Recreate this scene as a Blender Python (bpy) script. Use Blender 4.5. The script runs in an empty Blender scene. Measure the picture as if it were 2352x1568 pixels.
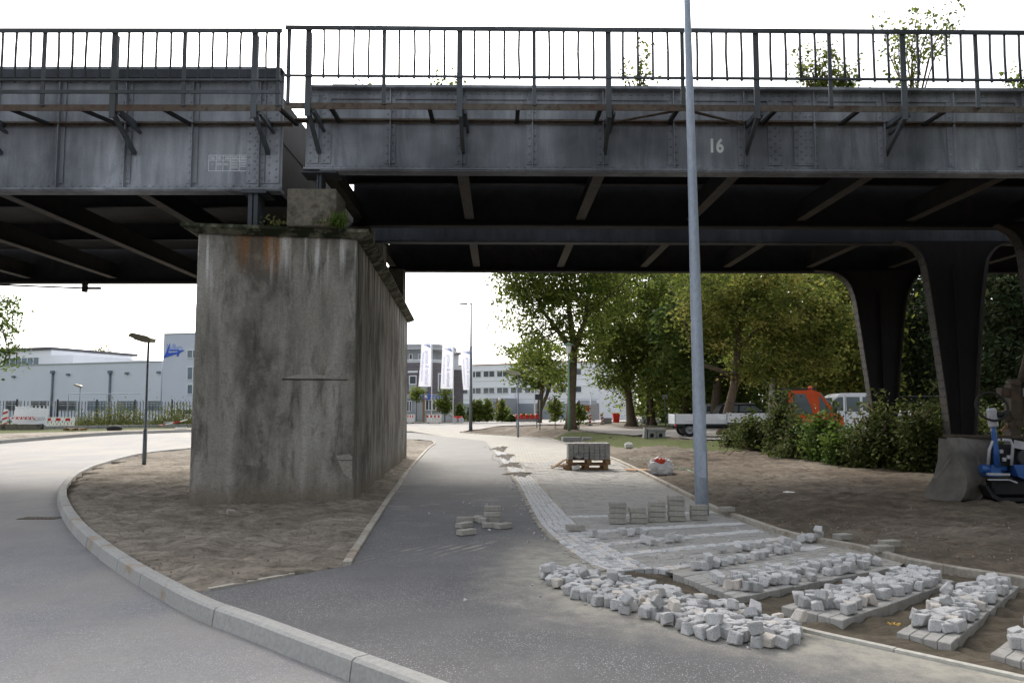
import bpy, bmesh, math, random
import numpy as np
from mathutils import Vector, Matrix, Euler
from mathutils.geometry import tessellate_polygon

scene = bpy.context.scene
COL = scene.collection
R = math.radians
rnd = random.Random(7)
nrg = np.random.default_rng(11)

# ---------------------------------------------------------------- camera, sky, sun, exposure
F = 1907.0; CX, CY = 1176.0, 784.0; EYE = 1.65
PITCH = math.atan((943 - 784) / F)
cam_d = bpy.data.cameras.new('camera'); cam = bpy.data.objects.new('camera', cam_d); COL.objects.link(cam)
cam.location = (0, 0, EYE); cam.rotation_euler = (math.pi / 2 + PITCH, 0, 0)
cam_d.sensor_width = 36; cam_d.lens = 36 * F / 2352; cam_d.clip_end = 3000; cam_d.clip_start = 0.1
scene.camera = cam

SUN_EL, SUN_AZ = R(40), R(-14)       # azimuth from +Y towards +X : the light comes from behind the bridge
world = bpy.data.worlds.new('World'); scene.world = world; world.use_nodes = True
wn = world.node_tree; wn.nodes.clear()
wo = wn.nodes.new('ShaderNodeOutputWorld'); wb = wn.nodes.new('ShaderNodeBackground')
sky = wn.nodes.new('ShaderNodeTexSky'); sky.sky_type = 'NISHITA'; sky.sun_disc = False
sky.sun_elevation = SUN_EL; sky.sun_rotation = SUN_AZ
sky.air_density = 1.0; sky.dust_density = 4.0; sky.ozone_density = 1.0; sky.altitude = 50
hs = wn.nodes.new('ShaderNodeHueSaturation'); hs.inputs['Saturation'].default_value = 0.30
wn.links.new(sky.outputs[0], hs.inputs['Color']); wn.links.new(hs.outputs[0], wb.inputs[0])
wb.inputs[1].default_value = 0.15; wn.links.new(wb.outputs[0], wo.inputs[0])
sun_d = bpy.data.lights.new('sun', 'SUN'); sun = bpy.data.objects.new('sun', sun_d); COL.objects.link(sun)
sun_d.energy = 0.9; sun_d.angle = R(12); sun_d.color = (1, .93, .82)
sun.rotation_euler = (math.pi / 2 - SUN_EL, 0, math.pi - SUN_AZ)
sun.location = (0, 0, 60)
scene.view_settings.view_transform = 'Standard'; scene.view_settings.look = 'None'
scene.view_settings.exposure = 1.25; scene.view_settings.gamma = 1; scene.view_settings.use_curve_mapping = False
scene.render.engine = 'CYCLES'
scene.cycles.use_denoising = True; scene.cycles.max_bounces = 6; scene.cycles.diffuse_bounces = 3
scene.cycles.transparent_max_bounces = 8; scene.cycles.volume_bounces = 1; scene.cycles.caustics_reflective = False; scene.cycles.caustics_refractive = False

# ---------------------------------------------------------------- pixel helpers (a pixel gives a direction only)
def ray(u, v):
    a = (u - CX) / F; b = (CY - v) / F
    return a, math.cos(PITCH) - b * math.sin(PITCH), math.sin(PITCH) + b * math.cos(PITCH)
def gp(u, v, z=0.0):
    a, c, s = ray(u, v); t = (z - EYE) / s
    return (a * t, c * t)
def at(u, v, Y):
    a, c, s = ray(u, v); t = Y / c
    return (a * t, EYE + s * t)
def V3(u, v, Y):
    x, z = at(u, v, Y); return Vector((x, Y, z))
def lerp(a, b, t): return a + (b - a) * t
def sstep(a, b, x):
    t = np.clip((np.asarray(x, float) - a) / (b - a), 0, 1); return t * t * (3 - 2 * t)

# ---------------------------------------------------------------- object helpers
ORG = {}
def tag(o, label=None, cat=None, group=None, kind=None):
    if label: o['label'] = label
    if cat: o['category'] = cat
    if group: o['group'] = group
    if kind: o['kind'] = kind
    return o
def empty(name, loc=(0, 0, 0), rz=0.0, parent=None):
    o = bpy.data.objects.new(name, None); COL.objects.link(o); o.empty_display_size = .2
    o.location = loc; o.rotation_euler = (0, 0, rz)
    if parent is not None: o.parent = parent
    ORG[o.name] = Vector(loc) if parent is None else ORG[parent.name]
    return o
def thing(name, label, cat, loc=(0, 0, 0), rz=0.0, group=None):
    return tag(empty(name, loc, rz), label, cat, group)
def link_mesh(name, me, mat, parent=None, loc=None):
    o = bpy.data.objects.new(name, me); COL.objects.link(o)
    if mat is not None:
        me.materials.clear(); me.materials.append(mat)
    if parent is not None:
        o.parent = parent; ORG[o.name] = ORG[parent.name]
    else:
        if loc is not None: o.location = loc
        ORG[o.name] = Vector(o.location)
    return o
def copy_tree(o, parent=None, loc=None, rz=None, label=None, group=None):
    c = o.copy(); COL.objects.link(c)
    if parent is not None: c.parent = parent
    if loc is not None: c.location = loc
    if rz is not None: c.rotation_euler = (c.rotation_euler[0], c.rotation_euler[1], rz)
    if label: c['label'] = label
    if group: c['group'] = group
    for ch in list(o.children): copy_tree(ch, c)
    return c

class MB:
    """collects shapes in world (or local) coordinates; build() links ONE mesh object"""
    def __init__(s): s.v = []; s.f = []; s.sm = []
    def add(s, vs, fs, smooth=False):
        n = len(s.v); s.v.extend([tuple(p) for p in vs]); s.f.extend([tuple(i + n for i in q) for q in fs]); s.sm.extend([smooth] * len(fs)); return s
    def hexa(s, b, t):
        return s.add(list(b) + list(t), [(3, 2, 1, 0), (4, 5, 6, 7), (0, 1, 5, 4), (1, 2, 6, 5), (2, 3, 7, 6), (3, 0, 4, 7)])
    def box(s, x0, x1, y0, y1, z0, z1):
        return s.hexa([(x0, y0, z0), (x1, y0, z0), (x1, y1, z0), (x0, y1, z0)], [(x0, y0, z1), (x1, y0, z1), (x1, y1, z1), (x0, y1, z1)])
    def obox(s, c, size, rot=(0, 0, 0)):
        m = Euler(rot).to_matrix(); c = Vector(c); hx, hy, hz = [k / 2 for k in size]
        P = lambda x, y, z: c + m @ Vector((x, y, z))
        return s.hexa([P(-hx, -hy, -hz), P(hx, -hy, -hz), P(hx, hy, -hz), P(-hx, hy, -hz)], [P(-hx, -hy, hz), P(hx, -hy, hz), P(hx, hy, hz), P(-hx, hy, hz)])
    def cbox(s, c, size, rot=(0, 0, 0), b=.006):
        """chamfered box"""
        m = Euler(rot).to_matrix(); c = Vector(c); h = [k / 2 for k in size]; vs = []; idx = {}
        for sx in (-1, 1):
            for sy in (-1, 1):
                for sz in (-1, 1):
                    for ax in range(3):
                        p = [sx * h[0], sy * h[1], sz * h[2]]
                        for k in range(3):
                            if k != ax: p[k] -= (sx, sy, sz)[k] * b
                        idx[(sx, sy, sz, ax)] = len(vs); vs.append(c + m @ Vector(p))
        fs = []
        for ax in range(3):
            o = [k for k in range(3) if k != ax]
            for sg in (-1, 1):
                q = []
                for (p, r_) in ((-1, -1), (1, -1), (1, 1), (-1, 1)):
                    k = [0, 0, 0]; k[ax] = sg; k[o[0]] = p; k[o[1]] = r_; q.append(idx[(k[0], k[1], k[2], ax)])
                fl = (sg > 0) ^ (ax == 1)
                fs.append(tuple(q) if fl else tuple(q[::-1]))
            for (p, r_) in ((-1, -1), (1, -1), (1, 1), (-1, 1)):
                q = []
                for e, a2 in ((-1, o[0]), (-1, o[1]), (1, o[1]), (1, o[0])):
                    k = [0, 0, 0]; k[ax] = e; k[o[0]] = p; k[o[1]] = r_; q.append(idx[(k[0], k[1], k[2], a2)])
                fs.append(tuple(q))
        for sx in (-1, 1):
            for sy in (-1, 1):
                for sz in (-1, 1):
                    fs.append(tuple(idx[(sx, sy, sz, a)] for a in range(3)))
        return s.add(vs, fs)
    def bar(s, p0, p1, w, h, up=(0, 0, 1)):
        p0 = Vector(p0); p1 = Vector(p1); d = (p1 - p0).normalized(); u = Vector(up)
        if abs(d.dot(u)) > .99: u = Vector((0, 1, 0))
        a = d.cross(u).normalized() * (w / 2); b = a.cross(d).normalized() * (h / 2)
        return s.hexa([p0 - a - b, p0 + a - b, p0 + a + b, p0 - a + b], [p1 - a - b, p1 + a - b, p1 + a + b, p1 - a + b])
    def tube(s, pts, rad, n=8, cap=True, smooth=True):
        pts = [Vector(p) for p in pts]
        if not hasattr(rad, '__len__'): rad = [rad] * len(pts)
        vs = []; fs = []; a = None
        for i, p in enumerate(pts):
            d = (pts[min(i + 1, len(pts) - 1)] - pts[max(i - 1, 0)]).normalized()
            if a is None: a = d.orthogonal().normalized()
            a = (a - d * a.dot(d))
            a = a.normalized() if a.length > 1e-6 else d.orthogonal().normalized()
            b = d.cross(a)
            for k in range(n):
                t = 2 * math.pi * k / n; vs.append(p + (a * math.cos(t) + b * math.sin(t)) * rad[i])
        for i in range(len(pts) - 1):
            for k in range(n):
                k2 = (k + 1) % n; fs.append((i * n + k, i * n + k2, (i + 1) * n + k2, (i + 1) * n + k))
        s.add(vs, fs, smooth)
        if cap:
            m = len(s.v) - len(vs); s.f.append(tuple(m + k for k in range(n))[::-1]); s.f.append(tuple(m + (len(pts) - 1) * n + k for k in range(n))); s.sm += [False, False]
        return s
    def torus(s, c, Rr, r, axis=(0, 1, 0), n=24, m=8, rot0=0, arc=2 * math.pi):
        q = Vector(axis).to_track_quat('Z', 'Y'); c = Vector(c); vs = []; fs = []; cl = arc > 6.28; N = n if cl else n + 1
        for i in range(N):
            t = rot0 + arc * i / n
            for k in range(m):
                p = 2 * math.pi * k / m
                vs.append(c + q @ Vector(((Rr + r * math.cos(p)) * math.cos(t), (Rr + r * math.cos(p)) * math.sin(t), r * math.sin(p))))
        for i in range(n):
            for k in range(m):
                i2 = (i + 1) % N; k2 = (k + 1) % m
                fs.append((i * m + k, i2 * m + k, i2 * m + k2, i * m + k2))
        return s.add(vs, fs, True)
    def lathe(s, c, prof, n=16, axis=(0, 0, 1), smooth=True, cap=True):
        q = Vector(axis).to_track_quat('Z', 'Y'); c = Vector(c); vs = []; fs = []
        for (r, z) in prof:
            for k in range(n):
                t = 2 * math.pi * k / n; vs.append(c + q @ Vector((r * math.cos(t), r * math.sin(t), z)))
        for i in range(len(prof) - 1):
            for k in range(n):
                k2 = (k + 1) % n; fs.append((i * n + k, i * n + k2, (i + 1) * n + k2, (i + 1) * n + k))
        s.add(vs, fs, smooth)
        if cap:
            m = len(s.v) - len(vs); s.f.append(tuple(m + k for k in range(n))[::-1]); s.f.append(tuple(m + (len(prof) - 1) * n + k for k in range(n))); s.sm += [False, False]
        return s
    def prism(s, poly, fn0, fn1):
        """poly: list of 2D points; fn0/fn1 map a 2D point to the two end faces"""
        n = len(poly); vs = [Vector(fn0(p)) for p in poly] + [Vector(fn1(p)) for p in poly]
        tris = tessellate_polygon([[Vector((p[0], p[1], 0)) for p in poly]])
        fs = [tuple(t) for t in tris] + [tuple(i + n for i in t[::-1]) for t in tris]
        fs += [(i, (i + 1) % n, (i + 1) % n + n, i + n) for i in range(n)]
        return s.add(vs, fs)
    def xzprism(s, poly, y0, y1):
        return s.prism(poly, lambda p: (p[0], y0, p[1]), lambda p: (p[0], y1, p[1]))
    def sheet(s, poly, z):
        tris = tessellate_polygon([[Vector((p[0], p[1], 0)) for p in poly]])
        zf = z if callable(z) else (lambda x, y: z)
        fs = []
        for t in tris:
            a, b, c = [poly[i] for i in t]
            cr = (b[0] - a[0]) * (c[1] - a[1]) - (b[1] - a[1]) * (c[0] - a[0])
            fs.append(tuple(t) if cr > 0 else tuple(t[::-1]))
        return s.add([(p[0], p[1], zf(p[0], p[1])) for p in poly], fs)
    def build(s, name, mat, parent=None, loc=None, fixn=True, smooth=None):
        org = ORG[parent.name] if parent is not None else (Vector(loc) if loc is not None else Vector((0, 0, 0)))
        me = bpy.data.meshes.new(name)
        me.from_pydata([(p[0] - org[0], p[1] - org[1], p[2] - org[2]) for p in s.v], [], s.f)
        if fixn:
            bm = bmesh.new(); bm.from_mesh(me); bmesh.ops.recalc_face_normals(bm, faces=bm.faces[:]); bm.to_mesh(me); bm.free()
        me.polygons.foreach_set('use_smooth', [smooth] * len(s.f) if smooth is not None else s.sm)
        me.update()
        return link_mesh(name, me, mat, parent, loc)

def np_mesh(name, verts, quads, attr=None):
    me = bpy.data.meshes.new(name); nv = len(verts); nq = len(quads); k = quads.shape[1]
    me.vertices.add(nv); me.vertices.foreach_set('co', np.asarray(verts, np.float32).ravel())
    me.loops.add(nq * k); me.loops.foreach_set('vertex_index', np.asarray(quads, np.int32).ravel())
    me.polygons.add(nq); me.polygons.foreach_set('loop_start', np.arange(0, nq * k, k, dtype=np.int32))
    me.polygons.foreach_set('loop_total', np.full(nq, k, np.int32))
    if attr is not None:
        for nm, (typ, arr) in attr.items():
            a = me.attributes.new(nm, typ, 'POINT')
            a.data.foreach_set('value' if typ == 'FLOAT' else 'color', np.asarray(arr, np.float32).ravel())
    me.update(calc_edges=True); return me
def text_mesh(txt, size, extr=0.0, offset=0.0, sx=1.0, spacing=1.0):
    cu = bpy.data.curves.new('t', 'FONT'); cu.body = txt; cu.size = size; cu.align_x = 'CENTER'; cu.align_y = 'CENTER'
    cu.extrude = extr; cu.offset = offset; cu.space_character = spacing
    o = bpy.data.objects.new('t', cu); COL.objects.link(o)
    dg = bpy.context.evaluated_depsgraph_get(); me = bpy.data.meshes.new_from_object(o.evaluated_get(dg))
    bpy.data.objects.remove(o); bpy.data.curves.remove(cu)
    for v in me.vertices: v.co.x *= sx
    return me
def place_text(name, me, mat, fn, parent):
    """fn maps text-plane (x, y, z) to world"""
    org = ORG[parent.name]
    for v in me.vertices: v.co = Vector(fn(v.co.x, v.co.y, v.co.z)) - org
    me.update(); return link_mesh(name, me, mat, parent)

# ---------------------------------------------------------------- materials
def lin(r, g, b):
    f = lambda c: (c / 255 / 12.92) if c / 255 <= .04045 else ((c / 255 + .055) / 1.055) ** 2.4
    return (f(r), f(g), f(b), 1)
class NT:
    def __init__(s, name):
        s.m = bpy.data.materials.new(name); s.m.use_nodes = True; s.t = s.m.node_tree; s.t.nodes.clear()
        s.out = s.n('ShaderNodeOutputMaterial'); s.b = s.n('ShaderNodeBsdfPrincipled'); s.l(s.b.outputs[0], s.out.inputs[0])
        s.tc = s.n('ShaderNodeTexCoord')
    def n(s, t, **k):
        o = s.t.nodes.new(t)
        for a, v in k.items(): setattr(o, a, v)
        return o
    def l(s, a, b): s.t.links.new(a, b)
    def map(s, sc=(1, 1, 1), loc=(0, 0, 0), rot=(0, 0, 0), src=None):
        m = s.n('ShaderNodeMapping'); m.inputs['Scale'].default_value = sc; m.inputs['Location'].default_value = loc; m.inputs['Rotation'].default_value = rot
        s.l(src if src is not None else s.tc.outputs['Object'], m.inputs[0]); return m.outputs[0]
    def noise(s, scale, vec=None, detail=6, rough=.6, dist=0):
        n = s.n('ShaderNodeTexNoise'); n.inputs['Scale'].default_value = scale; n.inputs['Detail'].default_value = detail; n.inputs['Roughness'].default_value = rough; n.inputs['Distortion'].default_value = dist
        s.l(vec if vec is not None else s.tc.outputs['Object'], n.inputs['Vector']); return n.outputs[0]
    def ramp(s, fac, stops):
        r = s.n('ShaderNodeValToRGB'); e = r.color_ramp.elements
        while len(e) < len(stops): e.new(0.5)
        for k, (p, c) in zip(e, stops):
            k.position = p; k.color = c if hasattr(c, '__len__') else (c, c, c, 1)
        s.l(fac, r.inputs[0]); return r.outputs[0]
    def mix(s, fac, a, b, blend='MIX'):
        m = s.n('ShaderNodeMix', data_type='RGBA', blend_type=blend)
        for i, x in ((0, fac), (6, a), (7, b)):
            if hasattr(x, 'is_linked') or hasattr(x, 'links'): s.l(x, m.inputs[i])
            else: m.inputs[i].default_value = x
        return m.outputs[2]
    def math(s, op, a, b=0.0, c=None):
        m = s.n('ShaderNodeMath', operation=op)
        for i, x in ((0, a), (1, b), (2, c)):
            if x is None: continue
            if hasattr(x, 'links'): s.l(x, m.inputs[i])
            else: m.inputs[i].default_value = x
        return m.outputs[0]
    def sep(s, src=None):
        x = s.n('ShaderNodeSeparateXYZ'); s.l(src if src is not None else s.tc.outputs['Object'], x.inputs[0]); return x.outputs
    def mr(s, v, a, b, c=0.0, d=1.0, smooth=True):
        m = s.n('ShaderNodeMapRange'); m.interpolation_type = 'SMOOTHSTEP' if smooth else 'LINEAR'
        s.l(v, m.inputs[0])
        for i, x in enumerate((a, b, c, d)): m.inputs[i + 1].default_value = x
        return m.outputs[0]
    def bump(s, h, strength=.3, dist=.02):
        b = s.n('ShaderNodeBump'); b.inputs['Strength'].default_value = strength; b.inputs['Distance'].default_value = dist
        s.l(h, b.inputs['Height']); s.l(b.outputs[0], s.b.inputs['Normal'])
    def rand(s): return s.n('ShaderNodeObjectInfo').outputs['Random']
    def fin(s, col=None, rough=.8, metal=0.0, spec=.35):
        if col is not None:
            if hasattr(col, 'links'): s.l(col, s.b.inputs['Base Color'])
            else: s.b.inputs['Base Color'].default_value = col
        if hasattr(rough, 'links'): s.l(rough, s.b.inputs['Roughness'])
        else: s.b.inputs['Roughness'].default_value = rough
        s.b.inputs['Metallic'].default_value = metal; s.b.inputs['Specular IOR Level'].default_value = spec
        return s.m
def c4(c): return tuple(c) if len(c) == 4 else (*c, 1)
def simple(name, c1, c2=None, scale=6, rough=.75, metal=0, bump=0, stretch=(1, 1, 1), rv=0.0, dirt=None, dscale=1.2, damt=(.5, .75), spec=.35, bscale=None):
    t = NT(name); c1 = c4(c1); c2 = c4(c2) if c2 else tuple(k * .75 for k in c1[:3]) + (1,)
    vec = t.map(stretch); nz = t.noise(scale, vec)
    col = t.ramp(nz, [(.3, c1), (.72, c2)])
    if dirt: col = t.mix(t.ramp(t.noise(dscale, vec, 8, .65), [(damt[0], 0.), (damt[1], 1.)]), col, c4(dirt))
    if rv:
        v = t.mr(t.rand(), 0, 1, 1 - rv, 1 + rv, False); cc = t.n('ShaderNodeCombineColor'); [t.l(v, cc.inputs[i]) for i in range(3)]
        col = t.mix(1.0, col, cc.outputs[0], 'MULTIPLY')
    if bump: t.bump(t.noise(bscale or scale * 4, vec, 8, .7), bump, .01)
    return t.fin(col, rough, metal, spec)
M = {}
# ---- steel of the bridge
def steel_paint(name, base, grime, rustamt=.62, streak=1.0):
    t = NT(name)
    st = t.noise(2.2, t.map((2.2, 2.2, .28)), 8, .62, .3); fine = t.noise(30, None, 6, .7); big = t.noise(.42, None, 4, .5)
    col = t.ramp(st, [(.34, base), (.66, tuple(k * .62 for k in base[:3]) + (1,))])
    col = t.mix(t.ramp(big, [(.41, 0.), (.66, .85 * streak)]), col, grime)
    col = t.mix(t.ramp(t.noise(1.1, t.map((1.3, 1.3, .22), (5, 2, 9)), 9, .7, .5), [(.53, 0.), (.68, .6)]), col, tuple(k * .8 for k in grime[:3]) + (1,))
    col = t.mix(t.ramp(t.noise(1.4, t.map((1.6, 1.6, .5), (3, 1, 7)), 8, .7), [(.62, 0.), (.8, .55)]), col, lin(98, 100, 76))
    rust = t.ramp(t.noise(7, None, 8, .75, .4), [(rustamt, 0.), (rustamt + .1, .8)])
    col = t.mix(rust, col, lin(74, 50, 36))
    col = t.mix(t.ramp(fine, [(.35, 0.), (.75, .22)]), col, lin(40, 42, 44))
    t.bump(fine, .12, .004)
    return t.fin(col, .72, 0.0, .25)
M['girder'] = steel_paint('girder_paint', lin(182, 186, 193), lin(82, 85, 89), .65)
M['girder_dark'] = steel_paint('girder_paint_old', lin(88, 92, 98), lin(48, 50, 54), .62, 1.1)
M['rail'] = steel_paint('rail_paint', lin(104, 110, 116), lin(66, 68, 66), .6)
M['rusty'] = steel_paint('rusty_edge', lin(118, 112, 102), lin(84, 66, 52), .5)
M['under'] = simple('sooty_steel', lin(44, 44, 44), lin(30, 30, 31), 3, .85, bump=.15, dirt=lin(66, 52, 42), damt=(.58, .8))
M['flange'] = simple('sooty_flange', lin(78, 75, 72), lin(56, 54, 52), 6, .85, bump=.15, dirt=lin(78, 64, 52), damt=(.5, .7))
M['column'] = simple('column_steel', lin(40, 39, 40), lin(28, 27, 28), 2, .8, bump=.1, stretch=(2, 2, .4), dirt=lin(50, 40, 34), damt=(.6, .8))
M['white_paint'] = simple('white_paint', (.8, .8, .78), (.72, .72, .7), 9, .6)
M['table_paint'] = simple('faded_white_paint', (.85, .86, .88), (.75, .76, .8), 30, .7)

# ---- concrete of the pier
def pier_concrete():
    t = NT('pier_concrete'); x, y, z = t.sep()
    st = t.noise(1.5, t.map((2.2, 2.2, .32)), 9, .62, .25); blo = t.noise(.95, t.map((1, 1, .55), (4, 2, 1)), 8, .6); fine = t.noise(26, None, 8, .72)
    col = t.ramp(st, [(.28, lin(112, 109, 102)), (.48, lin(146, 142, 133)), (.7, lin(172, 168, 160))])
    col = t.mix(t.ramp(blo, [(.47, 0.), (.62, .85)]), col, lin(84, 81, 75))
    col = t.mix(t.ramp(t.noise(3.6, t.map((1, 1, .7), (7, 1, 3)), 9, .74, .6), [(.5, 0.), (.66, .55)]), col, lin(150, 147, 139))
    col = t.mix(t.ramp(t.noise(1.9, t.map((1.5, 1.5, .35), (2, 9, 4)), 9, .7, .4), [(.54, 0.), (.66, .7)]), col, lin(66, 63, 58))
    # pale lime runs below the cap and a pale foot
    runs = t.ramp(t.noise(3.2, t.map((1.6, 1.6, .09), (1.3, 0, 0)), 5, .55), [(.5, 0.), (.62, 1.)])
    top = t.mr(t.math('ADD', z, t.math('MULTIPLY', t.noise(1.7, t.map((1.2, 1.2, .01))), 1.7)), 4.5, 5.6)
    col = t.mix(t.math('MULTIPLY', runs, t.math('MULTIPLY', top, .95)), col, lin(222, 220, 214))
    rx = t.math('MULTIPLY', t.mr(x, -.95, -.35), t.mr(x, .35, -.05))
    rust = t.math('MULTIPLY', t.math('MULTIPLY', rx, t.mr(z, 4.0, 4.75)), t.ramp(t.noise(2.6, t.map((2.6, 2.6, .16), (8, 0, 0)), 5, .6), [(.4, 0.), (.6, .95)]))
    col = t.mix(rust, col, lin(150, 104, 58))
    pale = t.math('MULTIPLY', t.ramp(t.noise(2.4, t.map((1, 1, .8), (2, 5, 3)), 9, .7), [(.54, 0.), (.68, .7)]), t.mr(z, 3.0, .4))
    col = t.mix(pale, col, lin(164, 160, 150))
    foot = t.math('MULTIPLY', t.mr(t.math('ADD', z, t.math('MULTIPLY', st, .5)), .75, .3), .65)
    col = t.mix(foot, col, lin(120, 108, 92))
    col = t.mix(t.ramp(fine, [(.42, 0.), (.72, .4)]), col, lin(62, 59, 53))
    # board marks
    w = t.n('ShaderNodeTexWave', wave_type='BANDS', bands_direction='Z', wave_profile='SAW'); w.inputs['Scale'].default_value = 1.1; w.inputs['Distortion'].default_value = .8; w.inputs['Detail'].default_value = 2
    t.l(t.tc.outputs['Object'], w.inputs[0])
    h = t.math('ADD', t.math('MULTIPLY', w.outputs[1], .35), t.math('ADD', fine, t.math('MULTIPLY', t.noise(5, None, 8, .7), 1.2)))
    t.bump(h, .9, .025)
    return t.fin(col, .93, 0, .15)
M['pier'] = pier_concrete()
M['capstone'] = simple('mossy_cap', lin(132, 130, 112), lin(96, 96, 80), 5, .95, bump=.6, dirt=lin(38, 44, 26), dscale=3.2, damt=(.40, .54))
M['block'] = simple('bearing_block', lin(120, 114, 100), lin(84, 80, 70), 14, .95, bump=.6, dirt=lin(50, 48, 40), dscale=2.2, damt=(.52, .66))
M['spall'] = simple('broken_concrete', lin(158, 153, 144), lin(124, 120, 111), 20, .95, bump=.7)
M['kerb'] = simple('kerb_concrete', lin(170, 169, 165), lin(148, 147, 144), 30, .9, bump=.3, dirt=lin(150, 124, 92), dscale=1.6, damt=(.58, .72), rv=.07)
M['edging'] = simple('edging_concrete', lin(180, 174, 162), lin(140, 134, 124), 20, .92, bump=.35, dirt=lin(120, 106, 88), dscale=2, damt=(.5, .7), rv=.1)
M['edging_white'] = simple('pale_edging', lin(196, 193, 184), lin(168, 165, 156), 20, .9, bump=.3, rv=.04)

# ---- asphalt
def asphalt(name, dark, light, speck, specka, dust=None, dustfn=None):
    t = NT(name)
    big = t.noise(.7, None, 6, .6); fine = t.noise(120, None, 3, .8)
    col = t.ramp(big, [(.35, dark), (.68, light)])
    vor = t.n('ShaderNodeTexVoronoi'); vor.inputs['Scale'].default_value = 105; t.l(t.tc.outputs['Object'], vor.inputs['Vector'])
    wn_ = t.n('ShaderNodeTexWhiteNoise'); t.l(vor.outputs['Position'], wn_.inputs['Vector'])
    sp = t.math('MULTIPLY', t.math('GREATER_THAN', wn_.outputs[0], 1 - specka), t.mr(vor.outputs['Distance'], .55, .2))
    sp = t.math('MULTIPLY', sp, t.mr(t.noise(.9, t.map((1, 1, 1), (9, 3, 0)), 3), .38, .6, .35, 1.0))
    col = t.mix(t.math('MULTIPLY', t.ramp(fine, [(.3, 0.), (.75, 1.)]), .35), col, tuple(k * .55 for k in dark[:3]) + (1,))
    col = t.mix(t.ramp(t.noise(16, None, 7, .75), [(.42, 0.), (.68, .3)]), col, tuple(k * .6 for k in dark[:3]) + (1,))
    col = t.mix(t.ramp(t.noise(2.6, t.map((1, 1, 1), (6, 3, 0)), 9, .75, .6), [(.52, 0.), (.72, .28)]), col, tuple(k * .62 for k in dark[:3]) + (1,))
    col = t.mix(sp, col, speck)
    if dust is not None:
        fac = dustfn(t); col = t.mix(fac, col, dust)
    t.bump(t.math('ADD', fine, t.math('MULTIPLY', vor.outputs['Distance'], .6)), .45, .006)
    return t.fin(col, .86, 0, .3)
def path_dust(t):
    x, y, z = t.sep()
    nz = t.noise(1.5, t.map((1, 1, 1), (2, 2, 0)), 9, .68, .4)
    d1 = t.math('MULTIPLY', t.math('MULTIPLY', t.mr(t.math('ADD', t.math('ADD', t.math('MULTIPLY', x, .63), t.math('MULTIPLY', y, .77)), t.math('MULTIPLY', nz, 1.3)), 5.75, 6.75), t.mr(y, 11.6, 9.6)), t.mr(t.math('ADD', x, t.math('MULTIPLY', nz, 1.2)), .1, 1.0))
    d2 = t.math('MULTIPLY', t.ramp(nz, [(.54, 0.), (.68, .3)]), t.mr(y, 7, 16))      # sandy film further on
    far = t.mr(y, 14, 32, 0, .25)
    # sandy tyre prints across the path
    ln_ = t.math('ABSOLUTE', t.math('SUBTRACT', t.math('SUBTRACT', y, t.math('MULTIPLY', x, .62)), 10.55))
    w_ = t.n('ShaderNodeTexWave', wave_type='BANDS', bands_direction='X'); w_.inputs['Scale'].default_value = 2.2; w_.inputs['Distortion'].default_value = 3; t.l(t.map((1, 1, 1), (0, 0, 0), (0, 0, .5)), w_.inputs[0])
    tr = t.math('MULTIPLY', t.math('MULTIPLY', t.mr(ln_, .55, .1), t.mr(w_.outputs[1], .45, .8)), t.math('MULTIPLY', t.mr(nz, .42, .58), t.math('MULTIPLY', t.mr(x, -1.9, -1.3), t.mr(x, .6, -.2))))
    return t.math('MINIMUM', t.math('MAXIMUM', t.math('MAXIMUM', t.math('MAXIMUM', t.math('MULTIPLY', d1, t.mr(t.noise(5, t.map((1, 1, 1), (1, 4, 0)), 8, .7), .3, .62, .35, .9)), t.math('MULTIPLY', tr, .6)), d2), far), 1.0)
M['path'] = asphalt('path_asphalt', lin(96, 96, 97), lin(112, 111, 111), lin(182, 180, 182), .17, lin(170, 165, 152), path_dust)
def road_dust(t):
    return t.math('ADD', t.ramp(t.noise(.5, t.map((1, .5, 1), (5, 1, 0)), 8, .65), [(.42, 0.), (.7, .55)]), t.mr(t.sep()[1], 12, 40, 0, .4))
M['road'] = asphalt('road_asphalt', lin(126, 126, 130), lin(140, 139, 138), lin(186, 186, 190), .24, lin(158, 152, 142), road_dust)
M['drive'] = asphalt('driveway_asphalt', lin(128, 122, 116), lin(142, 136, 128), lin(180, 176, 170), .12)

# ---- granite, pavers, bricks
def granite(name, k=1.0):
    t = NT(name); n1 = t.noise(70, None, 3, .7); n2 = t.noise(190, None, 2, .6)
    g = lambda v: lin(v * k, (v - 1) * k, (v - 2) * k)
    col = t.ramp(n1, [(.30, g(150)), (.45, g(196)), (.7, g(214))])
    col = t.mix(t.ramp(n2, [(.58, 0.), (.70, .32)]), col, g(110))
    v = t.rand(); cc = t.n('ShaderNodeCombineColor'); [t.l(t.mr(v, 0, 1, .7, 1.1, False), cc.inputs[i]) for i in range(3)]
    col = t.mix(1., col, cc.outputs[0], 'MULTIPLY')
    col = t.mix(t.math('MULTIPLY', t.math('GREATER_THAN', v, .86), .35), col, lin(196, 176, 150))
    t.bump(n1, .5, .004)
    return t.fin(col, .85, 0, .25)
M['granite'] = granite('granite_cobble', .96)
M['sett'] = granite('granite_sett', 1.04)
M['paver'] = simple('concrete_paver', lin(174, 171, 166), lin(152, 150, 145), 22, .92, bump=.35, rv=.1, dirt=lin(132, 124, 112), dscale=2.2, damt=(.55, .75), bscale=150)
M['brick'] = simple('grey_paver_brick', lin(168, 164, 156), lin(142, 138, 130), 16, .92, bump=.4, rv=.1, bscale=160)
M['palletblock'] = simple('grey_block', lin(158, 158, 155), lin(136, 136, 133), 14, .92, bump=.3, rv=.09, bscale=150)
M['wood'] = simple('pallet_wood', lin(150, 122, 88), lin(112, 86, 60), 9, .85, bump=.3, stretch=(.4, 3, 3), rv=.15)
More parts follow.
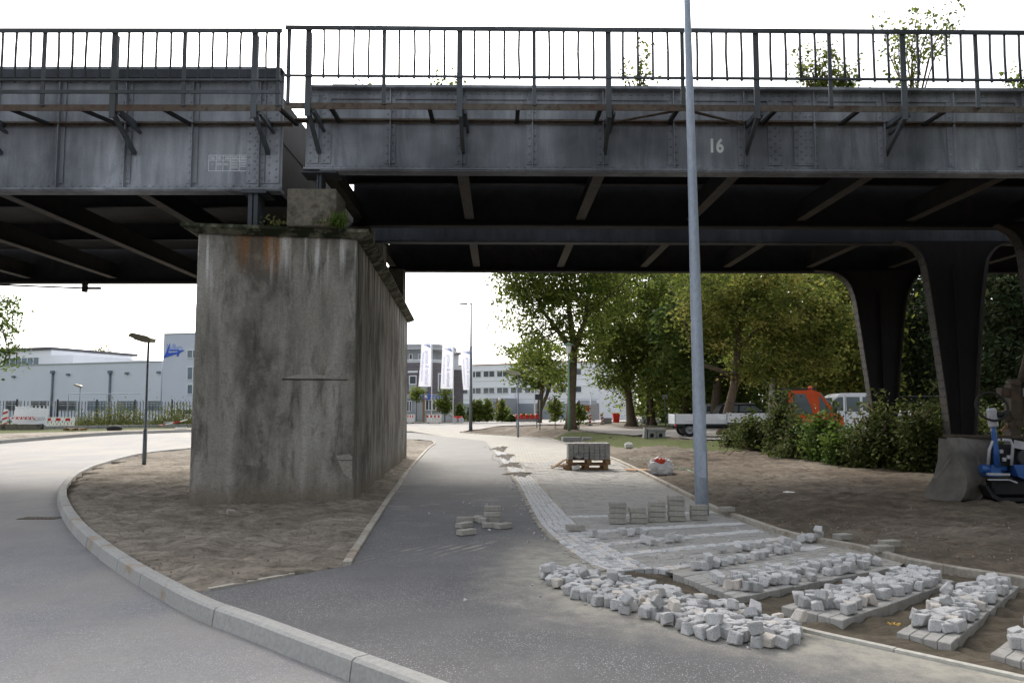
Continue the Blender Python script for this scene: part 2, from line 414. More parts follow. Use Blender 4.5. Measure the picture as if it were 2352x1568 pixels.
M['cement'] = simple('cast_concrete', lin(150, 150, 146), lin(124, 124, 120), 10, .9, bump=.3)

# ---- metals, plastics
def galv():
    t = NT('galvanised_steel'); n = t.noise(22, t.map((1, 1, .5)), 5, .7); b = t.noise(1.5, t.map((1, 1, .3)), 4)
    col = t.mix(t.ramp(b, [(.4, 0.), (.7, .5)]), t.ramp(n, [(.35, lin(150, 160, 174)), (.7, lin(178, 188, 200))]), lin(140, 148, 158))
    return t.fin(col, t.ramp(n, [(.3, .45), (.7, .62)]), .12, .5)
M['galv'] = galv()
M['pole_grey'] = simple('grey_lamp_steel', lin(116, 124, 132), lin(100, 108, 116), 6, .5, .3)
M['lamp_head'] = simple('lamp_housing', lin(150, 146, 128), lin(128, 124, 108), 6, .5)
M['pole_green'] = simple('green_lamp_paint', lin(120, 150, 124), lin(98, 128, 104), 6, .6)
M['opal'] = simple('opal_glass', (.72, .72, .7), (.66, .66, .64), 3, .35)
M['white_metal'] = simple('white_metal', (.78, .79, .8), (.7, .71, .73), 5, .45, dirt=(.45, .43, .4), damt=(.62, .8))
M['white_plastic'] = simple('white_plastic', (.8, .79, .74), (.72, .7, .64), 5, .5)
M['grey_plastic'] = simple('dark_grey_plastic', lin(58, 60, 62), lin(46, 48, 50), 5, .6)
M['black'] = simple('black_rubber', (.018, .018, .018), (.028, .027, .026), 8, .85)
M['rim'] = simple('wheel_rim', lin(150, 152, 154), lin(118, 120, 122), 8, .4, .6)
M['orange'] = simple('orange_paint', lin(214, 84, 30), lin(196, 72, 26), 4, .4, spec=.5)
M['red'] = simple('red_plastic', lin(214, 40, 30), lin(190, 32, 26), 5, .4, spec=.5)
M['redfoil'] = simple('red_foil', lin(190, 34, 38), lin(168, 30, 34), 5, .5)
M['blue'] = simple('blue_paint', lin(44, 92, 158), lin(38, 76, 134), 6, .4, dirt=lin(70, 80, 90), damt=(.6, .78), spec=.5)
M['lightgrey'] = simple('light_grey_metal', lin(188, 188, 192), lin(160, 160, 166), 8, .45, .2)
M['engine'] = simple('engine_black', lin(34, 34, 36), lin(24, 24, 26), 10, .6)
M['bucket'] = simple('worn_bucket_steel', lin(126, 121, 114), lin(88, 85, 81), 3.0, .55, .2, bump=.25, dirt=lin(92, 76, 58), dscale=2.2, damt=(.58, .7))
M['armsteel'] = simple('old_arm_steel', lin(84, 72, 58), lin(58, 50, 44), 6, .7, .2, bump=.2, dirt=lin(110, 74, 40), damt=(.55, .7))
M['cardboard'] = simple('cardboard', lin(186, 140, 92), lin(160, 118, 76), 8, .9)
M['bag'] = simple('crumpled_sack', (.74, .72, .72), (.6, .58, .58), 7, .6, bump=.3)
M['bag_red'] = simple('sack_print_red', lin(206, 74, 44), lin(180, 60, 36), 7, .6)
M['strap'] = simple('green_strap', lin(150, 190, 160), lin(110, 150, 120), 7, .5)
M['drywood'] = simple('dead_branch', lin(118, 92, 70), lin(86, 66, 50), 12, .9)
def glassmat(name, tint, rough=.08):
    t = NT(name); n = t.noise(.35, None, 3)
    return t.fin(t.ramp(n, [(.35, c4(tint)), (.65, tuple(k * 1.7 for k in tint[:3]) + (1,))]), rough, 0, .8)
M['glass'] = glassmat('window_glass', (.035, .045, .05))
M['glass_blue'] = glassmat('sky_window_glass', (.10, .14, .18))
M['carglass'] = glassmat('car_glass', (.07, .09, .1))

# ---- buildings
def corrug(name, c, scale=3.0, direction='X', st=.25):
    t = NT(name); w = t.n('ShaderNodeTexWave', wave_type='BANDS', bands_direction=direction); w.inputs['Scale'].default_value = scale; t.l(t.tc.outputs['Object'], w.inputs[0])
    col = t.ramp(t.noise(.25, None, 4), [(.3, c4(c)), (.7, tuple(k * .92 for k in c[:3]) + (1,))])
    t.bump(w.outputs[1], st, .02); return t.fin(col, .55, .1, .4)
M['shed'] = corrug('shed_cladding', lin(204, 209, 219))
M['tower'] = corrug('tower_cladding', lin(194, 200, 212), 2.0)
M['facade_white'] = simple('white_facade', (.8, .81, .84), (.75, .77, .8), .3, .6)
M['facade_grey'] = simple('grey_render', lin(170, 174, 178), lin(156, 160, 164), .5, .8)
M['plinth'] = simple('plinth', lin(150, 156, 164), lin(136, 142, 150), .5, .7)
def brickwall():
    t = NT('dark_brickwork'); b = t.n('ShaderNodeTexBrick'); b.inputs['Scale'].default_value = 1
    b.inputs['Brick Width'].default_value = .5; b.inputs['Row Height'].default_value = .17; b.inputs['Mortar Size'].default_value = .02
    b.inputs['Color1'].default_value = lin(94, 90, 98); b.inputs['Color2'].default_value = lin(114, 107, 112); b.inputs['Mortar'].default_value = lin(134, 130, 130)
    cv = t.n('ShaderNodeCombineXYZ'); x, y, z = t.sep(); t.l(t.math('ADD', x, t.math('MULTIPLY', y, .8)), cv.inputs[0]); t.l(z, cv.inputs[1]); t.l(cv.outputs[0], b.inputs[0])
    return t.fin(b.outputs[0], .9, 0, .2)
M['brickwall'] = brickwall()
M['roofdark'] = simple('dark_roof_edge', lin(92, 92, 96), lin(76, 76, 80), 1, .7)
M['blue_logo'] = simple('blue_sign', lin(44, 84, 190), lin(50, 92, 200), 2, .5)
M['paleblue'] = simple('pale_blue_print', lin(150, 166, 214), lin(156, 172, 220), 2, .6)
def flagcloth():
    t = NT('flag_cloth'); t.fin((.72, .72, .76, 1), .8)
    tr = t.n('ShaderNodeBsdfTranslucent'); tr.inputs[0].default_value = (.75, .75, .8, 1); mx = t.n('ShaderNodeMixShader'); mx.inputs[0].default_value = .45
    t.l(t.b.outputs[0], mx.inputs[1]); t.l(tr.outputs[0], mx.inputs[2]); t.l(mx.outputs[0], t.out.inputs[0]); return t.m
M['flag'] = flagcloth()

# ---- plants
def leafmat(name, stops, transl=.35):
    t = NT(name); a = t.n('ShaderNodeAttribute', attribute_name='var')
    col = t.ramp(a.outputs['Fac'], stops); t.fin(col, .7, 0, .12)
    tr = t.n('ShaderNodeBsdfTranslucent'); mx = t.n('ShaderNodeMixShader'); mx.inputs[0].default_value = transl
    t.l(t.mix(.5, col, (.22, .30, .03, 1), 'ADD') if False else col, tr.inputs[0])
    t.l(t.b.outputs[0], mx.inputs[1]); t.l(tr.outputs[0], mx.inputs[2]); t.l(mx.outputs[0], t.out.inputs[0]); return t.m
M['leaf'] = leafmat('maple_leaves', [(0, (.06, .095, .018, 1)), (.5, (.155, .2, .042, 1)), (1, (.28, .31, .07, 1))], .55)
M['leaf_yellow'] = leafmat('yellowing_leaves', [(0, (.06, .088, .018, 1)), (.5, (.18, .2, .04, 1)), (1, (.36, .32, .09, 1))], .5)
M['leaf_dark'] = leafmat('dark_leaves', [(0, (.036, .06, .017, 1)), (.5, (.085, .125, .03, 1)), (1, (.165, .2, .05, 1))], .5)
M['leaf_bush'] = leafmat('bush_leaves', [(0, (.034, .05, .014, 1)), (.45, (.075, .098, .026, 1)), (.8, (.105, .125, .035, 1)), (1, (.16, .16, .07, 1))], .4)
M['leaf_bright'] = leafmat('bright_leaves', [(0, (.05, .085, .016, 1)), (.6, (.10, .165, .03, 1)), (1, (.17, .22, .05, 1))], .4)
M['needles'] = leafmat('conifer_needles', [(0, (.02, .034, .014, 1)), (.6, (.045, .065, .026, 1)), (1, (.09, .11, .05, 1))], .2)
M['weed'] = leafmat('meadow_weeds', [(0, (.07, .09, .03, 1)), (.6, (.14, .16, .055, 1)), (1, (.24, .22, .08, 1))], .35)
M['bark'] = simple('tree_bark', lin(104, 90, 72), lin(64, 55, 44), 9, .95, bump=.6, stretch=(2, 2, .5), dirt=lin(104, 92, 54), damt=(.6, .75))
M['bark_light'] = simple('birch_bark', lin(170, 166, 154), lin(110, 104, 92), 7, .9, bump=.4, stretch=(1, 1, 2))

# ---- ground
def soilmat():
    t = NT('soil'); a = t.n('ShaderNodeAttribute', attribute_name='zone'); cs = t.n('ShaderNodeSeparateColor'); t.l(a.outputs['Color'], cs.inputs[0])
    n1 = t.noise(1.6, t.map((1, 1.6, 1)), 10, .68, .3); n2 = t.noise(14, None, 8, .72); n3 = t.noise(60, None, 4, .7)
    brown = t.ramp(n1, [(.3, lin(65, 58, 51)), (.48, lin(93, 82, 71)), (.68, lin(123, 110, 95))])
    sand = t.ramp(n1, [(.28, lin(116, 109, 99)), (.5, lin(154, 146, 133)), (.72, lin(180, 171, 156))])
    dark = t.ramp(n1, [(.3, lin(84, 78, 68)), (.7, lin(116, 107, 93))])
    grass = t.ramp(n2, [(.3, (.05, .066, .018, 1)), (.6, (.09, .108, .03, 1)), (.8, (.15, .145, .065, 1))])
    col = t.mix(cs.outputs[1], brown, sand); col = t.mix(cs.outputs[2], col, dark)
    gm = t.ramp(t.math('ADD', cs.outputs[0], t.math('MULTIPLY', t.math('SUBTRACT', n1, .5), .9)), [(.42, 0.), (.6, 1.)])
    col = t.mix(gm, col, grass)
    col = t.mix(t.ramp(t.noise(4.2, t.map((1, 2.2, 1), (3, 8, 0)), 9, .72, .5), [(.48, 0.), (.66, .6)]), col, lin(68, 61, 53))
    col = t.mix(t.ramp(n2, [(.45, 0.), (.75, .5)]), col, lin(60, 54, 47))
    col = t.mix(t.ramp(n3, [(.66, 0.), (.74, .5)]), col, lin(176, 166, 148))
    t.bump(t.math('ADD', n2, t.math('MULTIPLY', n3, .3)), .7, .03)
    return t.fin(col, .97, 0, .1)
M['soil'] = soilmat()
# ================================================================= ground plan
def catmull(pts, n=10):
    P = [np.array(p, float) for p in pts]; P = [2 * P[0] - P[1]] + P + [2 * P[-1] - P[-2]]; out = []
    for i in range(1, len(P) - 2):
        for k in range(n):
            t = k / n
            out.append(.5 * ((2 * P[i]) + (-P[i - 1] + P[i + 1]) * t + (2 * P[i - 1] - 5 * P[i] + 4 * P[i + 1] - P[i + 2]) * t * t + (-P[i - 1] + 3 * P[i] - 3 * P[i + 1] + P[i + 2]) * t ** 3))
    out.append(P[-2]); return np.array(out)
def resample(pts, step):
    pts = np.asarray(pts); d = np.r_[0, np.cumsum(np.hypot(*np.diff(pts, axis=0).T))]; n = max(2, int(round(d[-1] / step)) + 1); s = np.linspace(0, d[-1], n)
    return np.c_[np.interp(s, d, pts[:, 0]), np.interp(s, d, pts[:, 1])]
def pip(poly, x, y):
    x = np.asarray(x, float); y = np.asarray(y, float); ins = np.zeros(x.shape, bool); n = len(poly); j = n - 1
    for i in range(n):
        xi, yi = poly[i]; xj, yj = poly[j]
        if yi != yj: ins ^= ((yi > y) != (yj > y)) & (x < (xj - xi) * (y - yi) / (yj - yi) + xi)
        j = i
    return ins
def dist_poly(line, x, y):
    """distance to an open polyline"""
    best = np.full(np.shape(x), 1e9)
    for (x0, y0), (x1, y1) in zip(line[:-1], line[1:]):
        dx, dy = x1 - x0, y1 - y0; L = dx * dx + dy * dy + 1e-12; t = np.clip(((x - x0) * dx + (y - y0) * dy) / L, 0, 1)
        best = np.minimum(best, np.hypot(x - x0 - t * dx, y - y0 - t * dy))
    return best
def vnoise(x, y, freq, seed):
    g = np.random.default_rng(seed).random((128, 128)); fx = np.asarray(x) * freq + 40; fy = np.asarray(y) * freq + 40
    ix = np.floor(fx).astype(int); iy = np.floor(fy).astype(int); tx = fx - ix; ty = fy - iy; tx = tx * tx * (3 - 2 * tx); ty = ty * ty * (3 - 2 * ty)
    G = lambda a, b: g[a % 128, b % 128]
    return (G(ix, iy) * (1 - tx) + G(ix + 1, iy) * tx) * (1 - ty) + (G(ix, iy + 1) * (1 - tx) + G(ix + 1, iy + 1) * tx) * ty - .5
W = lambda L, z=0.0: [gp(u, v, z) for u, v in L]

KERB_PX = [(445, 1028), (330, 1040), (240, 1062), (185, 1084), (158, 1108), (150, 1130), (160, 1160), (190, 1200), (250, 1250), (350, 1312), (480, 1377), (600, 1420), (760, 1478), (1010, 1568)]
kw = W(KERB_PX); d_ = np.array(kw[-1]) - np.array(kw[-2]); d_ /= np.hypot(*d_)
kw.append(tuple(np.array(kw[-1]) + d_ * 1.5)); kw.append(tuple(np.array(kw[-2]) + d_ * 4.5))
kw = [(-15.5, 46.0), (-15.0, 41.5)] + kw
KERB = catmull(kw, 10)
EDGE_L = catmull(W([(805, 1297), (830, 1255), (870, 1190), (905, 1135), (950, 1070), (985, 1030), (1000, 1018), (993, 1012)]), 8)      # edging between sand island and path
NEAR_EDGE = np.array(W([(482, 1356), (805, 1297)]))
EDGE_R = catmull(W([(2700, 1400), (2350, 1339), (2203, 1316), (2077, 1292), (1970, 1262), (1811, 1231), (1687, 1189), (1640, 1172), (1540, 1120), (1430, 1065), (1390, 1049), (1300, 1020), (1256, 1007), (1193, 1002), (1126, 998), (1060, 994)]), 8)
SETT_L = catmull(W([(1395, 1312), (1330, 1280), (1262, 1225), (1228, 1180), (1190, 1108), (1165, 1075), (1143, 1046), (1114, 1012)]), 8)
SETT_R = catmull(W([(1500, 1304), (1420, 1265), (1340, 1215), (1290, 1170), (1225, 1100), (1195, 1072), (1168, 1044), (1140, 1010)]), 8)
WHITE_EDGE = np.array(W([(1395, 1312), (1560, 1372), (1840, 1450), (2352, 1563)]) + [(4.4, 3.72)])
_y = EDGE_R[:, 1]; _o = np.argsort(_y)
def pathR(Y): return np.interp(Y, _y[_o], EDGE_R[_o, 0])
def zg(x, y):
    x = np.asarray(x, float); y = np.asarray(y, float)
    a = .36 * sstep(.3, 3, x - pathR(y)) * sstep(24, 40, y)
    b = .38 * sstep(36, 50, y) * sstep(-8, -14, x)
    c = .32 * sstep(58, 80, y)
    return np.maximum(np.maximum(a, b), c)
def zgf(x, y): return float(zg(x, y))
def gz(u, v):
    """pixel on the (gently uneven) ground -> world point"""
    z = 0.0
    for _ in range(12):
        x, y = gp(u, v, z); z = zgf(x, y)
    return Vector((x, y, z))

ISLAND = [tuple(p) for p in KERB if p[1] > NEAR_EDGE[0][1] - .02] + [tuple(p) for p in NEAR_EDGE] + [tuple(p) for p in EDGE_L] + [tuple(p) for p in W([(960, 1009), (932, 1007)])] + [(-9, 47.5)]
KN = [tuple(p) for p in KERB if p[1] <= NEAR_EDGE[0][1] + .02]
PATH = [tuple(NEAR_EDGE[0])] + KN + [(4.3, 2.6)] + [tuple(p) for p in WHITE_EDGE[::-1]] + [tuple(p) for p in SETT_L[1:]] + W([(1022, 1002), (944, 992)]) + [(-14, 58), (-15.5, 48)] + ISLAND[-3:][::-1] + [tuple(p) for p in EDGE_L[::-1]] + [tuple(NEAR_EDGE[1])]
PAVE = [tuple(p) for p in SETT_L] + W([(1022, 1002), (944, 992)]) + [(-14, 58), (-14, 64)] + W([(1000, 988)]) + [tuple(p) for p in EDGE_R[::-1] if p[1] > gp(0, 1294)[1]] + W([(2052, 1303), (1690, 1372), (1545, 1314), (1500, 1304)])
STREET_NEAR = [tuple(EDGE_R[-1])] + [gp(1084, 986.5, .15), gp(1294, 976, .33), gp(1388, 970, .33), (26, 112), (80, 128)]
ZB = [tuple(p) for p in EDGE_R] + STREET_NEAR[1:] + [(80, -6), (6.5, -6), (6.5, 4)]
ZD = W([(1395, 1312), (1500, 1304), (1545, 1314), (1690, 1372), (2052, 1303), (2077, 1294)]) + [tuple(p) for p in EDGE_R[::-1] if p[1] < gp(0, 1292)[1]] + [(6.5, 4)] + [tuple(p) for p in WHITE_EDGE[::-1]]
FAR_KERB = [(-60, 31), gp(-160, 1011, .3), gp(0, 1004, .32), gp(430, 989, .34), (-17.5, 70), gp(932, 970.5, .32), gp(1060, 967, .32), gp(1230, 962, .32), gp(1394, 957, .32), (60, 168)]
ZC = FAR_KERB + [(2500, 700), (2500, 2500), (-2500, 2500), (-2500, 31)]
LAWN = [gz(u, v)[:2] for u, v in [(1188, 1001), (1240, 995), (1300, 990), (1345, 992), (1430, 1001), (1560, 1012), (1690, 1016), (1800, 1030), (1660, 1040), (1540, 1026), (1440, 1017), (1330, 1011), (1256, 1003)]]

# ---- the terrain: one uneven sheet out to the horizon
def axis(parts):
    out = []
    for a, b, st in parts: out += list(np.arange(a, b, st))
    return np.array(out + [parts[-1][1]])
def geo(a, b, s0, r):
    out = [a]; st = s0
    while out[-1] < b: out.append(out[-1] + st); st *= r
    return np.array(out)
gx = np.r_[-geo(9, 700, .3, 1.16)[::-1][:-1], axis([(-9, -1.5, .075), (-1.5, 5.6, .05), (5.6, 9, .08)]), geo(9, 700, .15, 1.13)[1:]]
gy = np.r_[axis([(-6, 3.4, .5), (3.4, 11, .05), (11, 17, .085), (17, 30, .15), (30, 60, .5)]), geo(60, 900, .8, 1.12)[1:]]
XX, YY = np.meshgrid(gx, gy)
inA, inB, inC, inD = pip(ISLAND, XX, YY), pip(ZB, XX, YY), pip(ZC, XX, YY), pip(ZD, XX, YY)
def soft(line, a, b): return sstep(a, b, dist_poly(line, XX, YY))
ZZ = zg(XX, YY)
lump = vnoise(XX, YY, 1.3, 1) * .5 + vnoise(XX, YY, 3.1, 2) * .35 + vnoise(XX, YY, 6.5, 3) * .42 + vnoise(XX, YY, 11, 4) * .32
rake = vnoise(XX * .6 + YY * .4, YY * 1.6, 4.5, 5)
soil = inA | inB | inC | inD
near_edges = np.minimum(dist_poly([tuple(p) for p in EDGE_L], XX, YY), np.minimum(dist_poly([tuple(p) for p in EDGE_R], XX, YY), dist_poly([tuple(p) for p in KERB], XX, YY)))
damp = sstep(0, .35, near_edges)
ruts = np.abs(vnoise(XX * .5 + YY * .35, YY - XX * .25, 1.1, 31)) * 2
H = np.where(inA, -.03 + (lump * .12 + rake * .05 + .03 * ruts + .01) * damp, 0)
H = np.where(inB, -.015 + (lump * .13 + rake * .05 + .03 * ruts + .03 * sstep(.2, 3, XX - pathR(YY))) * damp, H)
H = np.where(inC, -.01 + .1 * vnoise(XX, YY, .6, 9), H)
H = np.where(inD & ~inB, -.05 + (lump * .075 + rake * .055), H)
H = np.where(soil, H, -.42)
H = np.where(soil & (YY > 60), H * .4, H)
ZZ = ZZ + H
zone = np.zeros(XX.shape + (4,)); zone[..., 3] = 1
zone[..., 0] = np.where(inC, .75 * sstep(2.5, 5, dist_poly(FAR_KERB, XX, YY)), np.where(pip(LAWN, XX, YY), .85, 0)) + np.where(inB & (YY > 62), .3, 0) + np.where(inB & (XX > 12) & (YY > 24), .4, 0)
zone[..., 1] = np.where(inA, .75 + .5 * vnoise(XX, YY, .6, 21), np.where(inC, 1.0, np.clip(.15 + .9 * vnoise(XX, YY, .45, 22), 0, 1)))
zone[..., 2] = np.where(inD & ~inB, 1.0, np.where(inA, np.clip(.05 + 1.1 * vnoise(XX, YY, .8, 23), 0, .6), np.where(inB, np.clip(.15 + 1.4 * vnoise(XX, YY, .5, 24), 0, .8), 0)))
ny, nx = XX.shape; ii = np.arange((ny - 1) * (nx - 1)); rr, cc_ = ii // (nx - 1), ii % (nx - 1); a0 = rr * nx + cc_
me = np_mesh('ground', np.c_[XX.ravel(), YY.ravel(), ZZ.ravel()], np.c_[a0, a0 + 1, a0 + nx + 1, a0 + nx], {'zone': ('FLOAT_COLOR', zone.reshape(-1, 4))})
me.polygons.foreach_set('use_smooth', np.ones(len(me.polygons), bool))
tag(link_mesh('ground', me, M['soil']), kind='structure')

# ---- the road: a grid a kerb's height lower
rx = np.r_[axis([(-90, -20, 5), (-20, 8, 1.0), (8, 80, 4)])]; ry = axis([(-6, 20, 2), (20, 60, 1.5), (60, 180, 4)])
RX, RY = np.meshgrid(rx, ry); RZ = zg(RX, RY) - .125
ny2, nx2 = RX.shape; ii = np.arange((ny2 - 1) * (nx2 - 1)); a0 = (ii // (nx2 - 1)) * nx2 + ii % (nx2 - 1)
me = np_mesh('road', np.c_[RX.ravel(), RY.ravel(), RZ.ravel()], np.c_[a0, a0 + 1, a0 + nx2 + 1, a0 + nx2])
me.polygons.foreach_set('use_smooth', np.ones(len(me.polygons), bool))
tag(link_mesh('road', me, M['road']), kind='structure')
mh = thing('manhole_cover', 'round pale manhole cover set in the grey road', 'manhole', (*gp(330, 1031, -.12), -.125))
MB().lathe((*gp(330, 1031, -.12), -.128), [(.40, 0), (.40, .012), (.30, .012)], 24).build('frame_ring', M['kerb'], mh)
MB().lathe((*gp(330, 1031, -.12), -.128), [(.29, 0), (.29, .016), (.0, .018)], 24, cap=False).build('lid', M['paver'], mh)
gr = thing('gully_grate', 'rusty brown gully grate in the road by the kerb', 'grate', (*gp(95, 1188, -.12), -.125))
gx0, gy0 = gp(95, 1189, -.12)
MB().box(gx0 - .33, gx0 + .3, gy0 - .14, gy0 + .14, -.16, -.117).build('frame', M['armsteel'], gr)
for k in range(8):
    MB().box(gx0 - .29 + k * .07, gx0 - .255 + k * .07, gy0 - .12, gy0 + .12, -.12, -.110).build('bar', M['rusty'], gr)

# ---- asphalt path
o = MB().sheet(PATH, 0.0).build('bike_path', M['path'], fixn=False); tag(o, kind='structure')
# thin slab edge under the asphalt towards the sand trench
e = MB()
for (p, q) in zip(WHITE_EDGE[:-1], WHITE_EDGE[1:]): e.add([(p[0], p[1], 0), (q[0], q[1], 0), (q[0], q[1], -.2), (p[0], p[1], -.2)], [(0, 1, 2, 3)])
tag(e.build('path_edge', M['path']), kind='structure')

# ---- kerb stones along the road
def stones(name, line, step, prof, mat, parent_name, gap=.008, side=1, zf=None, dz=0):
    root = tag(empty(parent_name), kind='structure')
    line = resample(line, step / 4); n = (len(line) - 1) // 4
    T = np.gradient(line, axis=0); T /= np.hypot(T[:, 0], T[:, 1])[:, None]; N = np.c_[T[:, 1], -T[:, 0]] * side
    for i in range(n):
        mb = MB(); vs = []; k = len(prof); jz = rnd.uniform(-.003, .003); jn = rnd.uniform(-.004, .004)
        for j in range(5):
            p = line[i * 4 + j].copy()
            if j == 0: p += T[i * 4] * gap / 2
            if j == 4: p -= T[i * 4 + 4] * gap / 2
            base = zf(p[0], p[1]) if zf else 0
            for (a, z) in prof: vs.append((p[0] + N[i * 4 + j][0] * (a + jn), p[1] + N[i * 4 + j][1] * (a + jn), z + jz + base + dz))
        fs = [(j * k + m, j * k + m + 1, (j + 1) * k + m + 1, (j + 1) * k + m) for j in range(4) for m in range(k - 1)]
        fs += [tuple(range(k)), tuple(4 * k + m for m in range(k))[::-1]]
        mb.add(vs, fs); mb.build(name, mat, root)
    return root
stones('kerb_stone', KERB, 1.0, [(-.02, -.25), (-.02, .012), (-.008, .022), (.10, .022), (.125, .004), (.145, -.12), (.145, -.25)], M['kerb'], 'road_kerb', zf=zgf)
FK = resample([p for p in FAR_KERB if -50 < p[0] < 30], 1.0)
stones('kerb_stone', FK, 3.0, [(0, -.4), (0, .05), (.18, .05), (.2, -.4)], M['kerb'], 'far_kerb', zf=zgf)
stones('edging_stone', EDGE_L, 1.0, [(-.01, -.2), (-.01, .03), (.0, .036), (.075, .036), (.085, .03), (.085, -.2)], M['edging'], 'island_edging', side=-1)
stones('edging_stone', NEAR_EDGE, 1.0, [(0, -.2), (0, .02), (.06, .02), (.06, -.2)], M['edging'], 'island_near_edging', side=-1)
stones('edging_stone', EDGE_R, 1.0, [(-.01, -.2), (-.01, .05), (0, .058), (.075, .058), (.085, .05), (.085, -.2)], M['edging'], 'footway_edging', side=1, zf=zgf)
stones('edging_stone', WHITE_EDGE[1:], 1.0, [(0, -.2), (0, .022), (.055, .022), (.06, .016), (.06, -.2)], M['edging_white'], 'path_edging', side=-1)
STREET = resample(STREET_NEAR, 1.0); STREET = STREET[(STREET[:, 1] < 115)]
stones('kerb_stone', STREET, 3.0, [(0, -.3), (0, .05), (.15, .05), (.16, -.3)], simple('dark_kerb', lin(120, 92, 80), lin(96, 76, 66), 8, .9), 'street_kerb', zf=zgf, side=-1)

# ---- paved footway: base sheet, laid pavers, granite setts
def pave_far():
    t = NT('paved_surface'); b = t.n('ShaderNodeTexBrick'); b.inputs['Scale'].default_value = 1; b.inputs['Brick Width'].default_value = .25; b.inputs['Row Height'].default_value = .125; b.inputs['Mortar Size'].default_value = .006
    b.inputs['Color1'].default_value = lin(168, 165, 158); b.inputs['Color2'].default_value = lin(154, 151, 144); b.inputs['Mortar'].default_value = lin(104, 96, 84)
    t.l(t.tc.outputs['Object'], b.inputs[0]); n = t.noise(1.1, t.map((1, .7, 1)), 9, .7)
    col = t.mix(t.ramp(n, [(.5, 0.), (.72, .7)]), b.outputs[0], lin(186, 174, 150))
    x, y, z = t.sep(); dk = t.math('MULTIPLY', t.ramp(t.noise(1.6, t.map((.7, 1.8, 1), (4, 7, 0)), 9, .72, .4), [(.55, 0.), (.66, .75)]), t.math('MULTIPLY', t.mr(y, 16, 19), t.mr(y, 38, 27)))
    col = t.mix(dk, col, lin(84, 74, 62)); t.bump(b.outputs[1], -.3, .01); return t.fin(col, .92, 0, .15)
M['pavefar'] = pave_far()
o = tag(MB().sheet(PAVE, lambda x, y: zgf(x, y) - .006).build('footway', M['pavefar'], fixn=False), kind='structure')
piece_root = tag(empty('footway_paving'), kind='structure'); sett_root = tag(empty('granite_sett_band'), kind='structure')
PV = []; ST = []       # (distance, corner quad, top z, bottom z)
def patch(Q, P00, P10, P01, P11, su, sv, bond=.5, ztop=.0, zbot=-.08, joint=.005, jit=.0, zj=.004, clip=None):
    P00, P10, P01, P11 = [np.array(p, float) for p in (P00, P10, P01, P11)]
    Lu = (np.hypot(*(P10 - P00)) + np.hypot(*(P11 - P01))) / 2; Lv = (np.hypot(*(P01 - P00)) + np.hypot(*(P11 - P10))) / 2
    nv = max(1, round(Lv / sv)); nu = max(1, round(Lu / su))
    f = lambda u, v: (P00 * (1 - u) + P10 * u) * (1 - v) + (P01 * (1 - u) + P11 * u) * v
    ju, jv = joint / Lu / 2, joint / Lv / 2
    for j in range(nv):
        off = (bond * (j % 2)) if nu > 1 else 0; us = [max(0, min(1, (i + off) / nu)) for i in range(-1, nu + 1)]
        for ua, ub in zip(us[:-1], us[1:]):
            if ub - ua < .2 / nu: continue
            q = [f(ua + ju, j / nv + jv), f(ub - ju, j / nv + jv), f(ub - ju, (j + 1) / nv - jv), f(ua + ju, (j + 1) / nv - jv)]
            if jit: q = [p + np.array([rnd.uniform(-jit, jit), rnd.uniform(-jit, jit)]) for p in q]
            c = sum(q) / 4
            if clip is not None and not clip(c[0], c[1]): continue
            Q.append((math.hypot(c[0], c[1]), q, ztop + rnd.uniform(-zj, zj), zbot))
def piece(mb, q, zt, zb, b=.006, tilt=.003):
    c = sum(q) / 4; tz = [zt + rnd.uniform(-tilt, tilt) for _ in q]
    top = [(*(p + (c - p) * min(.3, b / (np.hypot(*(c - p)) + 1e-6)) * 1.4), z) for p, z in zip(q, tz)]
    mid = [(*p, z - b) for p, z in zip(q, tz)]; bot = [(*p, zb) for p in q]
    vs = top + mid + bot; n = 4; fs = [(0, 1, 2, 3)]
    for k in range(4):
        k2 = (k + 1) % 4; fs += [(k, k + 4, k2 + 4, k2), (k + 4, k + 8, k2 + 8, k2 + 4)]
    mb.add(vs, fs)
def flush(Q, nm, bulk, mat, root, limit=300):
    Q.sort(key=lambda t: t[0])
    for d, q, zt, zb in Q[:limit]:
        mb = MB(); c = sum(q) / 4; piece(mb, q, zt, zb); me_o = mb.build(nm, mat, root)
    if len(Q) > limit:
        mb = MB()
        for d, q, zt, zb in Q[limit:]: piece(mb, q, zt, zb)
        tag(mb.build(bulk, mat, root), kind='stuff')
# radial rows of the unfinished part: sett rows (pairs of pixels: left end, right end)
ROWS = [((1308, 1187), (1640, 1176)), ((1352, 1221), (1707, 1201)), ((1385, 1249), (1747, 1218)), ((1430, 1272), (1804, 1236)), ((1512, 1307), (1885, 1254))]
RW = [(np.array(gp(*a)), np.array(gp(*b))) for a, b in ROWS]
def along(p, d, w): n = np.array([-d[1], d[0]]); return p + n * w
rows_off = []
for (a, b) in RW:
    d = (b - a) / np.hypot(*(b - a)); w = .105
    patch(ST, along(a, d, -w), along(b, d, -w), along(a, d, w), along(b, d, w), .105, .1, .45, .006, -.06, .012, .006, .006)
    rows_off.append((along(a, d, -w), along(b, d, -w), along(a, d, w), along(b, d, w)))
for lo, hi in zip(rows_off[1:], rows_off[:-1]):     # pavers between two rows
    patch(PV, lo[2], lo[3], hi[0], hi[1], .25, .125, .5, .0, -.08)
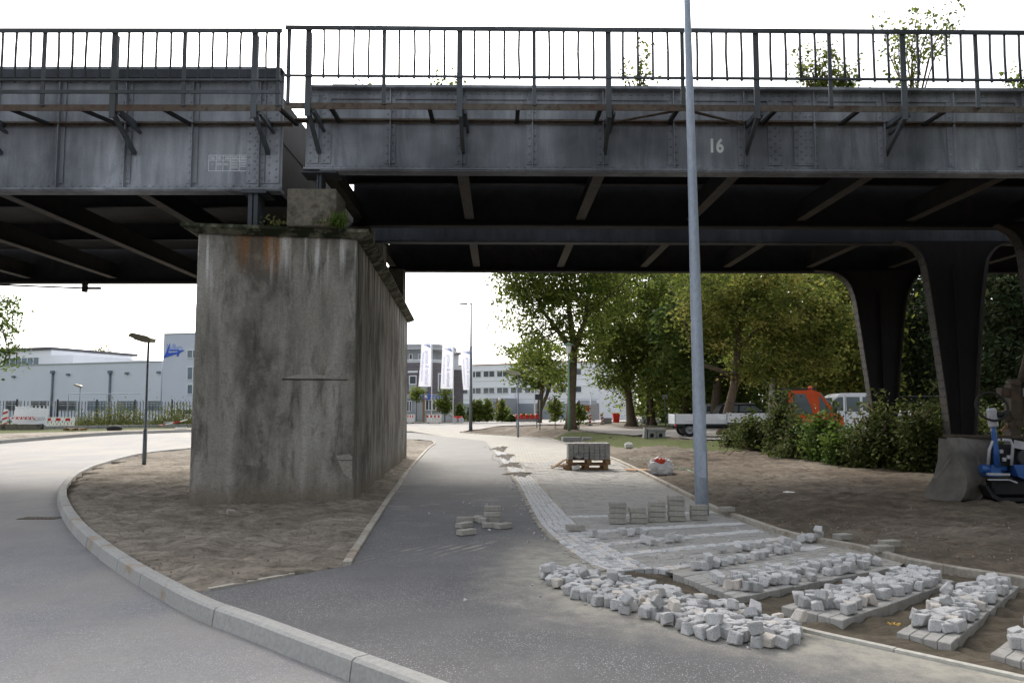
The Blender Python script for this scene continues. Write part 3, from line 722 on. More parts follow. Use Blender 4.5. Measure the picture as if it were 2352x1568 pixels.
# strips with loose cobbles on top : near-right corner, near-left corner, far-right, far-left (pixels on the paver top)
STRIPS = [((1690, 1371), (1545, 1314), (2050, 1302), (1890, 1258)), ((1935, 1423), (1795, 1391), (2195, 1333), (2085, 1310)), ((2185, 1476), (2058, 1451), (2342, 1345), (2255, 1327)), ((2420, 1535), (2274, 1498), (2560, 1400), (2440, 1372))]
SW = [[np.array(gp(u, v, .015)) for u, v in s] for s in STRIPS]
for s in SW: patch(PV, s[0], s[1], s[2], s[3], .11, .21, 0, .012, -.09, .004, .002, .004)
# rectangular field beyond
XL = lambda y: np.interp(y, SETT_R[:, 1], SETT_R[:, 0])
FIELD = [tuple(p) for p in SETT_R if p[1] > RW[0][0][1] + .1] + [tuple(p) for p in EDGE_R[::-1] if p[1] > RW[0][1][1] + .1]
y0 = RW[0][0][1] + .12
def infield(x, y): return (x > XL(y) + .03) and (x < pathR(y) - .06)
nrow = int((27 - y0) / .125)
for j in range(nrow):
    y = y0 + j * .125
    xa, xb = float(XL(y)), float(pathR(y))
    patch(PV, (xa - .3, y), (xb + .3, y), (xa - .3, y + .125), (xb + .3, y + .125), .25, .125, .5 if j % 2 else 0, -.001, -.08, .006, .0, .003, infield) if False else None
    off = .125 * (j % 2); x = math.floor(xa / .25) * .25 - off
    while x < xb:
        cx = x + .125
        if infield(cx, y + .06) and cx - .12 > xa and cx + .12 < xb:
            q = [np.array(p) for p in ((x + .003, y + .003), (x + .247, y + .003), (x + .247, y + .122), (x + .003, y + .122))]
            PV.append((math.hypot(cx, y), q, rnd.uniform(-.004, .003), -.08))
        x += .25
# the band of setts between the pavers and the path
SLr = resample(SETT_L, .1)
for i in range(len(SLr) - 1):
    y = SLr[i][1]
    if y > 33: break
    t0, t1 = SLr[i], SLr[i + 1]
    r0 = np.array([XL(t0[1]), t0[1]]) if i else SETT_R[0]; 
    # width measured across
    Rr = resample(SETT_R, .1); k0 = min(int(i * (len(Rr) - 1) / (len(SLr) - 1)), len(Rr) - 2); r0, r1 = Rr[k0], Rr[min(k0 + 1, len(Rr) - 1)]
    if i % 1 == 0: patch(ST, t0, r0, t1, r1, .105, .1, 0, .004, -.06, .012, .009, .006)
flush(PV, 'paver', 'paver_field', M['paver'], piece_root)
flush(ST, 'sett', 'sett_field', M['sett'], sett_root)
# rough concrete haunch left of the setts
hb = MB(); HL = resample(SETT_L[:int(len(SETT_L) * .72)], .16)
for i in range(len(HL) - 1):
    p, q = HL[i], HL[i + 1]; w0, w1 = rnd.uniform(.04, .12), rnd.uniform(.04, .12)
    if rnd.random() < .12: continue
    d = (q - p) / (np.hypot(*(q - p)) + 1e-9); n = np.array([-d[1], d[0]]); h0 = rnd.uniform(.008, .022)
    hb.hexa([(*p, -.05), (*q, -.05), (*(q + n * w1), -.05), (*(p + n * w0), -.05)], [(*p, h0), (*q, h0), (*(q + n * w1 * .8), h0 * .6), (*(p + n * w0 * .8), h0 * .6)])
tag(hb.build('concrete_haunch', M['edging'], sett_root), kind='stuff')
# driveway with the parked vehicles
DRIVE_U = [(1318, 984), (1400, 979), (1440, 986), (1520, 990), (1570, 988), (1700, 984), (1900, 978), (2100, 970)]
DRIVE_L = [(1340, 991), (1400, 998), (1450, 1002), (1530, 1006), (1600, 1012), (1720, 1014), (1900, 1016), (2100, 1010)]
DU = resample([tuple(gz(*p)[:2]) for p in DRIVE_U], 2.0); n = len(DU); DLr = resample([tuple(gz(*p)[:2]) for p in DRIVE_L], .5); DLr = DLr[np.linspace(0, len(DLr) - 1, n).astype(int)]
db = MB()
for i in range(n - 1):
    for k in range(6):
        P = [lerp(DU[i], DLr[i], k / 6), lerp(DU[i + 1], DLr[i + 1], k / 6), lerp(DU[i + 1], DLr[i + 1], (k + 1) / 6), lerp(DU[i], DLr[i], (k + 1) / 6)]
        db.add([(p[0], p[1], zgf(*p) + .075) for p in P], [(0, 1, 2, 3)])
tag(db.build('driveway', M['drive']), kind='structure')
# ================================================================= railway bridge
YW, YR = 15.2, 14.3                        # web plane of the near girder, railing plane
def Zv(v, Y): return at(CX, v, Y)[1]
def Xv(u, Y, v=300): return at(u, v, Y)[0]
def rivet(mb, x, y, z, r=.025, d=(0, -1, 0)):
    dv = Vector(d); a = dv.orthogonal().normalized(); b = dv.cross(a); c = Vector((x, y, z)); vs = []; n = 6
    for rr, h in ((r, 0), (r * .75, r * .55)):
        vs += [c + (a * math.cos(2 * math.pi * k / n) + b * math.sin(2 * math.pi * k / n)) * rr + dv * h for k in range(n)]
    vs.append(c + dv * r * .8)
    fs = [(k, (k + 1) % n, n + (k + 1) % n, n + k) for k in range(n)] + [(n + k, n + (k + 1) % n, 2 * n) for k in range(n)]
    mb.add(vs, fs, True)
def girder(root, nm, x0, x1, Y, zb, zt, stx, mat, detail=True, back=False, ends=()):
    """riveted plate girder: web, flanges and angle legs; stiffeners and rivets are its pieces"""
    g = MB(); g.box(x0, x1, Y, Y + .024, zb + .03, zt - .03)
    g.box(x0, x1, Y - .17, Y + .19, zb, zb + .034); g.box(x0 + .3, x1, Y - .15, Y + .17, zb - .022, zb - .001)
    g.box(x0, x1, Y - .17, Y + .19, zt - .034, zt); g.box(x0 + .5, x1 - .3, Y - .155, Y + .175, zt + .001, zt + .024)
    g.box(x0, x1, Y - .016, Y - .001, zb + .036, zb + .14); g.box(x0, x1, Y - .016, Y - .001, zt - .15, zt - .036)
    go = g.build(nm, mat, root)
    if not detail: return go
    rv = MB()
    x = x0 + .05
    while x < min(x1, 16):
        rivet(rv, x, Y - .017, zb + .09); rivet(rv, x + .06, Y - .017, zt - .1); x += .15
    for i, sx in enumerate(stx):
        if sx < -18 or sx > 15: continue
        s = MB(); s.box(sx - .008, sx + .008, Y - .115, Y - .017, zb + .038, zt - .038); s.box(sx - .11, sx - .009, Y - .031, Y - .0165, zb + .15, zt - .16); s.box(sx + .009, sx + .09, Y - .03, Y - .0165, zb + .15, zt - .16)
        s.build('stiffener', mat, go)
        z = zb + .2
        while z < zt - .2:
            rivet(rv, sx - .06, Y - .031, z); rivet(rv, sx + .05, Y - .031, z + .05) if i % 2 == 0 else None; z += .15
    for (ex, w, cols) in ends:          # end panels: cover plate with several rows of rivets
        MB().box(ex, ex + w, Y - .03, Y - .0165, zb + .15, zt - .16).build('cover_plate', mat, go)
        for c in range(cols):
            z = zb + .2 + (.07 if c % 2 else 0)
            while z < zt - .2: rivet(rv, ex + w * (c + .5) / cols, Y - .031, z); z += .15
    tag(rv.build('rivets', mat, go, fixn=False), kind='stuff')
    return go
def walkway(root, x0, x1, bigs, z, z_in, ztop_rail, zlow_rail, zpost, zbig, mid, nb, extra=None, crossbars=()):
    wf = MB(); wf.box(x0, x1, YR + .03, YR + .045, z - .06, z + .055); wf.box(x0, x1, YR + .046, YR + .13, z + .045, z + .055)
    w = wf.build('walkway_beam', M['rusty'], root)
    MB().box(x0, x1, YW - .14, YW - .05, z_in, z_in + .012).box(x0, x1, YW - .052, YW - .04, z_in - .04, z_in + .06).build('inner_angle', M['rusty'], w)
    for cx, sl in crossbars:
        MB().bar((cx, YR + .05, z - .02), (cx + sl, YW - .06, z_in - .01), .075, .05).build('cross_bar', M['under'], w)
    # railing
    h = MB(); h.box(x0, x1, YR - .035, YR + .03, ztop_rail - .055, ztop_rail); h.box(x0, x1, YR - .03, YR - .018, ztop_rail - .085, ztop_rail - .056)
    hr = h.build('railing', M['rail'], root)
    MB().box(x0, x1, YR - .02, YR + .028, zlow_rail - .025, zlow_rail + .012).build('lower_rail', M['rail'], hr)
    if extra: MB().box(x0, x1, YR - .012, YR + .02, extra - .03, extra + .03).build('middle_rail', M['rail'], hr)
    posts = []
    for i, b in enumerate(bigs):
        p = MB(); p.box(b - .05, b + .05, YR - .001, YR + .0285, zbig, ztop_rail - .056); p.box(b + .034, b + .05, YR + .029, YR + .1, zbig, ztop_rail - .1); p.build('post', M['rail'], hr); posts.append(b)
        if i + 1 < len(bigs):
            m_ = (b + bigs[i + 1]) / 2; p = MB(); p.box(m_ - .034, m_ + .034, YR, YR + .0285, zpost, ztop_rail - .056); p.build('post', M['rail'], hr); posts.append(m_)
    for e in (x0 + .06, x1 - .06): MB().box(e - .034, e + .034, YR + .0005, YR + .028, zpost, ztop_rail - .057).build('post', M['rail'], hr)
    posts = sorted(posts + [x0 + .06, x1 - .06])
    for a, b in zip(posts[:-1], posts[1:]):
        n = max(1, round((b - a) / (mid / nb)))
        for k in range(1, n):
            xx = a + (b - a) * k / n; j = rnd.uniform(-.006, .006); j2 = rnd.uniform(-.012, .012)
            MB().tube([(xx + j, YR + .01, zlow_rail - .05), (xx + j2, YR + .012, (zlow_rail + ztop_rail) / 2), (xx, YR + .01, ztop_rail - .05)], .0225, 6).build('baluster', M['rail'], hr)
    # brackets below the main posts
    for b in bigs:
        k = MB(); k.bar((b + .02, YR + .05, zbig + .06), (b + .03, YW - .03, zbig - .38), .07, .07)
        k.bar((b + .06, YR + .05, z - .03), (b + .06, YW - .03, z - .03), .06, .09)
        k.bar((b + .1, YR + .05, zbig + .1), (b + .12, YW - .03, zbig + .02), .05, .05)
        k.build('bracket', M['rail'], root)
    return w

# ---- span with the number 16
rs = thing('railway_bridge', 'long riveted steel bridge span carrying the white number 16', 'bridge', (-3.85, YW, 0))
zb, zt = Zv(394, YW), Zv(203, YW)
step = 2.66; b0 = Xv(1060, YW)
bigs = [Xv(705, YR) - .02] + [b0 + .0 + k * step for k in range(0, 8)]; bigs = [b for b in bigs if b < 21]
stx = [b0 + k * step / 2 for k in range(-1, 16)]
RX0, RX1 = Xv(703, YW), 22.0
g1 = girder(rs, 'plate_girder', RX0, RX1, YW, zb, zt, stx, M['girder'], ends=((RX0 + .04, .2, 2), (RX0 + .30, .17, 2), (Xv(1768, YW), .27, 3), (Xv(1828, YW), .27, 3)))
walkway(rs, Xv(655, YR, 62), RX1, bigs, Zv(241, YR), Zv(276, YW - .1), Zv(60, YR), Zv(173, YR), Zv(238, YR), Zv(266, YR), step, 10,
        crossbars=[(Xv(u, YR), 0) for u in (755, 983, 1188, 1380, 1560, 1790, 1985, 2190)] + [(11 + k * 1.4, 0) for k in range(7)])
pb = MB()
for k in range(0, 5):
    xa = b0 + step * (1 + k) + .02
    if k in (0,): pb.bar((xa, YW - .1, Zv(285, YW)), (xa + step / 2, YR + .06, Zv(244, YR)), .07, .02); pb.bar((xa + step / 2, YR + .06, Zv(244, YR)), (xa + step, YW - .1, Zv(285, YW)), .07, .02)
pb.build('plan_brace', M['rusty'], rs)
# number
me = text_mesh('16', .36, .002, .013, .80, 1.05)
cx, cz = at(1648, 332, YW); place_text('painted_number', me, M['white_paint'], lambda x, y, z: (cx + x, YW - .006 + z * .5, cz + y), rs)
# small riveted panel lines at the top of the web
tp = MB(); x = RX0 + .35
while x < 18: tp.box(x, x + step / 2 - .18, YW - .028, YW - .0165, Zv(222, YW) - .05, Zv(222, YW) + .035); x += step / 2
tp.build('top_panel', M['girder'], g1)
# the other girders, decks and cross beams of the two parallel decks
def underside(root, x0, x1, zb, decks, cross_x, yaw_mat=None):
    for (ya, yb) in decks:
        MB().box(x0, x1, ya + .2, yb - .2, zb + 1.05, zb + 1.12).build('deck_plate', M['under'], root)
        for f_ in (.33, .66):
            y = lerp(ya, yb, f_); MB().box(x0, x1, y - .01, y + .01, zb + .62, zb + 1.05).box(x0, x1, y - .08, y + .08, zb + .6, zb + .62).build('stringer', M['under'], root)
        for cx_ in cross_x:
            MB().box(cx_ - .008, cx_ + .008, ya + .03, yb - .01, zb + .14, zb + .6).build('cross_beam', M['under'], root)
            MB().box(cx_ - .11, cx_ + .11, ya + .2, yb - .2, zb + .115, zb + .139).build('beam_flange', M['flange'], root)
GY = (19.75, 21.7, 26.3)
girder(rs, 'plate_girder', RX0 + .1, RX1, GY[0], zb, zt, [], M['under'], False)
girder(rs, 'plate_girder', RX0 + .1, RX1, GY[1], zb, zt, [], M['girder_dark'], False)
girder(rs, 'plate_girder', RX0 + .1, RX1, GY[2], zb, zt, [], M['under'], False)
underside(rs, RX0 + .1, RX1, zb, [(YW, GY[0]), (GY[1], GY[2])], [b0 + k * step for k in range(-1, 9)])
rs.rotation_euler = (0, 0, .016)

# ---- deeper span left of the pier
ls = thing('railway_bridge', 'deep riveted bridge span with small painted inspection table', 'bridge', (-4.3, YW, 0))
zb2, zt2 = Zv(440, YW), Zv(164, YW); LX1, LX0 = Xv(650, YW), -27.0
stepL = 2.5; bl0 = Xv(580, YR); bigsL = [bl0 - k * stepL for k in range(9)][::-1]
stxL = [Xv(600, YW)] + [Xv(446, YW) - k * stepL / 2 for k in range(0, 16)]
g2 = girder(ls, 'plate_girder', LX0, LX1, YW, zb2, zt2, stxL, M['girder'], ends=((LX1 - .30, .26, 2), (LX1 - .66, .2, 2)))
walkway(ls, LX0, Xv(648, YR, 67), bigsL, Zv(246, YR), Zv(284, YW - .1), Zv(67, YR), Zv(183, YR), Zv(243, YR), Zv(270, YR), stepL, 10, extra=Zv(211, YR),
        crossbars=[(Xv(180, YR), .3), (Xv(370, YR), .2), (Xv(640, YR), .1), (Xv(15, YR), .3)] + [(-11 - k * 1.3, .3) for k in range(10)])
# upper wall of the left girder: projecting ledge
MB().box(LX0, LX1 - .02, YW - .2, YW - .02, Zv(188, YW), Zv(182, YW)).box(LX0, LX1 - .02, YW - .19, YW - .176, Zv(182, YW) + .001, zt2 - .05).build('top_ledge', M['girder_dark'], ls)
tb = MB(); tx0, tzb = at(479, 393, YW); tx1, tzt = at(570, 357, YW); ty = YW - .004
def ln(xa, za, xb, zb_, w=.009): tb.box(min(xa, xb) - w / 2, max(xa, xb) + w / 2, ty, ty + .003, min(za, zb_) - w / 2, max(za, zb_) + w / 2)
cols = [0, .19, .365, .55, .78, 1]; zr = lerp(tzb, tzt, .68)
for z_ in (tzb, tzt, zr): ln(tx0, z_, tx1, z_)
for c in cols: ln(lerp(tx0, tx1, c), tzb, lerp(tx0, tx1, c), tzt)
for ci in range(5):
    a, b = lerp(tx0, tx1, cols[ci]) + .02, lerp(tx0, tx1, cols[ci + 1]) - .02
    for k in range(2): z_ = tzt - .035 - k * .03; ln(a + rnd.uniform(0, .02), z_, b - rnd.uniform(0, .03), z_, .012)
    for k in range((0, 2, 2, 5, 4)[ci]):
        z_ = zr - (.06 if ci in (1, 2) else .03) - k * .03
        x_ = a
        while x_ < b - .02:
            w_ = rnd.uniform(.015, .04); ln(x_, z_, min(x_ + w_, b), z_, .010); x_ += w_ + .014
me = text_mesh('H', .05, 0, 0); hx, hz = lerp(tx0, tx1, .095), lerp(tzb, tzt, .42)
place_text('painted_letter', me, M['table_paint'], lambda x, y, z: (hx + x, ty - .001, hz + y), ls)
tb.build('painted_table', M['table_paint'], ls)
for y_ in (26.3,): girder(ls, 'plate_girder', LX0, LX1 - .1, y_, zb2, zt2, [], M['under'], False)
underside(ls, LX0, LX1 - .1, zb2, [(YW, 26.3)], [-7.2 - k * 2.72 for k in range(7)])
MB().box(LX1 - .14, LX1 - .11, YW + .06, 26.15, zb2 + .04, Zv(268, 16.6)).build('end_diaphragm', M['under'], ls)
# bracket hanging under the far girder of the left span
hbk = MB(); A = V3(0, 652, 26.0); Bq = V3(195, 662, 26.0); hbk.bar(A + Vector((-2, 0, .05)), Bq, .05, .05); hbk.box(Bq.x - .05, Bq.x + .05, 25.9, 26.1, Bq.z - .12, zb2 + .02); hbk.bar(Bq, Bq + Vector((.5, 0, .0)), .09, .07)
hbk.build('cable_bracket', M['under'], ls)

# ================================================================= concrete pier
PF = [np.array(gp(432, 1157)), np.array(gp(812, 1150)), np.array(gp(934, 1048))]
PW = PF[1] - PF[0]; pdir = (PF[2] - PF[1]); pL = np.hypot(*pdir); pu = pdir / pL
PB0 = PF[0] + pdir
pc = (PF[0] + PF[1]) / 2
pr = thing('bridge_pier', 'massive stained concrete bridge pier standing on sandy ground', 'pier', (pc[0], pc[1], 0))
zc0, zc1 = Zv(527, 14.7), Zv(508, 14.6)
corners = [PF[0], PF[1], PF[2], PB0]; ctr = sum(corners) / 4
tap = [c + (ctr - c) * np.array([.012, .004]) for c in corners]
# body as a finely divided box so the broken corners and edges are real
def grid_face(mb, a, b, c, d, nu, nv, amp, seed):
    a, b, c, d = [Vector(p) for p in (a, b, c, d)]; n = (b - a).cross(d - a).normalized(); rg = random.Random(seed); vs = []
    for j in range(nv + 1):
        for i in range(nu + 1):
            u, v = i / nu, j / nv; p = a.lerp(b, u).lerp(d.lerp(c, u), v)
            e = 0 if i in (0, nu) or j in (0, nv) else 1
            vs.append(p + n * (rg.uniform(-amp, amp) * e))
    mb.add(vs, [(j * (nu + 1) + i, j * (nu + 1) + i + 1, (j + 1) * (nu + 1) + i + 1, (j + 1) * (nu + 1) + i) for j in range(nv) for i in range(nu)], True)
pb_ = MB(); lo = [(*c, -.3) for c in corners]; hi = [(*c, zc0) for c in tap]
ch = .035
for i in range(4):
    j = (i + 1) % 4; a, b = Vector(lo[i]), Vector(lo[j]); d = (b - a).normalized() * ch; a2, b2 = Vector(hi[i]), Vector(hi[j])
    L = (b - a).length; grid_face(pb_, a + d, b - d, b2 - d, a2 + d, int(L / .22), 24, .006, i)
    k = (i + 2) % 4; e = (Vector(lo[k]) - b).normalized() * ch
    # ragged arris
    n = 26; rg = random.Random(40 + i); vs = []
    for q in range(n + 1):
        t = q / n; p1 = (b - d).lerp(b2 - d, t); p2 = (b + e).lerp(b2 + e, t); pm = b.lerp(b2, t); jj = rg.random() * .75
        vs += [p1, pm.lerp((p1 + p2) / 2, .25 + jj), p2]
    pb_.add(vs, [f_ for q in range(n) for f_ in ((q * 3, q * 3 + 1, q * 3 + 4, q * 3 + 3), (q * 3 + 1, q * 3 + 2, q * 3 + 5, q * 3 + 4))])
pb_.add(hi, [(0, 1, 2, 3)])
pier_o = pb_.build('pier_body', M['pier'], pr, fixn=True)
# cap slab with a weathered edge
ov = .22; cap = MB(); nrm = np.array([pu[1], -pu[0]]); fr = PW / np.hypot(*PW)
C0 = [PF[0] - fr * ov - pu * ov, PF[1] + fr * ov - pu * ov, PF[2] + fr * ov + pu * ov, PB0 - fr * ov + pu * ov]
C1 = [PF[0] - fr * .04 - pu * .04, PF[1] + fr * .04 - pu * .04, PF[2] + fr * .04 + pu * .04, PB0 - fr * .04 + pu * .04]
cap.add([(*c, zc0 - .02) for c in C1] + [(*c, zc0 + .07) for c in C0] + [(*c, zc1) for c in C0], [(3, 2, 1, 0), (8, 9, 10, 11)] + [f_ for i in range(4) for f_ in ((i, (i + 1) % 4, 4 + (i + 1) % 4, 4 + i), (4 + i, 4 + (i + 1) % 4, 8 + (i + 1) % 4, 8 + i))])
cap.build('cap_slab', M['capstone'], pr)
# spalled ledge and broken corner
yf = lambda u, v: PF[0][1] + (at(u, v, 15)[0] - PF[0][0]) / PW[0] * PW[1]
sp = MB(); pts = [(648, 868), (672, 856), (770, 858), (800, 872), (770, 870), (700, 867)]
P = [at(u, v, 14.93) for u, v in pts]
yb_ = PF[0][1] + .02
def front(u, v, out=0.0):
    x, z = at(u, v, 15.05); t = (x - PF[0][0]) / PW[0]; y = PF[0][1] + t * PW[1]
    x, z = at(u, v, y); return (x, y - out, z)
sp.add([front(650, 870, .004), front(678, 860, .003), front(764, 861, .003), front(774, 868, .005), front(640, 872, .0)], [(0, 1, 2, 3), (0, 3, 4)], False)
sp.build('spalled_ledge', M['spall'], pr)
MB().hexa([front(648, 872, .003), front(800, 873, .003), front(800, 874, -.05), front(648, 872, -.05)], [front(648, 869, .006), front(798, 871, .006), front(798, 870, -.05), front(648, 868, -.05)]).build('crack', M['engine'], pr)
bc = MB(); bp = [(772, 1046), (800, 1042), (809, 1048), (809, 1100), (790, 1088), (780, 1066)]
bc.add([front(u, v, .012) for u, v in bp] + [front(u, v, -.1) for u, v in bp], [tuple(range(6))] + [(i, (i + 1) % 6, 6 + (i + 1) % 6, 6 + i) for i in range(6)])
bc.build('broken_corner', M['spall'], pr)
MB().hexa([front(776, 1059, .005), front(809, 1060, .005), front(809, 1060, -.05), front(776, 1059, -.05)], [front(776, 1056, .018), front(809, 1056, .018), front(809, 1056, -.05), front(776, 1056, -.05)]).build('crack', M['engine'], pr)

# bearings: concrete block with a steel rocker under the right span, steel stools under the left span
xa, _ = at(660, 470, 15.0); xb, _ = at(772, 470, 15.0); zt_b = Zv(435, 15.0)
bb = thing('bearing_block', 'rough concrete block with moss under the girder end', 'concrete block', ((xa + xb) / 2, 15.35, zc1))
q = MB(); q.cbox(((xa + xb) / 2, 15.42, (zc1 + zt_b) / 2 - .005), (xb - xa, .95, zt_b - zc1 + .01), (0, 0, .02), .02); q.build('block', M['block'], bb)
bx = (RX0 + .27)
st = MB(); st.box(bx - .22, bx + .22, 15.1, 15.55, zt_b, zt_b + .035); st.box(bx - .035, bx - .008, 15.14, 15.5, zt_b + .035, zb - .06); st.box(bx + .008, bx + .05, 15.14, 15.5, zt_b + .035, zb - .06); st.box(bx - .32, bx + .34, 15.06, 15.6, zb - .06, zb - .03)
st.build('rocker', M['girder_dark'], bb)
for y_ in (19.7, 21.6, 25.6):
    o2 = thing('bearing_stool', 'dark steel bearing stool deep under the bridge decks', 'bearing', (bx - .3, y_, zc1), group='steel bearings deep under the decks')
    MB().box(bx - .45, bx + .25, y_ - .3, y_ + .3, zc1, zb - .1).build('block', M['block'], o2); MB().box(bx - .3, bx + .1, y_ - .15, y_ + .15, zb - .1, zb - .024).build('rocker', M['under'], o2)
sx = Xv(586, 15.1); sl = thing('bearing_stool', 'twin steel post holding up the left girder end', 'bearing', (sx, 15.2, zc1))
q = MB(); q.box(sx - .09, sx - .015, 15.08, 15.5, zc1, zb2 - .07); q.box(sx + .015, sx + .09, 15.08, 15.5, zc1, zb2 - .07); q.box(sx - .014, sx + .014, 15.15, 15.45, zc1, zb2 - .07); q.build('post', M['girder_dark'], sl)
MB().box(sx - .2, sx + .26, 15.02, 15.6, zb2 - .07, zb2 - .024).build('bearing_plate', M['girder_dark'], sl)

# ================================================================= flared steel columns
def column(Y, left, right, label, depth=.32):
    L = [at(u, v, Y) for u, v in left]; Rr = [at(u, v, Y) for u, v in right]; zb_ = zgf(L[-1][0], Y)
    dz_ = zb + .02 - L[0][1]; ff = (1, .95, .85, .7, .5, .2, 0, 0)
    L = [(p[0], p[1] + dz_ * k) for p, k in zip(L, ff)]; Rr = [(p[0], p[1] + dz_ * k) for p, k in zip(Rr, ff)]
    def dense(P):
        P = [np.array(p) for p in P]; return resample(catmull(P, 6), .22)
    Ld, Rd = dense(L), dense(Rr); base = ((Ld[-1][0] + Rd[-1][0]) / 2, Y, zb_)
    r_ = thing('steel_column', label, 'column', base, group='flared columns under the right bridge span')
    n = min(len(Ld), len(Rd)); Ln = Ld[np.linspace(0, len(Ld) - 1, 26).astype(int)]; Rn = Rd[np.linspace(0, len(Rd) - 1, 26).astype(int)]
    w = MB(); vs = [];
    for y_ in (Y - .02, Y + .02):
        for a, b in zip(Ln, Rn): vs += [(a[0], y_, a[1]), (b[0], y_, b[1])]
    fs = [(2 * i, 2 * i + 1, 2 * i + 3, 2 * i + 2) for i in range(25)] + [(52 + 2 * i, 52 + 2 * i + 2, 52 + 2 * i + 3, 52 + 2 * i + 1) for i in range(25)]
    w.add(vs, fs); w.build('web', M['column'], r_)
    for D, sg in ((Ld, -1), (Rd, 1)):
        f_ = MB(); vs = []
        for i, p in enumerate(D):
            t = D[min(i + 1, len(D) - 1)] - D[max(i - 1, 0)]; t = t / np.hypot(*t); nn = np.array([-t[1], t[0]]); nn = nn if nn[0] * sg > 0 else -nn
            for y_ in (Y - depth / 2, Y + depth / 2):
                vs += [(p[0], y_, p[1]), (p[0] + nn[0] * .03, y_, p[1] + nn[1] * .03)]
        fs = []
        for i in range(len(D) - 1):
            a = 4 * i; b = a + 4; fs += [(a, b, b + 2, a + 2), (a + 1, a + 3, b + 3, b + 1), (a, a + 1, b + 1, b), (a + 2, b + 2, b + 3, a + 3)]
        f_.add(vs, fs); fo = f_.build('flange', M['flange'], r_)
        rv = MB()
        for p, q in zip(D[:-1], D[1:]):
            t = (q - p) / (np.hypot(*(q - p)) + 1e-9); nn = np.array([-t[1], t[0]]); nn = nn if nn[0] * sg > 0 else -nn
            for y_ in (Y - depth / 2 + .07, Y + depth / 2 - .07): rivet(rv, p[0] + nn[0] * .031, y_, p[1] + nn[1] * .031, .02, (nn[0], 0, nn[1]))
        tag(rv.build('rivets', M['column'], fo, fixn=False), kind='stuff')
    m = (Ld[-1][0] + Rd[-1][0]) / 2
    MB().box(m - .012, m + .012, Y - depth / 2 + .02, Y - .021, zb_, Zv(left[2][1] + 10, Y)).build('web_stiffener', M['column'], r_)
    for zz in (zb_ + 1.6, zb_ + 3.2): MB().box(np.interp(zz, Ld[::-1, 1], Ld[::-1, 0]) + .02, np.interp(zz, Rd[::-1, 1], Rd[::-1, 0]) - .02, Y - .05, Y - .022, zz, zz + .05).build('splice', M['column'], r_)
    MB().box(Ld[-1][0] - .15, Rd[-1][0] + .15, Y - .4, Y + .4, zb_ - .3, zb_ + .25).build('footing', M['block'], r_)
    return r_
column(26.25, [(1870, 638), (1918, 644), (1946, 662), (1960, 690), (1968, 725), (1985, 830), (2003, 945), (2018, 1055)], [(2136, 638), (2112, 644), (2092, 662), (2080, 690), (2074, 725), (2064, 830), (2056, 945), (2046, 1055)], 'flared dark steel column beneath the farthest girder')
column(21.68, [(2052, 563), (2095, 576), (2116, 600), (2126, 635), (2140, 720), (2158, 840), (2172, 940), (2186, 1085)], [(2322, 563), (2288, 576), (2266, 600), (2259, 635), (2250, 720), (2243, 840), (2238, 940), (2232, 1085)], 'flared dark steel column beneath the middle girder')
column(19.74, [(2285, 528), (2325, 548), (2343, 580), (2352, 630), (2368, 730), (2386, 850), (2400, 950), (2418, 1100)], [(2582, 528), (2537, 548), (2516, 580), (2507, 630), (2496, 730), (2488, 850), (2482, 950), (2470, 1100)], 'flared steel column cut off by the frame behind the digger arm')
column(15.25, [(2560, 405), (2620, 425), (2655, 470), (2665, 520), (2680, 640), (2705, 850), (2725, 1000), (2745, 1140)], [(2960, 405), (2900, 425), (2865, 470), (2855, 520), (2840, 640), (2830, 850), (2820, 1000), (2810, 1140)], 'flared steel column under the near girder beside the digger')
# ================================================================= loose granite cobbles
def cobble_mesh(seed, s=.086):
    rg = random.Random(seed); bm = bmesh.new(); bmesh.ops.create_cube(bm, size=1)
    dim = [rg.uniform(.85, 1.15), rg.uniform(.85, 1.15), rg.uniform(.78, 1.05)]
    for v in bm.verts: v.co = Vector([v.co[k] * dim[k] * s + rg.uniform(-.16, .16) * s for k in range(3)])
    bmesh.ops.bevel(bm, geom=bm.edges[:], offset=s * .09, segments=1, affect='EDGES', profile=.6)
    for v in bm.verts: v.co += Vector([rg.uniform(-.035, .035) * s for _ in range(3)])
    bmesh.ops.recalc_face_normals(bm, faces=bm.faces[:])
    me = bpy.data.meshes.new('granite_cobble'); bm.to_mesh(me); bm.free(); me.materials.append(M['granite']); return me
CM = [cobble_mesh(100 + i) for i in range(14)]
HM = {}     # height map cells of 2 cm
def drop(x, y, r, base):
    c = .02; best = base
    for i in range(int((x - r) / c) - 1, int((x + r) / c) + 2):
        for j in range(int((y - r) / c) - 1, int((y + r) / c) + 2):
            if (i * c - x) ** 2 + (j * c - y) ** 2 <= r * r: best = max(best, HM.get((i, j), base))
    return best
def fill(x, y, r, h):
    c = .02
    for i in range(int((x - r) / c) - 1, int((x + r) / c) + 2):
        for j in range(int((y - r) / c) - 1, int((y + r) / c) + 2):
            if (i * c - x) ** 2 + (j * c - y) ** 2 <= r * r: HM[(i, j)] = max(HM.get((i, j), -9), h)
LOOSE = []
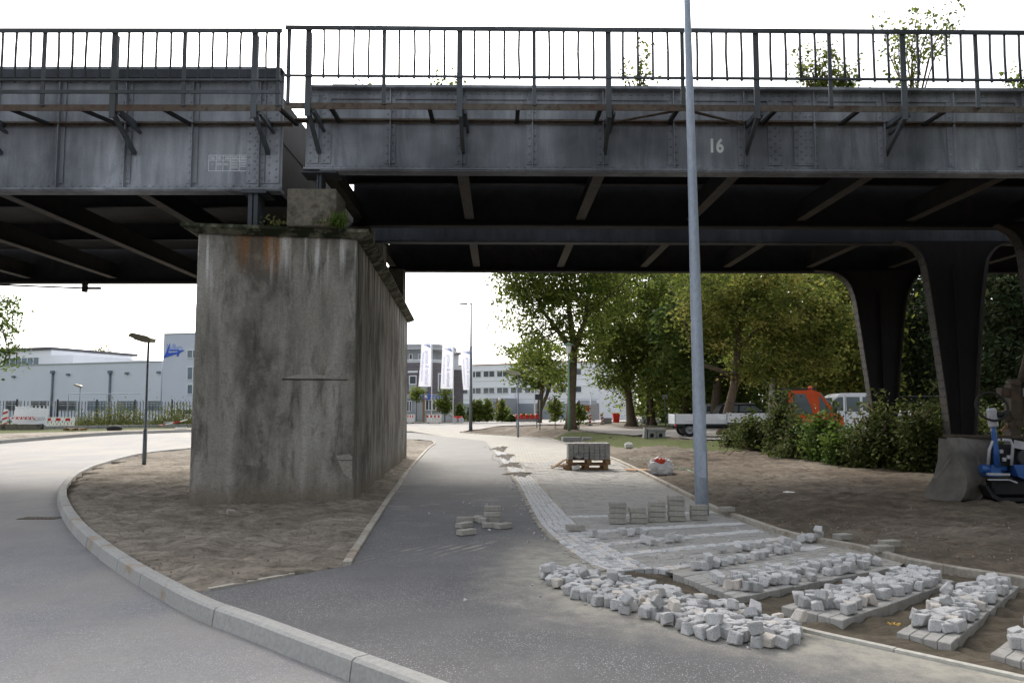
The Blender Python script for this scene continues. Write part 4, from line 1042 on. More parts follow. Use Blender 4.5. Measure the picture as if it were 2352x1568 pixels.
def heap(sample, n, base, label, group, tries=16, maxh=.10, rng=None):
    rg = rng or rnd
    for _ in range(n):
        best = None
        for _t in range(tries):
            x, y = sample(rg); b = base(x, y) if callable(base) else base; z = drop(x, y, .037, b)
            if best is None or z < best[2]: best = (x, y, z, b)
        x, y, z, b = best
        if z - b > maxh: continue
        k = rg.randrange(len(CM)); tilt = .12 if z - b < .02 else .38
        rot = Euler((rg.gauss(0, tilt), rg.gauss(0, tilt), rg.uniform(0, 6.28)))
        zmin = min((rot.to_matrix() @ v.co).z for v in CM[k].vertices); zmax = max((rot.to_matrix() @ v.co).z for v in CM[k].vertices)
        fill(x, y, .041, z + (zmax - zmin) * .86)
        LOOSE.append((math.hypot(x, y), k, (x, y, z - zmin - .003), rot, label, group))
HL_ = resample(catmull(W([(1262, 1322), (1330, 1336), (1420, 1366), (1520, 1394), (1620, 1424), (1720, 1450), (1790, 1462)]), 8), .05)
HU = resample([(1255, 1318), (1330, 1320), (1430, 1338), (1520, 1362), (1620, 1390), (1700, 1412), (1800, 1438), (1830, 1452)], 8); HD = resample([(1250, 1330), (1290, 1362), (1400, 1400), (1500, 1425), (1600, 1462), (1700, 1480), (1790, 1490), (1838, 1468)], 8)
def s_main(rg):
    s_ = rg.random(); t_ = min(1, max(0, rg.gauss(.5, .27))); a = HU[int(s_ * (len(HU) - 1))]; b = HD[int(s_ * (len(HD) - 1))]; return gp(lerp(a[0], b[0], t_) + rg.uniform(-4, 4), lerp(a[1], b[1], t_))
heap(s_main, 235, lambda x, y: -.0, 'rough white granite cobble in the long heap along the path edge', 'granite cobbles heaped along the asphalt path')
heap(lambda rg: (gp(1833, 1455)[0] + .02, gp(1833, 1455)[1]), 1, 0, 'rough white granite cobble in the long heap along the path edge', 'granite cobbles heaped along the asphalt path')
def s_strip(s, u0, u1, v0, v1):
    def f(rg):
        u = min(max(rg.gauss((u0 + u1) / 2, (u1 - u0) * .28), u0), u1); v = rg.uniform(v0, v1)
        p = (s[0] * (1 - u) + s[1] * u) * (1 - v) + (s[2] * (1 - u) + s[3] * u) * v; return p[0], p[1]
    return f
TXT = ['on the paver strip nearest the finished rows', 'on the middle paver strip between sand trenches', 'on the paver strip with the yellow leaf', 'on the paver strip at the frame edge']
heap(s_strip(SW[0], .06, .5, .03, .97), 66, .014, 'rough white granite cobble piled ' + TXT[0], 'cobbles piled on the first strip', maxh=.10)
heap(s_strip(SW[1], .1, .9, .05, .97), 84, .014, 'rough white granite cobble piled ' + TXT[1], 'cobbles piled on the second strip', maxh=.10)
heap(s_strip(SW[2], .12, .95, .1, .97), 76, .014, 'rough white granite cobble piled ' + TXT[2], 'cobbles piled on the third strip', maxh=.10)
heap(s_strip(SW[3], .15, .9, .12, .97), 40, .014, 'rough white granite cobble piled ' + TXT[3], 'cobbles piled on the fourth strip', maxh=.12)
# a thin scatter on the finished rows
def scatter_px(us): 
    def f(rg):
        (u0, v0, u1, v1) = rg.choice(us); t = rg.random(); p = gp(lerp(u0, u1, t) + rg.uniform(-6, 6), lerp(v0, v1, t) + rg.uniform(-4, 4), .0); return p
    return f
heap(scatter_px([(1350, 1236, 1480, 1228), (1470, 1250, 1560, 1243), (1640, 1275, 1780, 1255), (1760, 1272, 1830, 1268), (1600, 1310, 1680, 1300), (1700, 1292, 1790, 1278), (1840, 1245, 1885, 1240)]), 46, .01, 'granite cobble lying loose on the finished sett rows', 'cobbles scattered on the sett rows', tries=2)
LOOSE.sort(key=lambda t: t[0])
for d, k, loc, rot, label, group in LOOSE[:300]:
    o = bpy.data.objects.new('granite_cobble', CM[k]); COL.objects.link(o); o.location = loc; o.rotation_euler = rot; tag(o, label, 'cobblestone', group)
mb = MB()
for d, k, loc, rot, label, group in LOOSE[300:]:
    m = rot.to_matrix(); mb.add([m @ v.co + Vector(loc) for v in CM[k].vertices], [tuple(p.vertices) for p in CM[k].polygons])
tag(mb.build('granite_cobble_pile', M['granite']), kind='stuff', label='pale granite cobbles heaped further back on the paving')
# stone chips and crumbs
mb = MB()
def chip(x, y, z, s):
    rot = Euler((rnd.uniform(0, 6), rnd.uniform(0, 6), rnd.uniform(0, 6))).to_matrix(); P = [Vector((1, 0, -.5)), Vector((-.6, .8, -.5)), Vector((-.6, -.8, -.4)), Vector((.1, 0, .8)), Vector((.5, .7, .2))]
    mb.add([Vector((x, y, z + s * .4)) + (rot @ p) * s * rnd.uniform(.6, 1.1) for p in P], [(0, 1, 2), (0, 3, 4), (1, 2, 3), (2, 0, 3), (0, 4, 1), (1, 4, 3)])
for _ in range(120):
    i = rnd.randrange(int(len(SLr) * .8)); p = SLr[i]; chip(p[0] - abs(rnd.gauss(0, .16)), p[1] - .02, 0, rnd.uniform(.008, .03))
for _ in range(170):
    i = rnd.randrange(len(HL_)); p = HL_[i]; a = rnd.gauss(-.15, .22); chip(p[0] + .63 * a, p[1] + .77 * a, .0, rnd.uniform(.006, .02))
for (u, v) in [(1064, 1155), (1078, 1157), (1088, 1163), (1105, 1162), (1118, 1160), (1090, 1152), (1130, 1157), (1240, 1370), (1068, 1380), (1155, 1170), (1300, 1205), (1020, 1178), (985, 1180), (1222, 1162)] + [(rnd.uniform(1340, 1850), rnd.uniform(1215, 1300)) for _ in range(90)] + [(rnd.uniform(1050, 1300), rnd.uniform(1180, 1260)) for _ in range(8)]:
    p = gp(u, v); chip(p[0], p[1], 0.0, rnd.uniform(.010, .035))
tag(mb.build('stone_chips', M['granite'], fixn=False), kind='stuff', label='scattered pale stone chips on asphalt and paving')
# dark sand swept over the setts and clods in the soil
mb = MB()
for (u, v, rx_, ry_, h) in [(1192, 1089, .34, .7, .05), (1176, 1068, .32, 1.2, .05), (1162, 1048, .3, 1.8, .05), (1150, 1030, .3, 2.4, .05)]:
    p = gp(u, v); n = 40; vs = [(p[0], p[1], h)]; sd = rnd.random() * 50
    ang = [1 + .35 * math.sin(3 * 2 * math.pi * k / n + sd) + .25 * math.sin(7 * 2 * math.pi * k / n + 2 * sd) + rnd.uniform(-.12, .12) for k in range(n)]
    for ring in (.25, .5, .75, 1.0):
        for k in range(n):
            t = 2 * math.pi * k / n; rr = ring * ang[k]; vs.append((p[0] + rr * rx_ * math.cos(t), p[1] + rr * ry_ * math.sin(t), h * (1 - ring) * rnd.uniform(.6, 1.3) + .012 - .03 * (ring == 1.0)))
    fs = [(0, 1 + k, 1 + (k + 1) % n) for k in range(n)] + [(1 + q * n + k, 1 + (q + 1) * n + k, 1 + (q + 1) * n + (k + 1) % n, 1 + q * n + (k + 1) % n) for q in range(3) for k in range(n)]
    mb.add(vs, fs, True)
M['darksand'] = simple('damp_sand', lin(86, 78, 66), lin(60, 54, 46), 12, .97, bump=.7, bscale=60)
tag(mb.build('swept_sand', M['darksand']), kind='stuff', label='dark sand swept in heaps over the sett band')
mb = MB()
def clods(poly_px, n, smin, smax):
    for _ in range(n):
        u, v = poly_px(rnd); p = gz(u, v)
        if not (pip(ISLAND, p.x, p.y) or pip(ZB, p.x, p.y)) or pip(PATH, p.x, p.y): continue
        chip(p.x, p.y, p.z - .01, rnd.uniform(smin, smax))
clods(lambda r: (r.uniform(1700, 2340), r.uniform(1100, 1290)), 800, .006, .026)
clods(lambda r: (r.uniform(240, 800), r.uniform(1165, 1330)), 700, .005, .02)
clods(lambda r: (r.uniform(1440, 1660), r.uniform(1040, 1110)), 160, .012, .035)
clods(lambda r: (r.uniform(170, 430), r.uniform(1060, 1200)), 120, .008, .02)
cl = mb
tag(cl.build('soil_clods', simple('soil_clod', lin(158, 146, 128), lin(124, 112, 97), 8, .97), fixn=False), kind='stuff', label='small clods of earth strewn over the bare soil')

# ================================================================= paver bricks
BX, BY, BZ = .25, .125, .077
def brick_mesh(nm, sx, sy, sz, mat, b=.006):
    m = MB(); m.cbox((0, 0, 0), (sx, sy, sz), (0, 0, 0), b); o = m.build(nm, mat); me = o.data; bpy.data.objects.remove(o); return me
BR = brick_mesh('paver_brick', BX, BY, BZ - .004, M['brick'], .008); BL = brick_mesh('paver_block', .137, .236, .086, M['palletblock'])
def put(nm, me, loc, rot, label, cat, group=None):
    o = bpy.data.objects.new(nm, me); COL.objects.link(o); o.location = loc; o.rotation_euler = rot; return tag(o, label, cat, group)
for (u, v, n, who) in [(1419, 1204, 4, 'in the stack nearest the sett band'), (1467, 1203, 3, 'in the low stack between two taller stacks'), (1511, 1200, 4, 'in the four-high stack beside the tallest stack'), (1556, 1198, 5, 'in the tallest stack, five bricks high'), (1607, 1196, 3, 'in the stack at the foot of the tall pole')]:
    x, y = gp(u, v); y += .07
    for k in range(n):
        put('paver_brick', BR, (x + rnd.uniform(-.012, .012), y + rnd.uniform(-.012, .012), .004 + BZ * (k + .5)), (0, 0, rnd.uniform(-.05, .07)), ('lowest', 'second', 'third', 'fourth', 'fifth')[k] + ' grey paver brick ' + who, 'brick', 'bricks stacked by the tall pole')
def px5(x, y): return ((1000 + x / 1.849) / 1.4337, (1400 + y / 1.849) / 1.4337)
loosebr = [((982, 592), 0, 0, 'long brick lying alone beside the small brick pile', 0), ((1053, 590), 1.35, 0, 'brick turned end-on at the back of the small pile', 0), ((1092, 598), 1.45, 0, 'brick set end-on in the middle of the small pile', 0), ((1148, 590), .05, 0, 'brick at the bottom of the small pile', 0),
           ((1148, 590), -.05, BZ, 'brick in the middle layer of the small pile', 0), ((1150, 588), .08, 2 * BZ, 'brick on top of the small pile on the path', 0), ((1140, 628), .02, 0, 'brick in front of the small pile, parallel to it', 0), ((1215, 635), .75, 0, 'brick turned aslant at the end of the small pile', 0), ((975, 630), .9, 0, 'brick half behind the foremost aslant brick', 0), ((988, 674), .7, 0, 'foremost brick of the small pile, lying aslant', 0)]
for (q, rz, z, lab, _) in loosebr:
    x, y = gp(*px5(*q)); put('paver_brick', BR, (x, y + .06 * abs(math.cos(rz)) + .1 * abs(math.sin(rz)), .002 + BZ / 2 + z), (0, 0, rz), 'grey paver ' + lab, 'brick', 'bricks of the small pile on the path')
for (u, v, rz, z, lab) in [(1672, 1187, .5, .058, 'grey paver brick lying across the footway edging'), (1940, 1244, .55, 0, 'single grey paver brick on the bare soil'), (2048, 1260, .4, 0, 'grey paver brick on soil touching another'), (2032, 1277, .3, .02, 'grey paver brick leaning on the edging by another brick'), (1322, 1222, .2, .0, 'grey paver brick end by the sett rows')]:
    x, y = gp(u, v); put('paver_brick', BR, (x, y + .06, .02 + z + BZ / 2), (0.02, .03, rz), lab, 'brick')

# ================================================================= pallets with blocks
def pallet(loc, rz, label):
    r_ = thing('wooden_pallet', label, 'pallet', loc, rz)
    def P(nm, x0, x1, y0, y1, z0, z1):
        L = Vector(loc); m = MB(); m.box(L.x + x0, L.x + x1, L.y + y0, L.y + y1, L.z + z0, L.z + z1); m.build(nm, M['wood'], r_)
    for k in range(3): P('bottom_board', -.6, .6, -.4 + k * .35, -.3 + k * .35, 0, .022)
    for i in range(3):
        for k in range(3): P('spacer_block', -.6 + i * .53, -.46 + i * .53, -.4 + k * .35, -.3 + k * .35, .0225, .1)
    for i in range(3): P('cross_board', -.6 + i * .53, -.46 + i * .53, -.4, .4, .1005, .122)
    for k in range(6): P('deck_board', -.6, .6, -.4 + k * .14, -.295 + k * .14, .1225, .144)
    return r_
pp = gp(1352, 1079); PY = pp[1] + .4
pallet((pp[0] - .06, PY, .0), .03, 'lower wooden pallet on the paving under the block load')
pallet((pp[0] + .02, PY + .02, .145), .0, 'upper wooden pallet carrying the grey blocks')
z0 = .29
for c in range(8):
    for r_ in range(5):
        for d in range(3):
            if d == 1 and r_ < 4 and 0 < c < 7: continue
            if d == 0 and c in (1, 2) and r_ == 0: continue
            x = pp[0] - .585 + .04 + c * .146 + (.012 if c > 3 else 0) + .05
            put('paver_block', BL, (x + rnd.uniform(-.003, .003), PY - .25 + d * .245 + rnd.uniform(-.006, .006), z0 + .0905 * (r_ + .5)), (0, 0, rnd.uniform(-.01, .01)), 'grey paver block in the ' + ('left' if False else ('pack with missing blocks' if c < 4 else 'complete pack')) + ' on the pallet', 'block', 'blocks packed on the pallet, ' + ('gappy pack' if c < 4 else 'complete pack'))
for (dx, rz, ry, lab) in [(-.34, .5, .6, 'grey block tipped over at the foot of the gappy pack'), (-.2, -.3, -.5, 'grey block leaning against its tipped neighbour on the pallet')]:
    put('paver_block', BL, (pp[0] + dx, PY - .37, z0 + .085), (.1, ry, rz), lab, 'block')
lp = MB(); x0, y0_ = gp(1292, 1079)
bd = thing('broken_boards', 'loose broken boards lying beside the pallet', 'boards', (x0, y0_, 0))
for (dx, dy, L, rz, tilt, nm) in [(-.1, .25, .5, .6, -.45, 'board'), (.18, .35, .6, -.4, .12, 'board'), (.2, .15, .55, .1, .05, 'board'), (.05, .5, .7, .2, .03, 'board')]:
    m = MB(); m.obox((x0 + dx, y0_ + dy, .06 + abs(tilt) * .22), (L, .11, .025), (0, tilt, rz)); m.build(nm, M['wood'], bd)
cp = gp(1323, 1081); cup = MB(); cup.lathe((cp[0], cp[1] + .1, .075), [(.055, -.1), (.06, -.095), (.078, .1), (.072, .1), (.05, -.08)], 16, axis=(1, .15, .12))
tag(cup.build('plastic_cup', M['white_plastic'], loc=(cp[0], cp[1], 0)), 'white plastic cup lying in front of the pallet', 'cup')

# concrete elements, canister, rubbish
def gzl(u, v): return gz(u, v)
p = gz(1506, 1009); r_ = thing('concrete_blocks', 'stack of grey concrete channel blocks with square holes', 'concrete block', tuple(p))
def hollow(cx, cy, cz, w, d, h, hole, root):
    m = MB(); t = (w - hole) / 2; th = (h - hole) / 2
    m.box(cx - w / 2, cx - hole / 2, cy - d / 2, cy + d / 2, cz, cz + h); m.box(cx + hole / 2, cx + w / 2, cy - d / 2, cy + d / 2, cz, cz + h)
    m.box(cx - hole / 2, cx + hole / 2, cy - d / 2, cy + d / 2, cz, cz + th); m.box(cx - hole / 2, cx + hole / 2, cy - d / 2, cy + d / 2, cz + h - th, cz + h); m.box(cx - hole / 2, cx + hole / 2, cy + d / 2 - .05, cy + d / 2 - .001, cz + th, cz + h - th)
    m.build('hollow_block', M['cement'], root)
hollow(p.x - .16, p.y + .3, p.z, .36, .5, .36, .17, r_); hollow(p.x + .26, p.y + .38, p.z, .42, .5, .36, .17, r_)
MB().cbox((p.x + .08, p.y + .36, p.z + .43), (.86, .52, .13), b=.01).build('cover_slab', M['cement'], r_)
MB().obox((p.x - .46, p.y + .3, p.z + .27), (.09, .5, .54), (0, .08, 0)).build('side_slab', M['cement'], r_)
p = gz(1325, 1000); r_ = thing('kerb_stack', 'flat pile of grey concrete slabs and kerb pieces under the tree', 'concrete slabs', tuple(p))
MB().cbox((p.x - .28, p.y + .3, p.z + .12), (.95, .6, .24), (0, 0, .06), .015).build('slab', M['cement'], r_)
for k in range(6): MB().cbox((p.x + .36 + k * .085, p.y + .34, p.z + .11), (.08, .5, .22), (0, 0, .04), .01).build('kerb_piece', M['palletblock'], r_)
p = gz(1445, 1016); r_ = thing('canister', 'cream white plastic canister standing on the grass', 'canister', tuple(p))
MB().cbox((p.x, p.y + .1, p.z + .1), (.32, .2, .2), b=.03).build('body', M['white_plastic'], r_); MB().tube([(p.x - .08, p.y + .1, p.z + .2), (p.x - .08, p.y + .1, p.z + .235), (p.x + .06, p.y + .1, p.z + .235), (p.x + .06, p.y + .1, p.z + .2)], .014, 6).build('handle', M['white_plastic'], r_); MB().lathe((p.x + .11, p.y + .1, p.z + .2), [(.025, 0), (.025, .03)], 10).build('cap', M['white_plastic'], r_)
a, b = gz(1400, 1006), gz(1478, 1003); tag(MB().bar(a + Vector((0, 0, .06)), b + Vector((0, 0, .1)), .2, .05).build('plank', simple('dark_plank', lin(80, 62, 52), lin(60, 48, 40), 8, .9), loc=tuple(a)), 'dark brown plank leading to the concrete blocks', 'plank')
# crumpled sack with card
p = gz(1520, 1088); r_ = thing('rubbish_sack', 'torn white sack with red print lying open on the soil', 'sack', tuple(p))
bm = bmesh.new(); bmesh.ops.create_icosphere(bm, subdivisions=4, radius=1); rg = random.Random(5)
from mathutils import noise as mnoise
for v in bm.verts:
    c = v.co.copy(); n = mnoise.noise(c * 1.7) * .22 + mnoise.noise(c * 4.5) * .13 + mnoise.noise(c * 9) * .07
    v.co = Vector((c.x * .34, c.y * .26, max(c.z, -.55) * .27)) * (1 + n)
    v.co.z += .14 + .06 * (c.x < -.2) * max(0, c.z)
me = bpy.data.meshes.new('sack'); bm.to_mesh(me); bm.free(); link_mesh('sack', me, M['bag'], r_)
bm = bmesh.new(); bmesh.ops.create_icosphere(bm, subdivisions=3, radius=1)
for v in bm.verts:
    c = v.co.copy(); n = mnoise.noise(c * 3 + Vector((3, 1, 2))) * .2; v.co = Vector((c.x * .16 - .05, c.y * .14 - .1, c.z * .09 + .33)) * (1 + n * .5)
me = bpy.data.meshes.new('red_print'); bm.to_mesh(me); bm.free(); link_mesh('red_print', me, M['bag_red'], r_)
MB().obox((p.x - .06, p.y - .2, p.z + .22), (.26, .02, .16), (-.5, .15, .1)).build('opening', M['cardboard'], r_)
a = gz(1462, 1082); tag(MB().obox((a.x, a.y + .1, a.z + .045), (.62, .34, .012), (.04, .02, .1)).build('cardboard_sheet', M['cardboard'], loc=tuple(a)), 'flat brown cardboard sheet beside the torn sack', 'cardboard')
for i, (u, v, du) in enumerate([(1555, 1078, 30), (1580, 1081, 45), (1470, 1058, 35), (1440, 1056, 30), (1600, 1084, 40)]):
    pts = [gz(u + du * (k / 5 - .5) + rnd.uniform(-4, 4), v + rnd.uniform(-3, 3)) + Vector((0, 0, .03 + rnd.uniform(0, .03))) for k in range(6)]
    tag(MB().tube(pts, .008, 5).build('packing_strap', M['strap'], loc=tuple(pts[0])), 'pale green packing strap curled on the bare soil', 'strap', 'green packing straps near the sack')
a = gz(1813, 1133); m = MB(); m.add([a + Vector((-.11, -.03, .02)), a + Vector((.1, -.04, .025)), a + Vector((.12, .06, .03)), a + Vector((-.02, .09, .045)), a + Vector((-.12, .05, .03))], [(0, 1, 2, 3, 4)]); tag(m.build('paper_scrap', M['white_plastic'], loc=tuple(a)), 'white scrap of paper on the dark bare soil', 'paper')
a = gp(2054, 1443); m = MB()
for k in range(5):
    t = k * 1.25; c = Vector((a[0], a[1], .03)); m.add([c, c + Vector((math.cos(t - .3) * .05, math.sin(t - .3) * .05, .012)), c + Vector((math.cos(t) * .055, math.sin(t) * .045, .004)), c + Vector((math.cos(t + .3) * .05, math.sin(t + .3) * .05, .014))], [(0, 1, 2, 3)])
tag(m.build('fallen_leaf', simple('yellow_leaf', lin(200, 164, 70), lin(176, 138, 56), 10, .7), loc=(a[0], a[1], 0)), 'yellow fallen leaf at the corner of a paver strip', 'leaf')
a = gz(530, 1180); tag(MB().obox((a.x, a.y, .03), (.12, .1, .07), (.2, .1, .5)).build('stone', M['edging'], loc=tuple(a)), 'single pale stone in the sand before the pier', 'stone')
# dry branches on the soil near the bushes
for i in range(7):
    p0 = gz(rnd.uniform(1640, 1720), rnd.uniform(1022, 1050)); q = [p0 + Vector((0, 0, .02))]
    for k in range(4): q.append(q[-1] + Vector((rnd.uniform(-.25, .25), rnd.uniform(-.15, .15), rnd.uniform(-.02, .16))))
    m = MB(); m.tube(q, [.018, .015, .012, .009, .004], 5); m.tube([q[2], q[2] + Vector((rnd.uniform(-.3, .3), .1, .2))], [.009, .003], 5)
    tag(m.build('dead_branch', M['drywood'], loc=tuple(p0)), 'bare dry branch lying by the leafy bushes', 'branch', 'dry branches on the soil')

# grass blades on the lawn and sticks on the bare soil
rg = np.random.default_rng(44); L_ = np.array(LAWN); C = []
while len(C) < 16000:
    q = rg.uniform(L_.min(0), L_.max(0), (4000, 2)); q = q[pip(LAWN, q[:, 0], q[:, 1])]; C += [tuple(a) for a in q]
C = np.array(C[:16000]); C = np.c_[C, zg(C[:, 0], C[:, 1]) + .05]
# ================================================================= lamps and poles
x, y = gp(1613, 1183); xt, zt_ = at(1578, 0, y)
r_ = thing('lamp_pole', 'tall tapered galvanised steel pole behind the brick stacks', 'pole', (x, y, 0))
sl_ = (xt - x) / zt_; Hp = 11.5
MB().tube([(x, y, -.1), (x + sl_ * 1.2, y, 1.2), (x + sl_ * 4, y, 4), (x + sl_ * 8, y, 8), (x + sl_ * Hp, y, Hp)], [.108, .104, .084, .056, .04], 24).build('shaft', M['galv'], r_)
MB().tube([(x + sl_ * Hp, y, Hp - .05), (x + sl_ * Hp - .5, y, Hp + .15), (x + sl_ * Hp - 1.4, y, Hp + .2)], .035, 10).build('arm', M['galv'], r_)
MB().cbox((x + sl_ * Hp - 1.7, y, Hp + .2), (.75, .28, .12), b=.03).build('lamp_head', M['lamp_head'], r_)
MB().box(x - .05, x + .05, y - .112, y - .09, .6, 1.0).build('service_door', M['galv'], r_)
def shoebox_lamp(base, H, label, head_dx, mat=M['pole_grey'], group='short street lamps with flat box heads', hw=.62):
    b = Vector(base); r_ = thing('street_lamp', label, 'lamp', tuple(b), group=group)
    MB().tube([b, b + Vector((0, 0, 1.05))], .062, 14).build('lower_post', mat, r_)
    MB().tube([b + Vector((0, 0, 1.03)), b + Vector((0, 0, 1.1)), b + Vector((0, 0, H - .02))], [.062, .042, .036], 14).build('upper_post', mat, r_)
    s = 1 if head_dx > 0 else -1; zt = b.z + H
    # wedge shaped housing: thin at the tip, thick at the post, slightly tilted
    pr = [(-.13, -.02), (-.15, .09), (.0, .17), (hw, .27), (hw + .13, .17), (hw * .72, .06), (.1, -.02)]
    hd = MB(); n = len(pr)
    hd.prism(pr, lambda p: (b.x + s * p[0], b.y - .2, zt + p[1]), lambda p: (b.x + s * p[0], b.y + .2, zt + p[1])); hd.build('housing', M['lamp_head'], r_)
    dg_ = MB(); dg_.prism([(.1, -.005), (hw * .95, .085), (hw * .9, .06), (.12, -.03)], lambda p: (b.x + s * p[0], b.y - .12, zt + p[1] - .0), lambda p: (b.x + s * p[0], b.y + .12, zt + p[1])); dg_.build('diffuser', M['opal'], r_)
    return r_
b = gz(331, 1066); shoebox_lamp(b, (1066 - 786) / F * b.y, 'short grey street lamp standing in the sand island', -1, hw=.46)
b = gz(1190, 999); shoebox_lamp(b, (999 - 856) / F * b.y, 'short grey street lamp at the grass edge beside the footway', -1, group='short street lamps with flat box heads')
b = gz(1081, 986); H = (986 - 693) / F * b.y; r_ = thing('street_lamp', 'very tall slim street lamp with short arm near the flags', 'lamp', tuple(b))
MB().tube([b, b + Vector((0, 0, 2.5)), b + Vector((0, 0, H))], [.15, .11, .07], 14).build('mast', M['pole_grey'], r_); MB().box(b.x - .95, b.x + .08, b.y - .06, b.y + .06, b.z + H - .05, b.z + H + .06).build('arm', M['pole_grey'], r_); MB().cbox((b.x - .62, b.y, b.z + H - .03), (.62, .26, .12), (0, .06, 0), .03).build('lamp_head', M['lamp_head'], r_)
b = gz(1308, 988); b.y -= 1.6; b.x = at(1307, 988, b.y)[0]; b.z = zgf(b.x, b.y); H = (988 - 785) / F * b.y
r_ = thing('street_lamp', 'old green lamp post with opal glass shade before the tree', 'lamp', tuple(b))
MB().tube([b, b + Vector((0, 0, H * .33)), b + Vector((0, 0, H * .34)), b + Vector((0, 0, H - .75))], [.10, .085, .06, .05], 12).build('post', M['pole_green'], r_)
MB().box(b.x - .3, b.x + .25, b.y - .02, b.y + .02, b.z + H - 1.22, b.z + H - 1.17).build('ladder_bar', M['pole_green'], r_)
MB().lathe((b.x, b.y, b.z + H - .75), [(.08, 0), (.12, .08), (.2, .5), (.2, .56)], 16).build('glass_shade', M['opal'], r_)
MB().lathe((b.x, b.y, b.z + H - .2), [(.38, 0), (.34, .05), (.12, .13), (.03, .2)], 16).build('hat', M['pole_green'], r_)

# ================================================================= plants
def leaf_np(C, size, rg, flat=.45, elong=.55, var=None, up=False):
    n = len(C); nrm = rg.normal(size=(n, 3)); nrm[:, 2] = np.abs(nrm[:, 2]) + flat; nrm /= np.linalg.norm(nrm, axis=1)[:, None]
    t = rg.normal(size=(n, 3))
    if up: t[:, 2] = np.abs(t[:, 2]) + 1.2; nrm = np.cross(t, rg.normal(size=(n, 3))); nrm /= np.linalg.norm(nrm, axis=1)[:, None] + 1e-9
    t -= nrm * (t * nrm).sum(1)[:, None]; t /= np.linalg.norm(t, axis=1)[:, None] + 1e-9; bb = np.cross(nrm, t)
    s = size * rg.uniform(.65, 1.35, n)[:, None]
    P = np.stack([C - t * s, C + bb * s * elong + nrm * s * .12, C + t * s, C - bb * s * elong + nrm * s * .12], 1).reshape(-1, 3)
    Q = np.arange(4 * n).reshape(n, 4); v = np.repeat(var if var is not None else rg.random(n), 4); return P, Q, v
def crown_points(ells, ncl, per, crad, rg, shell=.55):
    w = np.array([e[3] * e[4] * e[5] for e in ells]) ** (2 / 3); w /= w.sum(); idx = rg.choice(len(ells), ncl, p=w)
    d = rg.normal(size=(ncl, 3)); d /= np.linalg.norm(d, axis=1)[:, None]; r = (shell + (1 - shell) * rg.random(ncl)) ** .8 * np.where(rg.random(ncl) < .25, rg.random(ncl), 1)
    E = np.array(ells)[idx]; c = E[:, :3] + d * E[:, 3:] * r[:, None]
    cr = crad * rg.uniform(.6, 1.3, ncl); nl = per
    P = np.repeat(c, nl, 0) + rg.normal(size=(ncl * nl, 3)) * np.repeat(cr, nl)[:, None] * np.array([1, 1, .6])
    var = np.clip(np.repeat(rg.normal(.46, .24, ncl), nl) + rg.normal(0, .2, ncl * nl), 0, 1)
    return P, var, c
def tree(name, label, base, trunk, limbs, ells, ncl, per, size, leaf, bark='bark', group=None, seed=1, crad=.5, sides=9, flat=.45, cat='tree', twigs=40, shell=.55):
    rg = np.random.default_rng(seed); rr = random.Random(seed)
    r_ = thing(name, label, cat, tuple(base), group=group)
    tb_ = MB(); tb_.tube([p for p, r in trunk], [r for p, r in trunk], sides); to = tb_.build('trunk', M[bark], r_)
    P, var, cl = crown_points(ells, ncl, per, crad, rg, shell)
    lb = MB()
    for L in limbs: lb.tube([p for p, r in L], [r for p, r in L], 7)
    nodes = [(Vector(p), r) for L in ([trunk[len(trunk) // 2:]] + limbs) for p, r in L]
    for c in cl[:twigs]:
        c = Vector(c); n0, r0 = min(nodes, key=lambda q: (q[0] - c).length); m = n0.lerp(c, .5) + Vector((rr.uniform(-.3, .3), rr.uniform(-.3, .3), rr.uniform(0, .4)))
        lb.tube([n0, m, c], [min(r0 * .5, .07), .035, .012], 5)
    if lb.v:
        lo_ = lb.build('limbs', M[bark], r_)
        if not limbs: lo_['kind'] = 'stuff'
    V_, Q_, v_ = leaf_np(P, size, rg, flat, .55, var)
    V_ = V_ - np.array(ORG[r_.name]); V_[:, 2] = np.maximum(V_[:, 2], .03)
    link_mesh('crown', np_mesh('crown', V_, Q_, {'var': ('FLOAT', v_)}), M[leaf], r_)
    return r_
def tp(Y, *L): return [(V3(u, v, Y + (k * .13)), r) for k, (u, v, r) in enumerate(L)]
def el(Y, *L):
    out = []
    for (u, v, rx, rz) in L: p = V3(u, v, Y); out.append((p.x, p.y + .1 * rx, p.z, rx, rx * .95, rz))
    return out
B1 = gz(1311, 987); Y1 = B1.y
tree('maple_tree', 'large green maple with forking trunk behind the green lamp', B1, [(B1 + Vector((0, 0, -.2)), .62), (B1 + Vector((0, 0, .5)), .38)] + tp(Y1, (1312, 930, 0.298), (1316, 850, 0.273), (1318, 800, 0.260), (1306, 700, 0.174), (1296, 600, 0.136), (1290, 480, 0.062)),
     [tp(Y1, (1316, 810, 0.223), (1282, 760, 0.167), (1245, 712, 0.136), (1228, 660, 0.112), (1212, 600, 0.087), (1195, 520, 0.037)), tp(Y1, (1320, 800, 0.211), (1342, 740, 0.155), (1352, 670, 0.124), (1372, 600, 0.087), (1405, 540, 0.037)), tp(Y1, (1345, 720, 0.099), (1400, 680, 0.074), (1450, 630, 0.031))],
     el(Y1, (1290, 600, 4.0, 3.8), (1205, 700, 2.3, 2.2), (1350, 700, 3.0, 3.2), (1195, 815, 1.5, .85), (1240, 770, 1.5, 1.2), (1300, 520, 4.6, 3), (1270, 850, 1.1, .9), (1180, 640, 1.6, 1.2), (1270, 680, 2.6, 2.4), (1330, 790, 1.8, 1.4), (1390, 640, 3, 3), (1250, 640, 2.6, 2.2)), 760, 42, .125, 'leaf', seed=3, crad=.5)
B2 = gz(1450, 979); Y2 = B2.y
